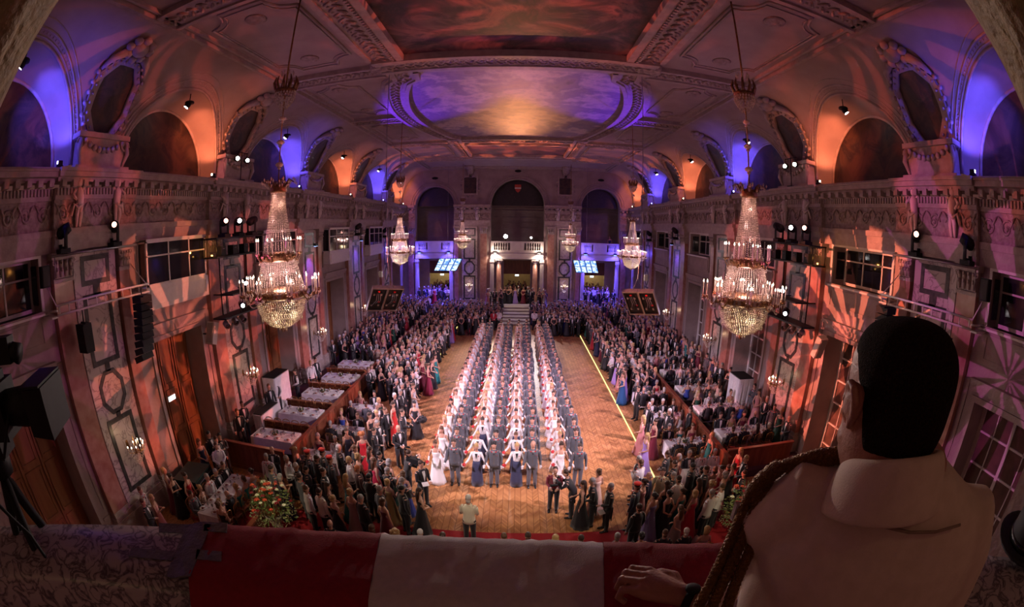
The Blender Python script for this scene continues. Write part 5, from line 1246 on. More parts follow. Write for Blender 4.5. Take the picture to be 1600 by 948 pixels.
        if lod and kind == 'tails' or kind == 'uniform' and lod:
            g.tube([(-.07, .118, 1.25), (0, .135, 1.1), (0, .13, .86)], .004, 4)
        parts.append(['jacket' if kind != 'vest' else 'waistcoat', g, [TCL, whitecloth], 'cloth'])
        f = MB(); y0 = ys(1.3)-.004
        if kind in ('tux', 'tails', 'vest', 'whitedj'):
            w_ = .055 if kind == 'tux' else .075
            f.add([(-w_, y0-.103, 1.44), (w_, y0-.103, 1.44), (w_*.8, y0-.136, 1.3), (0, -.132, 1.06), (-w_*.8, y0-.136, 1.3), (0, y0-.14, 1.3), (0, y0-.095, 1.47)], [(0, 4, 5, 6), (6, 5, 2, 1), (4, 3, 5), (5, 3, 2)], 0, False)
            bt = 0 if kind == 'tails' else 1
            f.add([(0, y0-.098, 1.468), (.045, y0-.115, 1.485), (.045, y0-.115, 1.45), (-.045, y0-.115, 1.485), (-.045, y0-.115, 1.45)], [(0, 2, 1), (0, 3, 4)], bt, False); f.ell((0, y0-.11, 1.468), .011, 5, 4, bt)
            if lod and RC.random() < .35: f.octa((-.1, y0-.125, 1.32), .012, m=2); f.octa((-.1, y0-.127, 1.28), .01, m=3)
            parts.append(['shirt_front', f, [whitecloth, blackcloth, gold, redm], None])
        else:
            f.add([(-.045, y0-.092, 1.455), (.045, y0-.092, 1.455), (0, y0-.128, 1.34)], [(0, 2, 1)], 0, False); f.tube([(0, y0-.103, 1.45), (0, y0-.13, 1.34)], [.014, .016], 4, 1)
            for s in (-1, 1): f.box(s*.07-.022, s*.07+.022, y0-.108, y0-.09, 1.425, 1.46, 3); f.ell((s*.165, ys(1.4), 1.435), (.04, .03, .012), 6, 4, 3 if kind == 'uniform' else 2)
            for i in range(4): f.ell((.0, -.133, 1.28-.09*i), .011, 5, 4, 2)
            if lod: [f.octa((.09+.02*i, y0-.128, 1.31), .011, m=2 if i % 2 else 3) for i in range(3)]
            parts.append(['insignia', f, [whitecloth, blackcloth, gold, redm], None])
    if kind not in ('gown', 'whitejacket'):
        t = MB()
        for s in (-1, 1):
            if seated: t.tube([(s*.09, 0, .88), (s*.11, -.2, .90), (s*.11, -.43, .89), (s*.11, -.45, .70), (s*.11, -.44, .46)], [.1, .09, .075, .065, .055], 8)
            else: t.tube([(s*.085, 0, .93), (s*.095, -.005, .70), (s*.1, -.01, .5), (s*.105, .01, .28), (s*.11, .0, .07)], [.105, .092, .075, .068, .062], 8 if lod else 6)
        parts.append(['trousers', t, [TCL], 'trouser'])
        if lod or not seated:
            for s in (-1, 1):
                b = MB(); z0 = .45 if seated else .0; y0 = -.45 if seated else 0
                b.tube([(s*.11, y0+.07, z0+.04), (s*.112, y0-.02, z0+.05), (s*.118, y0-.12, z0+.035), (s*.12, y0-.19, z0+.025)], [(.038, .038), (.042, .048), (.045, .032), (.03, .02)], 8 if lod else 5, up=(0, 0, 1))
                parts.append(['shoe', b, [shoe], None])
    elif seated:
        t = MB(); ringt = [(s_, 0) for s_ in (0,)]
        t.tube([(0, .0, .9), (0, -.22, .92), (0, -.44, .90), (0, -.50, .72), (0, -.50, .47)], [(.17, .1), (.19, .1), (.18, .09), (.19, .08), (.22, .1)], 12); parts.append(['skirt', t, [TCL], 'cloth'])
    h = MB(); hc = (0, hy+.008, 1.713); S_ = 12 if lod else 8
    if hair == 'short': h.ell(hc, (.083, .096, .094), S_, 8); h.ell((0, hy+.045, 1.62), (.066, .062, .07), S_, 6)
    elif hair == 'bald': h.ell((0, hy+.04, 1.645), (.081, .07, .045), S_, 6)
    elif hair == 'bun': h.ell(hc, (.085, .1, .092), S_, 8); h.ell((0, hy+.11, 1.735), (.052, .05, .05), 8, 6); h.ell((0, hy+.05, 1.63), (.068, .06, .06), S_, 6)
    elif hair == 'updo': h.ell((0, hy+.03, 1.72), (.088, .1, .105), S_, 8); h.ell((0, hy+.07, 1.65), (.07, .07, .08), S_, 6); [h.ell((.05*math.cos(i), hy+.06+.05*math.sin(i*1.7), 1.77+.02*math.sin(i*2)), .03, 6, 4) for i in range(6)]
    elif hair == 'long': h.ell(hc, (.087, .1, .095), S_, 8); h.tube([(0, hy+.05, 1.70), (0, hy+.075, 1.58), (0, hy+.085, 1.44), (0, hy+.10, 1.30)], [(.08, .06), (.088, .055), (.09, .045), (.05, .025)], 10, up=(0, -1, 0))
    elif hair == 'bob': h.ell(hc, (.092, .1, .095), S_, 8); h.tube([(0, hy+.03, 1.70), (0, hy+.045, 1.61), (0, hy+.045, 1.545)], [(.09, .08), (.098, .075), (.085, .06)], 10, up=(0, -1, 0))
    elif hair == 'curly':
        h.ell(hc, (.1, .11, .11), S_, 8); rr_ = random.Random(5); [h.ell((.1*math.cos(a), hy+.04+.1*math.sin(a), 1.66+.1*rr_.random()), .042, 6, 4) for a in [rr_.uniform(-.3, PI+.3) for _ in range(22)]]
    parts.append(['hair', h, [THR], 'hair'])
    if 'beret' in extra:
        b = MB(); b.ell((.015, hy+.015, 1.785), (.115, .12, .035), 12, 6); b.tube([(0, hy, 1.745), (0, hy, 1.765)], [.088, .09], 12); parts.append(['beret', b, [mat('beret_red', (.70, .03, .02), .8, c2=(.6, .02, .02), scale=30)], None])
    if 'tiara' in extra:
        b = MB()
        for i in range(7): a = -PI/2+(i-3)*.28; b.octa((.08*math.cos(a), hy+.01+.085*math.sin(a), 1.775+.01*(3-abs(i-3))), .011, .018)
        parts.append(['tiara', b, [mat('tiara_silver', (.9, .9, .95), .15, 1)], None])
    if 'sash' in extra:
        b = MB(); b.tube([(-.13, -.10, 1.43), (0, -.14, 1.25), (.15, -.11, 1.0)], [(.04, .006)]*3, 6, up=(0, -1, 0)); parts.append(['sash', b, [redm], None])
    if gloves: parts += [['glove', gls[s], [whitecloth], None] for s in (-1, 1)]
    if seated:
        for p in [body] + [p[1] for p in parts]: p.v = [(v[0], v[1], v[2]-.42) for v in p.v]
    return [['body', body, [skin, eyem, lip], None]] + parts

TPL = {}; TPL0 = {}
def person_object(key, kw, loc, rz, label, group, cols, scale=1.):
    """key identifies the template; the first use builds its meshes, later uses copy body and children"""
    if key not in TPL:
        parts = make_person(**kw); meshes = []
        for nm, mb, mats, role in parts:
            o = mb.build('person' if nm == 'body' else nm, mats); me = o.data; me.name = nm; bpy.data.objects.remove(o); meshes.append((nm, me, role))
        TPL[key] = meshes
    root = None
    for nm, me, role in TPL[key]:
        o = bpy.data.objects.new('person' if nm == 'body' else nm, me); col.objects.link(o)
        if root is None: root = o
        else: o.parent = root
        if role: c = cols.get(role, cols.get('cloth')); o.color = (c[0], c[1], c[2], 1)
    root.location = loc; root.rotation_euler = (0, 0, rz); root.scale = (scale,)*3
    tag(root, label, 'person', group); return root
KEYS = {}
def person(kind, arms, hair, loc, rz, label, group, cloth=(.02, .02, .022), hairc=(.03, .02, .015), trouser=None, scale=1., **kw):
    key = (kind, arms, hair, tuple(sorted(kw.items())))
    return person_object(key, dict(kind=kind, arms=arms, hair=hair, **kw), loc, rz, label, group, {'cloth': cloth, 'hair': hairc, 'trouser': trouser or cloth}, scale)

BLK = (.013, .013, .017); NAVY = (.018, .022, .05); GREY = (.085, .09, .105); IV = (.80, .78, .77)
HAIRC = {'black': (.012, .01, .01), 'dark brown': (.04, .02, .012), 'brown': (.10, .05, .025), 'blond': (.42, .27, .11), 'grey': (.30, .28, .27), 'white': (.6, .58, .55), 'ginger': (.42, .13, .04)}
DRESS = {'black': (.012, .011, .014), 'crimson': (.45, .012, .03), 'teal': (.01, .16, .16), 'lilac': (.36, .24, .60), 'rose': (.55, .22, .22), 'silver': (.45, .43, .46), 'royal blue': (.03, .06, .35), 'wine red': (.16, .01, .03), 'gold': (.42, .28, .12), 'navy': (.02, .025, .08), 'champagne': (.60, .45, .36), 'dark green': (.01, .07, .04)}

# --- bouquet of the debutantes
bqm = MB(); rq = random.Random(2)
for i in range(12):
    a = i*2.4; q = .035*math.sqrt(i/3); bqm.ell((q*math.cos(a), q*math.sin(a), .03-.25*q), .021, 6, 4, 0)
for i in range(7): a = i*.9; bqm.tube([(0, 0, -.02), (.05*math.cos(a), .05*math.sin(a), .0), (.085*math.cos(a), .085*math.sin(a), .02)], [.012, .016, .003], 4, 1)
bqm.tube([(0, 0, .0), (0, .01, -.11)], [.016, .009], 6, 2)
bq_mesh = None
def bouquet(loc, label, group):
    global bq_mesh
    if bq_mesh is None: o = bqm.build('rose_bouquet', [redm, leafm, whitecloth]); bq_mesh = o.data
    else: o = bpy.data.objects.new('rose_bouquet', bq_mesh); col.objects.link(o)
    o.location = loc; o.rotation_euler = (.5, 0, 0); tag(o, label, 'bouquet', group)

# --- the formation on the floor: eight files, every second one soldiers
COLX = [-2.54, -1.94, -1.13, -.5, .23, .82, 1.78, 2.35]
FILE = ['outermost left file', 'second file from the left', 'third file from the left', 'fourth file from the left', 'fourth file from the right', 'third file from the right', 'second file from the right', 'outermost right file']
deb = []; NROW = 21; NIND = 13
for r in range(NROW):
    for c in range(8):
        x = COLX[c] + RC.uniform(-.05, .05) - .012*r*(1 if c > 3 else -1)*0; y = 13.1 + r*1.0 + RC.uniform(-.07, .07)
        deb.append((x, y, r, c))
hn = ['black', 'dark brown', 'brown', 'dark brown', 'blond', 'brown']
far_formation = []
for x, y, r, c in deb:
    rz = RC.uniform(-.06, .06); sc_ = RC.uniform(.97, 1.03)
    if c % 2 == 0:
        wj = (c == 2 and r < 3) or (c == 4 and r < 3); hs = RC.choice(['bun', 'updo', 'bun', 'long'] if not wj else ['bun']); hcn = RC.choice(hn)
        arms = ('hold', 'hold') if c in (2, 4) else ('flower', 'hold'); 
        if r >= NIND: far_formation.append(('gown', ('flower', 'hold'), hs, x, y, 0, rz, IV, HAIRC[hcn], IV, False)); continue
        if wj: lab = f'woman in short white uniform jacket and navy skirt, {ORD[r]} row, {FILE[c]}'
        else: lab = f'woman in white ball gown, {hcn} {hs if hs != "long" else "long"} hair, {ORD[r]} row, {FILE[c]}'
        person('whitejacket' if wj else 'gown', arms, hs, (x, y, 0), rz, lab, 'debutante women of the formation', cloth=(.03, .035, .08) if wj else IV, hairc=HAIRC[hcn], scale=sc_*.97, gloves=True, long_gloves=not wj, extra=('tiara',) if hs != 'long' and not wj else ())
        s = -1; e, w_ = ARMS[arms[0]]; M = Matrix.Rotation(rz, 3, 'Z'); p = M @ Vector((-w_[0]-.02, w_[1]-.09, w_[2]+.02))*sc_*.97
        bouquet((x+p.x, y+p.y, p.z), f'red rose bouquet of the woman in the {ORD[r]} row, {FILE[c]}', 'bouquets of the debutantes')
    else:
        hs = 'short' if not (c == 5 and r == 0) else 'bald'; hcn = RC.choice(['black', 'dark brown', 'brown', 'dark brown'])
        if r >= NIND: far_formation.append(('uniform', ('holdlow', 'down'), 'short', x, y, 0, rz, GREY, HAIRC[hcn], GREY, False)); continue
        lab = f'soldier in grey dress uniform with red collar patches, {ORD[r]} row, {FILE[c]}'
        person('uniform', ('holdlow', 'down'), hs, (x, y, 0), rz, lab, 'soldiers of the formation', cloth=GREY, hairc=HAIRC[hcn], trouser=(.10, .10, .12), scale=sc_*(1.05 if r == 0 and c == 5 else 1.01), gloves=True)

# --- singular people
TO = lambda x, y, tx, ty: math.atan2(tx-x, -(ty-y))               # rotation that faces a target
SPECIAL = [  # kind, arms, hair, x, y, z, facing target, cloth, hair colour, label, extra
 ('whitedj', ('read', 'read'), 'short', -1.05, 9.78, .03, (-.8, 14), (.74, .68, .52), 'white', 'man in white dinner jacket seen from behind, alone on the empty parquet', {}),
 ('tux', ('read', 'read'), 'short', 1.43, 11.6, 0, (1.0, 8), (.16, .012, .03), 'dark brown', 'photographer in wine red velvet jacket looking down at his camera', {'lean': .35}),
 ('tux', ('raise', 'raise'), 'short', 1.98, 11.2, 0, (-2, 12.2), BLK, 'dark brown', 'bending man in black dinner jacket aiming a long camera', {'lean': .6}),
 ('gown', ('read', 'down'), 'long', 2.2, 10.75, 0, (-2, 11.5), BLK, 'dark brown', 'long haired woman in black holding a small camera beside the photographers', {}),
 ('tails', ('clasp', 'clasp'), 'short', 2.55, 10.75, 0, (-1, 11), BLK, 'grey', 'older man in tailcoat with grey hair, left of the pair at the carpet edge', {'lean': .2}),
 ('tails', ('down', 'read'), 'short', 2.95, 10.42, 0, (-.5, 10), BLK, 'grey', 'older man in tailcoat with medals holding white papers at the carpet edge', {}),
 ('gown', ('clasp', 'clasp'), 'updo', 2.75, 11.4, 0, (0, 16), (.62, .42, .34), 'brown', 'woman with brown updo and bare shoulders watching behind the two older men', {}),
 ('uniform', ('down', 'down'), 'short', 3.72, 10.35, 0, (-1, 14), (.03, .035, .06), 'dark brown', 'soldier in red beret and dark blue uniform beside the right carpet edge', {'extra': ('beret',)}),
 ('tux', ('raise', 'down'), 'bald', 4.25, 10.9, 0, (0, 13), NAVY, 'grey', 'bald man in dark suit just behind the red beret soldier on the right', {}),
 ('whiteuniform', ('down', 'clasp'), 'short', 4.75, 11.1, 0, (3, 7), (.62, .56, .36), 'dark brown', 'officer in pale yellowish uniform jacket standing right of the dance floor corner', {}),
 ('gown', ('down', 'clasp'), 'long', 4.95, 13.75, 0, (1, 13), (.36, .24, .62), 'blond', 'young woman in lilac gown with white sash glove by the yellow light strip', {}),
 ('gown', ('down', 'clasp'), 'long', 5.22, 15.3, 0, (1, 17), (.55, .22, .22), 'blond', 'blond woman in long rose gown by the yellow light strip', {}),
 ('gown', ('clasp', 'clasp'), 'bun', 5.62, 14.9, 0, (1, 14), (.15, .01, .03), 'dark brown', 'woman in wine red gown right behind the rose gown', {}),
 ('gown', ('down', 'down'), 'bun', 4.15, 9.9, 0, (1, 15), (.20, .16, .34), 'black', 'woman in slate blue gown seen from behind near the red beret soldier', {}),
 ('gown', ('back', 'back'), 'bun', 4.62, 9.95, 0, (1, 16), BLK, 'black', 'woman in black off shoulder gown with bare back, right of the slate blue gown', {}),
 ('gown', ('clasp', 'back'), 'long', 4.72, 9.15, 0, (2, 15), (.40, .28, .26), 'brown', 'long haired woman in dusty pink gown seen from behind near the right flowers', {}),
 ('gown', ('down', 'clasp'), 'bob', 5.4, 9.8, 0, (2, 15), (.55, .02, .05), 'blond', 'blond woman in scarlet dress between the standing guests at the right', {}),
 ('whitedj', ('down', 'down'), 'short', 5.85, 9.6, 0, (3, 15), (.74, .71, .70), 'grey', 'grey haired man in white jacket beside the scarlet dress', {}),
 ('gown', ('down', 'down'), 'curly', 6.1, 10.2, 0, (3, 15), BLK, 'blond', 'woman with curly blond hair and black gown behind the right flowers', {}),
 ('whitedj', ('down', 'down'), 'short', 5.1, 10.55, 0, (3, 16), (.74, .71, .70), 'dark brown', 'dark haired man in white jacket seen from behind on the right', {}),
 ('tux', ('down', 'down'), 'short', 6.2, 10.95, 0, (1, 13), BLK, 'dark brown', 'tall man in dinner jacket with dark beard tone behind the white jackets', {}),
 ('tux', ('clasp', 'clasp'), 'short', 7.9, 11.3, 0, (3, 12), BLK, 'blond', 'tall man in tailored dinner jacket standing before the right wooden barrier', {}),
 ('tux', ('clasp', 'clasp'), 'short', 10.75, 10.6, 0, (3, 12), BLK, 'black', 'dark haired usher in dinner jacket alone against the near right wall', {}),
 ('gown', ('clasp', 'clasp'), 'bun', -4.05, 16.5, 0, (-3, 9), BLK, 'black', 'young woman in long black gown standing out on the left parquet', {}),
 ('tux', ('read', 'read'), 'short', -2.72, 11.55, 0, (-.5, 9.5), BLK, 'dark brown', 'man in dinner jacket with white papers at the front left of the formation', {}),
 ('tux', ('raise', 'raise'), 'short', -3.34, 12.1, 0, (0, 14), (.03, .03, .03), 'dark brown', 'cameraman in dark clothes shouldering a video camera left of the formation', {'lean': .2}),
 ('tux', ('clasp', 'clasp'), 'bald', -4.12, 14.0, 0, (-2, 12), BLK, 'grey', 'bald heavy man in dinner jacket with white shirt at the left floor edge', {'lean': .1}),
 ('tux', ('read', 'read'), 'short', -4.3, 15.4, 0, (0, 15.2), BLK, 'dark brown', 'man in dinner jacket holding a small camera before the black gown woman', {}),
 ('gown', ('down', 'down'), 'curly', -5.31, 13.3, 0, (-3, 9), (.62, .015, .03), 'ginger', 'woman with ginger curls in bright red dress and red gloves', {}),
 ('gown', ('face', 'clasp'), 'bun', -5.98, 13.5, 0, (-4, 9), (.035, .035, .07), 'dark brown', 'woman in dark blue dress with hand at her face left of the ginger curls', {}),
 ('uniform', ('down', 'down'), 'short', -6.6, 11.35, 0, (-2, 14), (.03, .035, .05), 'dark brown', 'leftmost of the three red beret soldiers among the left guests', {'extra': ('beret',)}),
 ('uniform', ('down', 'down'), 'short', -6.15, 11.6, 0, (-2, 14), (.03, .035, .05), 'black', 'middle one of the three red beret soldiers among the left guests', {'extra': ('beret',)}),
 ('uniform', ('down', 'down'), 'short', -5.7, 11.2, 0, (-2, 14), (.03, .035, .05), 'brown', 'rightmost of the three red beret soldiers among the left guests', {'extra': ('beret',)}),
 ('whitedj', ('down', 'clasp'), 'short', -5.3, 9.35, 0, (-2, 15), (.74, .70, .62), 'dark brown', 'man in cream dinner jacket seen from behind beside the left flowers', {}),
 ('gown', ('down', 'clasp'), 'bun', -4.83, 9.25, 0, (-2, 14), BLK, 'blond', 'blond woman in black cap sleeve gown seen from behind beside the cream jacket', {}),
 ('gown', ('down', 'down'), 'updo', -4.45, 9.7, 0, (-2, 15), (.40, .22, .22), 'blond', 'woman in dusty rose satin gown right of the blond woman in black', {}),
 ('tux', ('down', 'clasp'), 'short', -4.0, 9.35, 0, (-1, 14), BLK, 'grey', 'broad man in black suit with grey hair seen from behind at the left', {}),
 ('tux', ('down', 'down'), 'short', -3.6, 9.9, 0, (-1, 13), (.08, .09, .11), 'grey', 'man in grey suit jacket talking beside the dark red gown', {}),
 ('gown', ('down', 'down'), 'bob', -3.4, 9.45, 0, (-1, 13), (.12, .01, .025), 'brown', 'woman in dark red gown with bare shoulders beside the grey suit', {}),
 ('tux', ('down', 'down'), 'short', -2.98, 10.05, 0, (0, 12.5), BLK, 'black', 'tall black haired man in dinner jacket nearest the empty parquet on the left', {}),
 ('gown', ('clasp', 'clasp'), 'long', -2.5, 10.15, 0, (0, 12), BLK, 'dark brown', 'woman in sleeveless black dress standing by the cameramen on the left', {}),
 ('whiteuniform', ('clasp', 'face'), 'short', -5.08, 11.35, 0, (-2, 13), (.72, .70, .68), 'blond', 'man in white mess jacket touching his chin among the left guests', {}),
 ('gown', ('down', 'raise'), 'long', -4.3, 11.6, 0, (-1, 14), (.55, .015, .06), 'brown', 'woman in crimson dress raising one arm among the left guests', {}),
 ('tux', ('down', 'clasp'), 'short', -4.62, 10.9, 0, (-2, 13), (.06, .02, .02), 'ginger', 'ginger haired man in brown dinner jacket before the crimson dress', {}),
 ('gown', ('clasp', 'clasp'), 'bun', -5.35, 15.3, 0, (-2, 12), (.42, .36, .36), 'blond', 'woman in silvery metallic shawl gown by the left tables', {}),
 ('gown', ('down', 'down'), 'long', -4.95, 16.3, 0, (-2, 16), (.55, .02, .02), 'dark brown', 'tall woman in flame red gown in the left standing row', {}),
 ('gown', ('clasp', 'clasp'), 'bun', -4.6, 18.6, 0, (-1, 18), (.48, .45, .48), 'brown', 'woman in pale grey gown in the left standing row', {}),
 ('gown', ('clasp', 'clasp'), 'long', -4.45, 23.4, 0, (-1, 22), (.01, .20, .20), 'dark brown', 'woman in teal gown in the left standing row', {}),
 ('gown', ('clasp', 'clasp'), 'bun', -4.45, 22.5, 0, (-1, 22), BLK, 'dark brown', 'woman in black gown just before the teal gown at left', {}),
 ('gown', ('clasp', 'clasp'), 'bun', -4.5, 21.6, 0, (-1, 22), (.20, .01, .04), 'brown', 'woman in dark crimson gown before the black gown at left', {}),
 ('gown', ('clasp', 'clasp'), 'long', 5.6, 20.6, 0, (1, 20), (.01, .07, .20), 'brown', 'woman in petrol blue gown in the right standing row', {}),
 ('vest', ('clasp', 'clasp'), 'short', -11.0, 16.75, .3, (-8, 14), (.03, .03, .035), 'dark brown', 'waiter in white shirt and black waistcoat before the tall draped counter', {}),
 ('vest', ('down', 'clasp'), 'short', -10.75, 18.4, .3, (-12, 17), (.03, .03, .035), 'dark brown', 'waiter in white shirt turned toward the wall behind the draped counter', {}),
 ('tux', ('down', 'down'), 'short', -11.0, 15.7+.4, .3, (-8, 14), BLK, 'brown', 'usher in dinner jacket standing left of the low draped counter', {}),
 ('whiteuniform', ('down', 'down'), 'short', -10.6, 19.9, .3, (-7, 18), (.74, .70, .72), 'blond', 'man in white dress uniform behind the fourth left table', {}),
 ('tux', ('down', 'down'), 'short', -10.6, 20.5, .3, (-7, 19), BLK, 'dark brown', 'man in dinner jacket right beside the white dress uniform, left aisle', {}),
 ('tux', ('clasp', 'clasp'), 'short', -11.1, 13.9, .3, (-8, 12), BLK, 'brown', 'usher in dinner jacket under the second left sconce', {}),
 ('tux', ('down', 'clasp'), 'short', -10.8, 13.1, .3, (-8, 11), BLK, 'brown', 'usher in dinner jacket, just nearer than the one under the second left sconce', {}),
 ('tux', ('down', 'down'), 'short', -11.2, 11.4, 0, (-7, 11), BLK, 'black', 'dark haired usher before the left wooden barrier beside a plant', {}),
 ('tux', ('down', 'down'), 'short', -10.6, 11.15, 0, (-7, 10), BLK, 'dark brown', 'usher with white shirt front beside the dark haired usher, left wall', {}),
 ('gown', ('down', 'down'), 'bun', -10.2, 8.6, 0, (-8, 9), (.50, .012, .02), 'dark brown', 'woman in red dress standing under the first left sconce', {}),
 ('whitedj', ('clasp', 'clasp'), 'short', -10.3, 9.75+1.0, 0, (-8, 9), (.70, .66, .70), 'brown', 'man in white jacket beside the black equipment case', {}),
 ('tux', ('clasp', 'clasp'), 'short', -1.9, 36.6, 0, (-1, 30), (.50, .02, .04), 'dark brown', 'man in scarlet jacket left of the far steps', {}),
 ('whiteuniform', ('clasp', 'clasp'), 'short', -1.45, 36.9, 0, (-1, 30), (.8, .76, .76), 'brown', 'man in white uniform jacket at the left foot of the far steps', {}),
 ('whiteuniform', ('clasp', 'clasp'), 'short', 1.6, 36.9, 0, (1, 30), (.8, .76, .76), 'dark brown', 'man in white uniform jacket at the right foot of the far steps', {}),
]
taken = []
for kind, arms, hs, x, y, z, tgt, cl, hcn, lab, kw in SPECIAL:
    tr_ = BLK if kind not in ('gown', 'uniform') else cl
    person(kind, arms, hs, (x, y, z), TO(x, y, *tgt), lab, None, cloth=cl, hairc=HAIRC[hcn], trouser=tr_, scale=1.02 if kind != 'gown' else .97, **kw); taken.append((x, y))

# seated row right under the balcony, seen from behind
for i, (x, y, kd, hs, hcn, cl) in enumerate([(-3.5, 8.1, 'gown', 'bob', 'brown', BLK), (-4.7, 8.0, 'tux', 'bald', 'grey', BLK), (-2.85, 8.05, 'gown', 'curly', 'blond', BLK), (-2.2, 8.15, 'tux', 'short', 'white', BLK), (-1.6, 8.1, 'gown', 'bun', 'dark brown', (.1, .1, .12)),
        (-.05, 8.2, 'tux', 'short', 'brown', BLK), (.56, 8.25, 'tux', 'short', 'dark brown', BLK), (1.25, 8.15, 'gown', 'bob', 'blond', (.2, .2, .1)), (1.9, 8.1, 'tux', 'short', 'dark brown', BLK), (2.85, 8.1, 'whitedj', 'short', 'grey', (.7, .66, .6)),
        (3.5, 8.05, 'gown', 'bun', 'black', BLK), (4.15, 8.05, 'tux', 'short', 'brown', BLK), (4.75, 8.0, 'tux', 'short', 'white', BLK), (5.35, 7.95, 'gown', 'bob', 'blond', (.4, .25, .22))]):
    who = 'man' if kd != 'gown' else 'woman'; lab = f"{'bald' if hs == 'bald' else hcn + ' haired'} {who} seated below the balcony seen from behind, {ORD[i]} from the left"
    person(kd, ('clasp', 'clasp'), hs, (x, y+.5, .03), PI + RC.uniform(-.2, .2), lab, 'seated row below the balcony', cloth=cl, hairc=HAIRC[hcn], trouser=BLK, scale=1.0, seated=True); taken.append((x, y+.5))
    put_chair(x, y+.48, .032, PI+0, f"gilt chair of the row below the balcony, {ORD[i]} from the left", 'gilt chairs below the balcony')

# seated guests at the tables
cnt = {}
REM = []
def guest_attr():
    r = RC.random()
    if r < .46: return ('tux', 'man', 'black dinner jacket', BLK, RC.choice([('short', 'dark brown'), ('short', 'grey'), ('short', 'brown'), ('bald', 'grey'), ('short', 'black'), ('short', 'white')]))
    if r < .53: return ('whiteuniform', 'man', 'white uniform', (.66, .62, .62), RC.choice([('short', 'brown'), ('short', 'grey')]))
    if r < .57: return ('uniform', 'man', 'grey uniform', (.09, .095, .11), ('short', 'dark brown'))
    if r < .60: return ('tails', 'man', 'black tailcoat', BLK, ('short', 'grey'))
    cn = RC.choice(['black']*6 + ['crimson', 'teal', 'lilac', 'rose', 'silver', 'royal blue', 'wine red', 'gold', 'navy', 'champagne', 'dark green', 'wine red', 'navy', 'rose'])
    return ('gown', 'woman', cn+' gown', DRESS[cn], RC.choice([('bun', 'dark brown'), ('bun', 'blond'), ('updo', 'brown'), ('long', 'dark brown'), ('long', 'blond'), ('bob', 'grey'), ('bob', 'brown'), ('updo', 'blond')]))
NEED = 300 - NIND*8 - len(SPECIAL) - 14
cands = []
for (x, y, z, rz, where) in SEATED: cands.append((x, y, z, rz, 'seat', where))
def free(x, y, d=.42): return all((x-a)**2 + (y-b)**2 > d*d for a, b in taken)
tables_xy = [(o.location.x, o.location.y, o.location.z) for o in bpy.data.objects if o.name.startswith('banquet_table')]
def clear_tables(x, y): return all(abs(x-a) > (1.35 if abs(a) > 8 else 1.1) or abs(y-b) > .8 for a, b, c in tables_xy)
def fill(x0, x1, y0, y1, dx, dy, z, tgt, where, prob=1., walls=None):
    ny = int((y1-y0)/dy); nx = max(1, int(abs(x1-x0)/dx))
    for j in range(ny):
        for i in range(nx):
            x = x0+(x1-x0)*(i+.5)/nx + RC.uniform(-.14, .14) + (.2 if j % 2 else 0)*0; y = y0+(j+.5)*dy+RC.uniform(-.13, .13)
            if RC.random() > prob or not free(x, y, .36) or not clear_tables(x, y): continue
            if walls and not walls(x, y): continue
            t = tgt(x, y); taken.append((x, y)); cands.append((x, y, z, TO(x, y, *t)+RC.uniform(-.5, .5), 'stand', where))
ctr = lambda x, y: (RC.uniform(-1, 1), y - RC.uniform(-1, 2.5))
fill(-8.0+.3, -4.75, 13.0, 43.0, .52, .56, 0, ctr, 'left of the dance floor', .9, lambda x, y: not (y < 20 and x < -5.9))
fill(5.6, 7.75, 13.3, 43.0, .5, .56, 0, ctr, 'right of the dance floor', .88, lambda x, y: not (y < 21 and x > 5.95 and RC.random() < .75))
fill(-7.6, -2.9, 9.15, 12.9, .5, .54, 0, lambda x, y: (-1, 14), 'near left crowd', .86, lambda x, y: x < -2.6-(12.9-y)*.15 and not (x < -6.0 and y < 9.7) and (x+6.75)**2+(y-8.75)**2 > .9)
fill(3.3, 8.2, 9.15, 12.9, .5, .54, 0, lambda x, y: (1, 14), 'near right crowd', .84, lambda x, y: x > 3.2+(y-9)*.32 and (x-6.85)**2+(y-9.05)**2 > .9 and not (x > 7.4 and y > 12.2))
fill(-11.6, -8.4, 24.4, 43.2, .55, .62, .3, lambda x, y: (0, y-2), 'in the left aisle beyond the tables', .85)
fill(8.4, 11.6, 26.3, 43.2, .55, .62, .3, lambda x, y: (0, y-2), 'in the right aisle beyond the tables', .85)
fill(10.95, 11.7, 13.2, 26.5, .6, .7, .3, lambda x, y: (4, y-3), 'along the right wall', .8, lambda x, y: abs(y-18.2) > .9)
fill(-11.6, -7.8, 6.2, 11.9, .6, .62, 0, lambda x, y: (-8, 10), 'near left corner', .55, lambda x, y: (x+10.9)**2+(y-9.6)**2 > 1.3 and abs(x+9.15) > 1.0 and x > -11.4)
fill(7.6, 11.4, 6.5, 12.0, .62, .66, 0, lambda x, y: (4, 12), 'near right corner', .5, lambda x, y: abs(y-10.9) > .75)
fill(-4.7, -1.4, 34.6, 43.0, .5, .52, 0, lambda x, y: (x*.5, y-4), 'left of the far steps', .9, lambda x, y: y > 33.5 + max(0, (3.2+x))*.0 and x < -1.35 - max(0, 38-y)*.45 and not (y > 41.9 and x > -3.3))
fill(1.4, 5.5, 34.6, 43.0, .5, .52, 0, lambda x, y: (x*.5, y-4), 'right of the far steps', .9, lambda x, y: x > 1.35 + max(0, 38-y)*.45 and not (y > 41.9 and x < 3.3))
for a, b in ((-3.1, -1.3), (1.3, 3.1), (-10.3, -6.9), (6.9, 10.3)): fill(a, b, 42.2 if abs(a) < 4 and abs(b) < 4 else 43.8, 44.4, .5, .5, .9, lambda x, y: (x*.5, y-5), 'under the far gallery', .9)
fill(-10.0, -6.8, 45.0, 47.4, .5, .6, .9, lambda x, y: (x, y-5), 'under the far gallery', .9); fill(6.8, 10.0, 45.0, 47.4, .5, .6, .9, lambda x, y: (x, y-5), 'under the far gallery', .9)
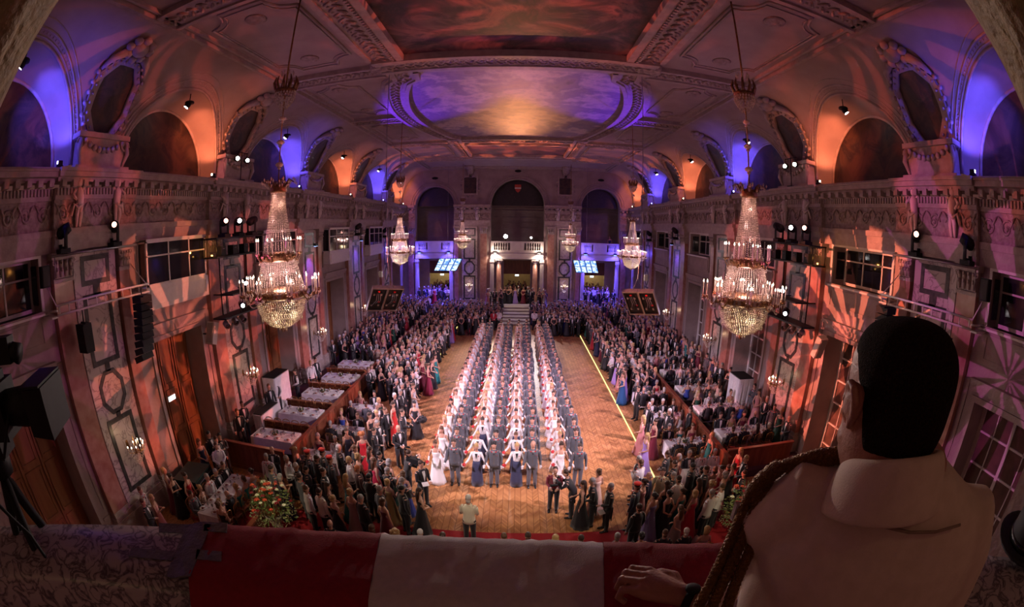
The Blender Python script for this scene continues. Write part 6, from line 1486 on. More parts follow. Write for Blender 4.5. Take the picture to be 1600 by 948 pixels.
fill(-1.5, 1.5, 44.6, 47.4, .5, .6, .9, lambda x, y: (x, y-5), 'under the far gallery', .85); fill(-1.2, 1.2, 48.2, 51.0, .5, .6, .9, lambda x, y: (x, y-5), 'under the far gallery', .85)
for a, b in ((-9.6, -7.2), (7.2, 9.6)): fill(a, b, 48.2, 51.0, .5, .6, .9, lambda x, y: (x, y-5), 'under the far gallery', .9)
fill(-10.2, -7.0, 45.4, 46.4, .7, .8, 6.3, lambda x, y: (x, y-5), 'on the far gallery', .8); fill(7.0, 10.2, 45.4, 46.4, .7, .8, 6.3, lambda x, y: (x, y-5), 'on the far gallery', .8)
cands.sort(key=lambda c: (c[0]-.2)**2 + c[1]**2 + (8.8-c[2]-1.5)**2)
ind, rest = cands[:NEED], cands[NEED:]
rank = {}; rz_cache = []
APOSE = [('down', 'down'), ('clasp', 'clasp'), ('clap', 'clap'), ('read', 'down')]
for (x, y, z, rz, mode, where) in ind:
    kd, who, cname, cc, (hs, hcn) = guest_attr(); seat = mode == 'seat'
    pose = RC.choice([('clasp', 'clasp'), ('read', 'read')] if seat else APOSE)
    reg = (f'at the {where}' if seat and 'corner' not in where else (f'seated {where}' if seat else where)); hd = 'bald' if hs == 'bald' else f'{hcn} {"hair" if hs == "short" else hs if hs != "long" else "long hair"}'
    k = (reg, who, cname, hd); rank[k] = rank.get(k, 0)+1
    n = rank[k]; lab = f"{who}, {cname}, {hd.replace('dark brown', 'dark')}, {'nearest' if n == 1 else ORD[n-1] + ' nearest'} the balcony, {reg}"
    j = 1+.12*RC.uniform(-1, 1)
    person(kd, pose, hs, (x, y, z), rz, lab, 'guests '+(where if not seat else 'at the tables'), cloth=tuple(v*j for v in cc), hairc=HAIRC[hcn], trouser=BLK if kd != 'uniform' else cc, scale=RC.uniform(.94, 1.04)*(.97 if who == 'woman' else 1.01), seated=seat)
    if seat: put_chair(x, y-(.0), z, rz+0, f'gilt chair of a seated guest, {where}', 'gilt chairs of seated guests')

# --- everybody beyond those: one mass of people per kind
def crowd_object(name, people, label, cat):
    """people: kind, arms, hair, x, y, z, rz, cloth, hair colour, trouser colour, seated"""
    V, F, C = [], [], []; off = 0; cache = {}
    base = {id(skin): (.56, .31, .22), id(eyem): (.02, .015, .012), id(lip): (.4, .1, .09), id(whitecloth): (.76, .74, .74), id(blackcloth): (.015, .015, .018), id(gold): (.7, .45, .15), id(redm): (.6, .02, .03), id(shoe): (.01, .01, .01)}
    for kd, arms, hs, x, y, z, rz, cc, hc_, tc_, seat in people:
        key = (kd, arms, hs, seat)
        if key not in cache:
            parts = make_person(kind=kd, arms=arms, hair=hs, seated=seat, lod=0, gloves=False); vv, ff, role, o = [], [], [], 0
            for nm, mb, mats, rl in parts:
                vv += mb.v; ff += [tuple(i+o for i in f) for f in mb.f]; o += len(mb.v)
                for mi in mb.m:
                    role.append(rl if rl and mats[mi] in (TCL, THR) else base.get(id(mats[mi]), (.6, .6, .6)))
            cache[key] = (np.array(vv), ff, role)
        vv, ff, role = cache[key]; s = RC.uniform(.95, 1.03); c, sn = math.cos(rz), math.sin(rz)
        P_ = np.empty_like(vv); P_[:, 0] = (vv[:, 0]*c - vv[:, 1]*sn)*s + x; P_[:, 1] = (vv[:, 0]*sn + vv[:, 1]*c)*s + y; P_[:, 2] = vv[:, 2]*s + z
        V.append(P_); F += [tuple(i+off for i in f) for f in ff]; off += len(vv)
        m_ = {'cloth': cc, 'hair': hc_, 'trouser': tc_}; C += [m_[r] if isinstance(r, str) else r for r in role]
    me = bpy.data.meshes.new(name); me.from_pydata(np.concatenate(V).tolist(), [], F); me.polygons.foreach_set('use_smooth', [True]*len(F))
    at = me.attributes.new('own_colour', 'FLOAT_COLOR', 'CORNER'); ls = np.empty(len(F), dtype=np.int32); me.polygons.foreach_get('loop_total', ls)
    arr = np.ones((len(C), 4), dtype=np.float32); arr[:, :3] = np.array(C, dtype=np.float32); at.data.foreach_set('color', np.repeat(arr, ls, axis=0).ravel())
    m = bpy.data.materials.get('many_clothes')
    if m is None:
        m = bpy.data.materials.new('many_clothes'); m.use_nodes = True; N = m.node_tree.nodes; a = N.new('ShaderNodeAttribute'); a.attribute_name = 'own_colour'; n = N.new('ShaderNodeTexNoise'); n.inputs['Scale'].default_value = 40
        mx = N.new('ShaderNodeMix'); mx.data_type = 'RGBA'; mx.blend_type = 'MULTIPLY'; mx.inputs[0].default_value = .25; m.node_tree.links.new(a.outputs['Color'], mx.inputs[6]); m.node_tree.links.new(n.outputs['Color'], mx.inputs[7])
        m.node_tree.links.new(mx.outputs[2], N['Principled BSDF'].inputs['Base Color']); N['Principled BSDF'].inputs['Roughness'].default_value = .65
    me.materials.append(m); me.update(); o = bpy.data.objects.new(name, me); col.objects.link(o); return tag(o, label, cat, None, 'stuff')
rp = []
for (x, y, z, rz, mode, where) in rest:
    kd, who, cname, cc, (hs, hcn) = guest_attr(); seat = mode == 'seat'
    rp.append((kd, RC.choice([('clasp', 'clasp'), ('down', 'down'), ('clap', 'clap')]), hs, x, y, z, rz, cc, HAIRC[hcn], BLK if kd != 'uniform' else cc, seat))
crowd_object('crowd', rp, 'dense mass of farther ball guests filling both sides and the far end', 'crowd')
crowd_object('debutante_crowd', far_formation, 'farther rows of the formation, white gowns and grey uniforms before the steps', 'crowd')

# --- things in hands
def small_camera(loc, rz, label, s=1., lens=.1):
    r = empty('photo_camera', loc, rz, label, 'camera'); b = MB(); b.cbox((0, 0, 0), (.14*s, .06*s, .1*s)); b.cbox((0, 0, .06*s), (.06*s, .05*s, .03*s)); b.build('camera_body', black, r); b = MB(); b.tube([(0, -.03*s, 0), (0, -(.03+lens)*s, 0)], [.032*s, .04*s], 10); b.build('lens', black, r)
small_camera((1.36, 11.24, 1.05), 0, 'black camera held low by the photographer in wine red')
small_camera((1.55, 11.12, 1.38), -1.3, 'camera with long black lens aimed by the bending photographer', 1.1, .25)
small_camera((1.93, 10.62, 1.1), -1.2, 'small camera held by the long haired woman in black')
small_camera((-3.95, 15.3, 1.12), 1.5, 'small camera held by the man on the left parquet')
r = empty('video_camera', (-3.05, 12.0, 1.52), 1.2, 'black shoulder video camera carried left of the formation', 'camera'); b = MB(); b.cbox((0, 0, 0), (.14, .42, .2)); b.cbox((0, .22, .02), (.12, .1, .16)); b.build('camera_body', black, r); b = MB(); b.tube([(0, -.21, 0), (0, -.4, 0)], [.05, .065], 12); b.build('lens', black, r); b = MB(); b.tube([(0, -.15, .1), (0, -.1, .17), (0, .1, .17), (0, .15, .1)], .014, 5); b.build('handle', black, r)
def sheet(loc, rz, label):
    b = MB(); b.add([(-.11, -.08, 0), (.11, -.08, 0), (.11, .08, .01), (-.11, .08, .01), (-.11, -.08, -.004), (.11, -.08, -.004), (.11, .08, .006), (-.11, .08, .006)], [(0,1,2,3),(7,6,5,4),(0,4,5,1),(1,5,6,2),(2,6,7,3),(3,7,4,0)], 0, False)
    o = b.build('paper_sheet', white_paint); o.location = loc; o.rotation_euler = (.4, .1, rz); tag(o, label, 'paper')
sheet((-1.0, 10.08, 1.14), 0, 'white paper held by the man in the white dinner jacket'); sheet((-2.55, 11.22, 1.15), .6, 'white papers held by the man at the front left'); sheet((2.72, 10.2, .92), .5, 'white paper held by the older man with medals')
b = MB(); b.ell((0, 0, 0), (.2, .13, .16), 16, 10); 
for i in range(18): a = i*.7; b.ell((.17*math.cos(a), .1*math.sin(a*1.3), .13*math.sin(a)), .05, 6, 4)
o = b.build('feather_muff', [blackcloth]); o.location = (-3.72, 16.3, .98); tag(o, 'black feather muff held by the young woman in the long black gown', 'muff')
# ------------------------------------------------------------------ the balcony in front of the camera
BC = (.15, -1.275); BR = 2.18
def pol(phi, r, z): return (BC[0] + r*math.sin(phi), BC[1] + r*math.cos(phi), z)
PROF = [(-.34, 7.05), (-.30, 7.25), (-.30, 7.80), (-.33, 7.84), (-.33, 7.93), (-.31, 7.985), (-.27, 8.01), (-.2, 8.018), (-.1, 8.02), (-.03, 8.016), (0, 7.99), (.01, 7.95), (0, 7.9), (-.03, 7.86), (-.05, 7.8), (-.05, 7.25), (0, 7.05)]
rb = MB(); NP = 90; A0, A1 = math.radians(-88), math.radians(88)
vs = []
for i in range(NP+1):
    p = A0+(A1-A0)*i/NP
    for dr, z in PROF: vs.append(pol(p, BR+dr, z))
n = len(PROF); rb.add(vs, [(i*n+j, i*n+j+1, (i+1)*n+j+1, (i+1)*n+j) for i in range(NP) for j in range(n-1)], 0)
rail = rb.build('balcony_parapet', railmarble); tag(rail, 'violet veined marble parapet of the balcony along the bottom of the view', 'parapet')
fb2 = MB(); fb2.prism([(BC[0]+BR*math.sin(A0+(A1-A0)*i/30), BC[1]+BR*math.cos(A0+(A1-A0)*i/30)) for i in range(31)] + [(2.33, -2.2), (-2.03, -2.2)], 6.85, 7.05, lambda a, b, d: (a, b, d)); structure(fb2, 'floor_balcony', moulding)

def drape(name, p0, p1, m, label, seed, slant=0.):
    """one band of the flag laid over the parapet"""
    R_ = random.Random(seed); f = MB(); nu = max(6, int((p1-p0)/math.radians(.6))); prof = [(-.345, 7.55), (-.345, 7.75), (-.345, 7.9), (-.325, 7.99), (-.275, 8.018)] + [(-.25+.05*i, 8.026) for i in range(5)] + [(-.02, 8.022), (.012, 7.995), (.022, 7.9), (.02, 7.7), (.022, 7.4), (.025, 7.15)]
    vs = []
    for i in range(nu+1):
        u = i/nu
        for j, (dr, z) in enumerate(prof):
            p = p0+(p1-p0)*u + slant*(dr+.1)
            wv = .0035*math.sin(p*95+dr*26+seed) + .0025*math.sin(p*170-dr*40) + .002*math.sin(p*40+dr*60)
            if z < 8.0: wv *= 1.8; vs.append(pol(p, BR+dr+(wv if dr > 0 else -abs(wv)), z))
            else: vs.append(pol(p, BR+dr, z+.003+abs(wv)*1.2))
    n = len(prof); f.add(vs, [(i*n+j, i*n+j+1, (i+1)*n+j+1, (i+1)*n+j) for i in range(nu) for j in range(n-1)])
    o = f.build(name, m); return tag(o, label, 'flag') if label else o
flagred = mat('flag_red', (.30, .006, .018), .8, c2=(.25, .005, .014), scale=60, bump=.15, bscale=250); flagwhite = mat('flag_white', (.62, .55, .55), .8, c2=(.56, .50, .50), scale=60, bump=.15, bscale=250)
D = math.radians
fr = empty('flag', (0, 0, 0), 0, 'red-white-red flag draped over the marble parapet', 'flag')
for a, b, m, s, nm in ((-21.8, -7.62, flagred, 1, 'red_band'), (-7.6, 7.78, flagwhite, 2, 'white_band'), (7.8, 31, flagred, 3, 'red_band')):
    o = drape(nm, D(a), D(b), m, None, s); o.parent = fr
tape = mat('grey_tape', (.16, .15, .15), .4, c2=(.12, .115, .115), scale=25, bump=.2)
for pts, lab in (([(-.02, -26.5), (-.02, -19.8), (-.065, -19.6), (-.065, -26.2)], 'upper strip of grey tape holding the flag edge'), ([(-.15, -28.5), (-.15, -19.5), (-.19, -19.3), (-.19, -28.5)], 'lower strip of grey tape holding the flag edge'), ([(-.03, -23.7), (-.03, -21.2), (-.26, -21.6), (-.26, -24.2)], 'wide grey tape along the left edge of the flag')):
    f = MB(); vs = []; nn = 16
    for i in range(nn+1):
        t = i/nn
        for (q0, q1) in ((pts[0], pts[1]), (pts[3], pts[2])):
            dr = q0[0]+(q1[0]-q0[0])*t; ph = q0[1]+(q1[1]-q0[1])*t; vs.append(pol(D(ph), BR+dr, 8.0225 + (.0135 if ph > -22.2 else .0135*max(0, 1-(-22.2-ph)/1.2))))
    vs += [(v[0], v[1], v[2]-.002) for v in vs]; k = 2*(nn+1)
    f.add(vs, [(2*i, 2*i+2, 2*i+3, 2*i+1) for i in range(nn)] + [(k+2*i, k+2*i+1, k+2*i+3, k+2*i+2) for i in range(nn)] + [(0, 1, k+1, k), (2*nn, k+2*nn, k+2*nn+1, 2*nn+1)] + [(2*i, k+2*i, k+2*i+2, 2*i+2) for i in range(nn)] + [(2*i+1, 2*i+3, k+2*i+3, k+2*i+1) for i in range(nn)], 0, False)
    tag(f.build('tape_strip', tape), lab, 'tape', 'grey tape strips')

def vox(o, size, smooth=4):
    r = o.modifiers.new('fuse', 'REMESH'); r.mode = 'VOXEL'; r.voxel_size = size; r.use_smooth_shade = True
    s = o.modifiers.new('soft', 'SMOOTH'); s.factor = .5; s.iterations = smooth
def rope(mb, path, r, strands=3, turns=18, m=0, step=90):
    P_ = [Vector(p) for p in path]; seg = [0]
    for a, b in zip(P_, P_[1:]): seg.append(seg[-1]+(b-a).length)
    L_ = seg[-1]
    def at(t):
        d = t*L_
        for i in range(len(P_)-1):
            if d <= seg[i+1] or i == len(P_)-2:
                u = (d-seg[i])/(seg[i+1]-seg[i]); p0 = P_[max(0, i-1)]; p1, p2 = P_[i], P_[i+1]; p3 = P_[min(len(P_)-1, i+2)]
                return .5*((2*p1)+(p2-p0)*u+(2*p0-5*p1+4*p2-p3)*u*u+(3*p1-p0-3*p2+p3)*u**3)
    for s in range(strands):
        pts = []; up = Vector((.3, .2, 1)).normalized()
        for i in range(step+1):
            t = i/step; c = at(t); tg = (at(min(1, t+.01))-at(max(0, t-.01))).normalized(); n = (up-tg*up.dot(tg)).normalized(); b = tg.cross(n); a = 2*PI*(turns*t+s/strands)
            pts.append(c+n*r*.55*math.cos(a)+b*r*.55*math.sin(a))
        mb.tube(pts, r*.62, 6, m)

# ------------------------------------------------------------------ the officer at the right
HC = Vector((.752, .388, 8.604)); HZ = D(-11)                    # head centre and turn
MH = Matrix.Translation(HC) @ Matrix.Rotation(HZ, 4, 'Z') @ Matrix.Rotation(D(-6), 4, 'X') @ Matrix.Diagonal((1.08, 1.02, .90, 1))
HP = [(-.205, -.0, .056, .05, .05), (-.165, -.018, .066, .062, .064), (-.14, -.02, .070, .072, .072), (-.118, -.008, .071, .088, .075), (-.098, 0, .074, .097, .079), (-.07, 0, .077, .097, .084), (-.04, 0, .078, .096, .088), (0, 0, .077, .096, .094), (.035, 0, .079, .096, .100), (.065, 0, .077, .092, .100), (.088, 0, .069, .081, .091), (.106, 0, .055, .064, .075), (.118, 0, .036, .042, .05), (.124, 0, .012, .014, .018)]
def headring(off, S):
    vs = []
    for z, cy, rx, rf, rk in HP:
        for k in range(S):
            a = 2*PI*k/S; o_ = off(a, z); vs.append(((rx+o_)*math.cos(a), cy+((rf if math.sin(a) > 0 else rk)+o_)*math.sin(a), z+(o_ if z > .1 else 0)))
    return vs
S_ = 40; b = MB(); n = len(HP)
b.add(headring(lambda a, z: 0, S_), [(i*S_+k, i*S_+(k+1) % S_, (i+1)*S_+(k+1) % S_, (i+1)*S_+k) for i in range(n-1) for k in range(S_)] + [tuple(range(S_))[::-1], tuple((n-1)*S_+k for k in range(S_))])
b.tube([(0, .083, .03), (0, .097, -.012), (0, .104, -.03), (0, .088, -.038)], [.011, .013, .017, .012], 10); b.ell((0, .088, -.098), (.026, .018, .018), 12, 8); b.ell((0, .088, .035), (.042, .012, .012), 12, 8)
for s in (-1, 1):
    b.ell((s*.034, .084, -.02), (.018, .012, .018), 10, 8); b.ell((s*.042, .035, -.07), (.032, .035, .035), 12, 8)
    # ear
    ex = s*.079
    b.tube([(ex, .012, -.038), (ex+s*.009, .016, -.02), (ex+s*.006, .018, 0), (ex+s*.011, .014, .020), (ex+s*.018, -.002, .030), (ex+s*.021, -.018, .024), (ex+s*.020, -.024, .006), (ex+s*.014, -.018, -.014), (ex+s*.008, -.006, -.030), (ex+s*.003, .004, -.042)], [.006, .006, .0055, .006, .0065, .0065, .0062, .006, .007, .006], 8)
    b.ell((ex+s*.009, -.004, .0), (.010, .022, .031), 12, 10); b.tube([(ex+s*.010, .006, .014), (ex+s*.014, -.01, .012), (ex+s*.013, -.013, -.008)], .005, 6)
b.tube([(0, .095, -.063), (0, .101, -.058)], [(.026, .006), (.022, .006)], 8, up=(0, 0, 1))
officer = MB().join(b, MH)
# hand and forearm skin
W0 = Vector((.545, .566, 8.118)); dH = Vector((-.80, .60, .0)).normalized(); sH = Vector((.60, .80, 0)); uH = Vector((0, 0, 1))
hd = MB(); K = W0 + dH*.085
hd.tube([W0-dH*.09+Vector((0, 0, .0)), W0, W0+dH*.03, W0+dH*.065, K+uH*.004], [(.031, .024), (.029, .022), (.038, .021), (.045, .021), (.044, .018)], 14, up=uH)
for i in range(4):
    o_ = (.034-.0228*i); l = (.040, .045, .043, .034)[i]; kn = K + sH*o_ + uH*(.008 if i in (1, 2) else .004) - dH*(.006 if i == 3 else 0)
    p1 = kn + dH*l*.95 - uH*.008; p2 = p1 + dH*.006 - uH*.030; p3 = p2 - dH*.020 - uH*.008
    hd.tube([kn-dH*.02, kn, (kn+p1)/2+uH*.002, p1, p2, p3], [.010, .0125, .0098, .0105, .009, .0078], 10); hd.ell(kn+uH*.002, .0118, 10, 8); hd.ell(p1, .0106, 10, 8)
t0 = W0 + dH*.03 + sH*.034; hd.tube([W0+dH*.01+sH*.02, t0+sH*.012, t0+sH*.016+dH*.032-uH*.004, t0+sH*.004+dH*.056-uH*.014], [.016, .0155, .012, .0095], 10)
handmb = hd
om = officer.build('person', mat('officer_skin', (.42, .19, .13), .5, c2=(.36, .15, .10), scale=14, bump=.12, bscale=160)); vox(om, .0032, 3)
tag(om, 'officer in cream dress jacket seen from behind, leaning on the parapet at the right', 'person')
# the same body goes on under the clothes: neck, hidden trunk and the arm down to the hand
TM = Matrix.Translation((.806, .350, 8.432)) @ Matrix.Rotation(D(-38), 4, 'Z')
def T(x, y, z): return TM @ Vector((x, y, z))
k0 = MB()
k0.tube([tuple(MH @ Vector((0, -.03, -.17))), T(0, -.01, .07), T(0, 0, -.06), T(0, 0, -.35), T(0, 0, -.6)], [.058, .066, (.11, .06), (.12, .07), (.12, .07)], 16)
EL = Vector((.742, .462, 8.098)); SH = Vector((.655, .478, 8.365))
k0.tube([T(-.08, 0, -.03), SH, (SH+EL)/2, EL, (EL+W0)/2+Vector((0, 0, .0)), W0-dH*.02], [.05, .05, .045, .038, .034, .026], 12)
SR, ER, WR = Vector((.968, .232, 8.345)), Vector((1.02, .17, 8.06)), Vector((1.04, .33, 7.86)); k0.tube([T(.08, 0, -.03), SR, ER, WR], [.05, .05, .038, .026], 12)
hand_r = MB(); hand(hand_r, WR, (.2, .9, -.3), 1, 1, 0)
om.data = MB().join(officer).join(k0).join(handmb).join(hand_r).build('tmp', MATS['officer_skin']).data
bpy.data.objects.remove(bpy.data.objects['tmp'])
# cropped hair
def hoff(a, z):
    s = math.sin(a); c = abs(math.cos(a))
    line = -.068 if s < -.35 else (-.068+(s+.35)/.33*.083 if s < -.02 else (.015+(s+.02)/.25*.045 if s < .23 else .06+.02*min(1, (s-.23)*2)))
    return max(-.006, min(.0052, (z-line)*.30))
hr = MB(); hv = headring(hoff, 72); hr.add(hv, [(i*72+k, i*72+(k+1) % 72, (i+1)*72+(k+1) % 72, (i+1)*72+k) for i in range(2, n-1) for k in range(72)] + [tuple((n-1)*72+k for k in range(72))])
ho = MB().join(hr, MH).build('cropped_hair', mat('cropped_dark_hair', (.013, .007, .005), .9, c2=(.030, .016, .011), scale=260, bump=.6, bscale=420, detail=2, spec=.08), om)
sb = ho.modifiers.new('fine', 'SUBSURF'); sb.levels = 2; sb.render_levels = 2
# jacket
cream = mat('cream_uniform_cloth', (.70, .54, .45), .85, c2=(.64, .49, .40), scale=40, bump=.12, bscale=350)
j = MB(); RT = [(.085, .072, .068, -.005), (.06, .115, .082, -.005), (.032, .17, .098, -.005), (-.0, .205, .112, -.005), (-.05, .226, .124, -.01), (-.12, .228, .134, -.012), (-.22, .220, .140, -.01), (-.35, .205, .135, 0), (-.5, .20, .13, 0), (-.64, .215, .14, 0)]
vs = []
for z, rx, ry, cy in RT[::-1]:
    for k in range(36): a = 2*PI*k/36; vs.append(T(rx*math.copysign(abs(math.cos(a))**.9, math.cos(a)), cy+ry*math.sin(a), z))
j.add(vs, [(i*36+k, i*36+(k+1) % 36, (i+1)*36+(k+1) % 36, (i+1)*36+k) for i in range(len(RT)-1) for k in range(36)] + [tuple(range(36))[::-1], tuple((len(RT)-1)*36+k for k in range(36))])
j.tube([T(-.10, 0, -.03), T(-.17, .0, -.03), SH, SH*.5+EL*.5+Vector((-.012, .008, 0)), EL+Vector((.0, -.0, .004)), EL*.5+W0*.5+Vector((0, 0, .008)), W0-dH*.052], [.075, .082, .078, .066, .058, .050, .041], 18)
j.tube([T(.10, 0, -.03), T(.17, 0, -.03), SR, (SR+ER)/2, ER, (ER+WR)/2, WR], [.075, .082, .078, .066, .056, .046, .04], 18)
for q in range(5):                                               # creases of the sleeve at the elbow
    c0 = EL*.75+W0*.25 + Vector((.02-.03*q, 0, .0)); j.tube([c0+Vector((.0, -.04, .02)), c0+Vector((-.01, .0, .053)), c0+Vector((-.02, .04, .03))], [.006, .011, .005], 6)
jo = j.build('uniform_jacket', cream, om); vox(jo, .0065, 6)
cl = MB(); vs = []; cpf = [(-.105, .064, 1.0), (-.098, .070, 1.0), (-.104, .077, 1.0), (-.145, .086, 1.0), (-.187, .098, 1.0), (-.190, .094, 1.0), (-.16, .082, 1.0)]
for z, r, _ in cpf:
    for k in range(49):
        a = PI/2 + .10 + (2*PI-.20)*k/48; tilt = .012*math.sin(a); vs.append(MH @ Vector((r*math.cos(a)*1.02, -.028+r*math.sin(a)*1.05, z+.014-tilt*2.2)))
cl.add(vs, [(i*49+k, i*49+k+1, (i+1)*49+k+1, (i+1)*49+k) for i in range(len(cpf)-1) for k in range(48)])
co = cl.build('collar', cream, om); sl = co.modifiers.new('thick', 'SOLIDIFY'); sl.thickness = .005; s2 = co.modifiers.new('soft', 'SUBSURF'); s2.levels = 1; s2.render_levels = 2
sm = MB(); sm.tube([T(-.1, -.10, .035), T(-.05, -.112, .028), T(0, -.116, .026), T(.05, -.112, .028), T(.1, -.10, .035)], .0028, 6); sm.build('yoke_seam_shadow', mat('painted_seam_shadow', (.30, .21, .16), .9, c2=(.25, .17, .13), scale=90), om)  # line along the yoke seam, its shadow put into the dark colour
tr2 = MB()
for s in (-1, 1): tr2.tube([T(s*.1, 0, -.55), T(s*.11, .01, -.95), T(s*.11, 0, -1.28)], [.11, .085, .07], 14)
tr2.build('trousers', blackcloth, om)
for s in (-1, 1): q = MB(); q.tube([T(s*.11, -.05, -1.31), T(s*.11, .05, -1.31), T(s*.11, .16, -1.335)], [(.045, .04), (.05, .035), (.035, .02)], 10, up=(0, 0, 1)); q.build('shoe', shoe, om)
# cuff, watch
cf = MB(); cf.tube([W0-dH*.085, W0-dH*.05, W0-dH*.046], [.0455, .0445, .041], 20); 
for i in range(14): a = 2*PI*i/14; c0 = W0-dH*.07+sH*.0455*math.cos(a)+uH*.0455*math.sin(a); cf.tube([c0-dH*.012, c0+sH*.004*math.sin(a), c0+dH*.012], [.002, .004, .002], 5)
cf.build('embroidered_cuff', mat('gold_embroidery', (.50, .33, .14), .4, .5, c2=(.34, .2, .09), scale=120, bump=.6), om)
wt = MB(); wt.tube([W0-dH*.034, W0-dH*.016], [(.0335, .0262), (.0335, .0262)], 20, up=uH); wt.lathe([(.0, 0), (.016, 0), (.0175, .003), (.014, .006), (0, .0065)], 16, tuple(W0-dH*.025+uH*.0255)); wt.build('wristwatch', black, om)
# shoulder board and aiguillette of twisted gold cord
cord = mat('gold_brown_cord', (.36, .17, .05), .45, .35, c2=(.24, .10, .03), scale=150, bump=.8, bscale=300)
ag = MB()
a_, b_ = T(-.095, .01, .075), T(-.235, .02, .02)
rope(ag, [a_, a_*.5+b_*.5+Vector((0, 0, .012)), b_], .0105, 3, 12, step=90); rope(ag, [a_+Vector((.015, -.015, 0)), a_*.5+b_*.5+Vector((.016, -.016, .010)), b_+Vector((.012, -.016, 0))], .010, 3, 12, step=90)
ag.build('shoulder_cord', cord, om)
ag = MB(); tip = b_
rope(ag, [tip, tip+Vector((-.018, .006, -.02)), tip+Vector((-.03, .01, -.05)), tip+Vector((-.012, -.012, -.05)), tip+Vector((-.012, .02, -.03)), tip+Vector((-.028, -.002, -.06))], .014, 3, 12, step=90)
for (dx, dy, sp) in ((0, 0, 0), (.016, -.014, .4), (-.012, .016, .8)):
    rope(ag, [tip+Vector((-.02+dx, .0+dy, -.04)), tip+Vector((-.05+dx, -.03+dy, -.11)), tip+Vector((-.085+dx, -.07+dy, -.17)), tip+Vector((-.115+dx*1.5, -.115+dy, -.235)), tip+Vector((-.12+dx, -.16+dy, -.30))], .0095, 3, 15, step=120)
ag.build('aiguillette', cord, om)
rb_ = MB()
for i, (dx, m_) in enumerate(((0, 0), (.012, 1), (.024, 0), (.036, 2))): rb_.cbox(tuple(tip+Vector((-.055+dx*.6, .012-dx*.9, -.085-dx*.3))), (.009, .009, .035), m_)
rb_.build('medal_ribbons', [mat('ribbon_pale', (.6, .55, .6), .6, c2=(.5, .45, .5), scale=30), mat('ribbon_blue', (.02, .03, .12), .6, c2=(.02, .02, .09), scale=30), redm], om)

# ------------------------------------------------------------------ television camera at the left
r = empty('television_camera', (-1.175, .335, 8.435), D(-52), 'black television camera with matte box on its tripod at the left edge', 'camera')   # lens along +y
b = MB(); b.cbox((0, -.10, 0), (.13, .34, .15)); b.cbox((0, -.30, -.02), (.11, .12, .17)); b.cbox((0, -.05, .085), (.08, .2, .03)); b.tube([(0, .02, .08), (0, .0, .12), (0, -.16, .12), (0, -.2, .08)], .014, 7); b.cbox((.07, -.12, -.01), (.02, .2, .1)); b.build('camera_body', black, r)
b = MB(); b.tube([(0, .06, 0), (0, .14, 0), (0, .2, 0)], [.05, .056, .05], 16); b.build('lens_barrel', black, r)
b = MB(); b.prism([(-.075, -.06), (.075, -.06), (.075, .06), (-.075, .06)], .19, .275, lambda a, c, d: (a*(1+(d-.19)*1.6), d, c*(1+(d-.19)*1.6)), 0); b.box(-.09, .09, .19, .27, .069, .075); b.build('matte_box', black, r)
b = MB(); b.cbox((-.0, .0, .15), (.075, .06, .055)); b.tube([(0, -.02, .15), (0, -.10, .155)], [.028, .036], 10); b.tube([(0, .01, .12), (0, .0, .08)], .012, 6); b.build('viewfinder', black, r)
b = MB(); b.cbox((0, .10, .155), (.045, .08, .07)); b.tube([(0, .14, .15), (0, .17, .14)], [.025, .03], 10); b.build('top_light', black, r)
b = MB(); b.cbox((.02, -.13, .165), (.07, .015, .05)); b.build('monitor_case', black, r); b = MB(); b.cbox((.02, -.139, .165), (.055, .003, .036)); b.build('monitor_image', glow('monitor_blue', (.35, .55, .9), .5), r)
b = MB(); b.cbox((0, -.08, -.11), (.1, .16, .05)); b.lathe([(.0, -.21), (.05, -.2), (.055, -.16), (.045, -.13), (0, -.13)], 14, (0, -.08, 0)); b.tube([(0, -.12, -.15), (-.02, -.35, -.28)], .012, 7); b.build('tripod_head', black, r)
for i, (x, y) in enumerate(((.36, .12), (-.30, .10), (-.02, -.52))):
    b = MB(); b.tube([(0, -.08, -.2), (x*.5, -.08+(y+.08)*.5, -.75), (x, y, -1.385)], [.02, .017, .012], 7); b.tube([(x*.06-.02, -.08, -.24), (x*.5-.02, -.08+(y+.08)*.5, -.78)], .009, 6); b.build('leg', black, r)
b = MB(); b.tube([(.05, -.2, -.05), (.12, -.12, -.18), (.10, -.0, -.35), (.15, .1, -.6), (.1, .2, -.9)], .007, 6); b.tube([(.06, .1, .0), (.10, .06, -.08), (.03, -.02, -.14)], .006, 6); b.build('cable', black, r)
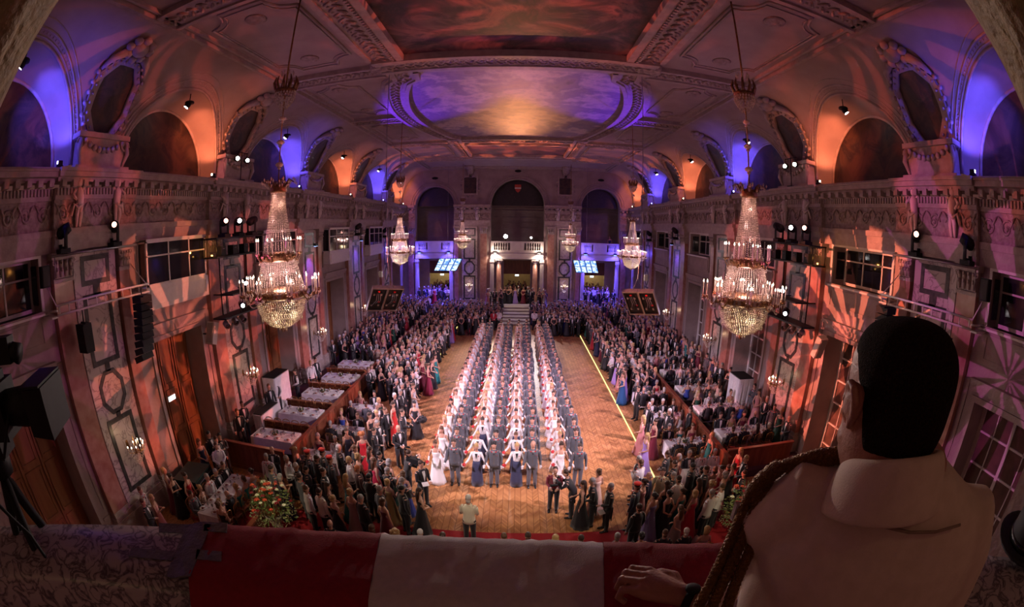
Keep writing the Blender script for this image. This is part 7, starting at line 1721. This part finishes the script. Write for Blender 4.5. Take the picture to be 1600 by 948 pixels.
# black hat on the parapet
r = empty('black_hat', (1.83, .20, 8.021), .3, 'black hat with curled brim lying on the parapet at the right edge', 'hat'); b = MB(); b.lathe([(.0, .0), (.13, .004), (.165, .02), (.17, .028), (.125, .014), (.105, .02), (.10, .10), (.085, .135), (.03, .15), (0, .148)], 24, fr=lambda a, z: 1+.10*math.cos(2*a)); b.build('crown', blackcloth, r)
b = MB(); b.lathe([(.107, .02), (.108, .045), (.104, .045)], 24, fr=lambda a, z: 1+.10*math.cos(2*a)); b.build('hat_band', shoe, r)
# carved stone drapery of the arch above the balcony, left and right
def carved(sx, pts, side):
    b = MB(); R_ = random.Random(4 if sx < 0 else 9)
    P_ = [Vector(p) for p in pts]
    b.tube(P_, [.34, .40, .40, .34, .30, .26], 14)
    for q in range(9):                                          # folds
        o_ = Vector((-sx*(.30+.05*math.sin(q*2.1)), .05*math.cos(q), -.26+.07*q)); b.tube([p + o_*(1 if i % 2 else .94) + Vector((0, .04*math.sin(i*1.3+q), 0)) for i, p in enumerate(P_)], [.05, .07, .06, .07, .05, .03], 7)
    for q in range(16):
        i = R_.randrange(len(P_)-1); t = R_.random(); p = P_[i].lerp(P_[i+1], t); b.ell(p+Vector((-sx*(.28+.08*R_.random()), R_.uniform(-.2, .2), R_.uniform(-.25, .12))), (R_.uniform(.05, .09), .06, R_.uniform(.05, .1)), 9, 7)
    o = b.build('carved_drapery', mat('old_gold_stone', (.16, .11, .055), .6, c2=(.28, .21, .11), scale=9, bump=.6, bscale=22)); vox(o, .018, 5)
    tag(o, f'large carved stone drapery of the arch close above the balcony, {side} corner', 'carving')
carved(-1, [(-1.40, .35, 10.95), (-1.78, .42, 10.55), (-2.08, .45, 10.2), (-2.34, .45, 9.85), (-2.6, .42, 9.5), (-2.85, .4, 9.2)], 'left')
carved(1, [(1.42, .3, 10.95), (1.90, .42, 10.5), (2.24, .45, 10.15), (2.48, .45, 9.8), (2.7, .42, 9.42), (2.95, .4, 9.1)], 'right')
lamp('balcony_lamp', 'POINT', (1.5, -.9, 9.7), 3.2, (1, .72, .32), size=.1); lamp('balcony_lamp', 'POINT', (-1.5, -.9, 9.9), 2.0, (1, .66, .3), size=.1)
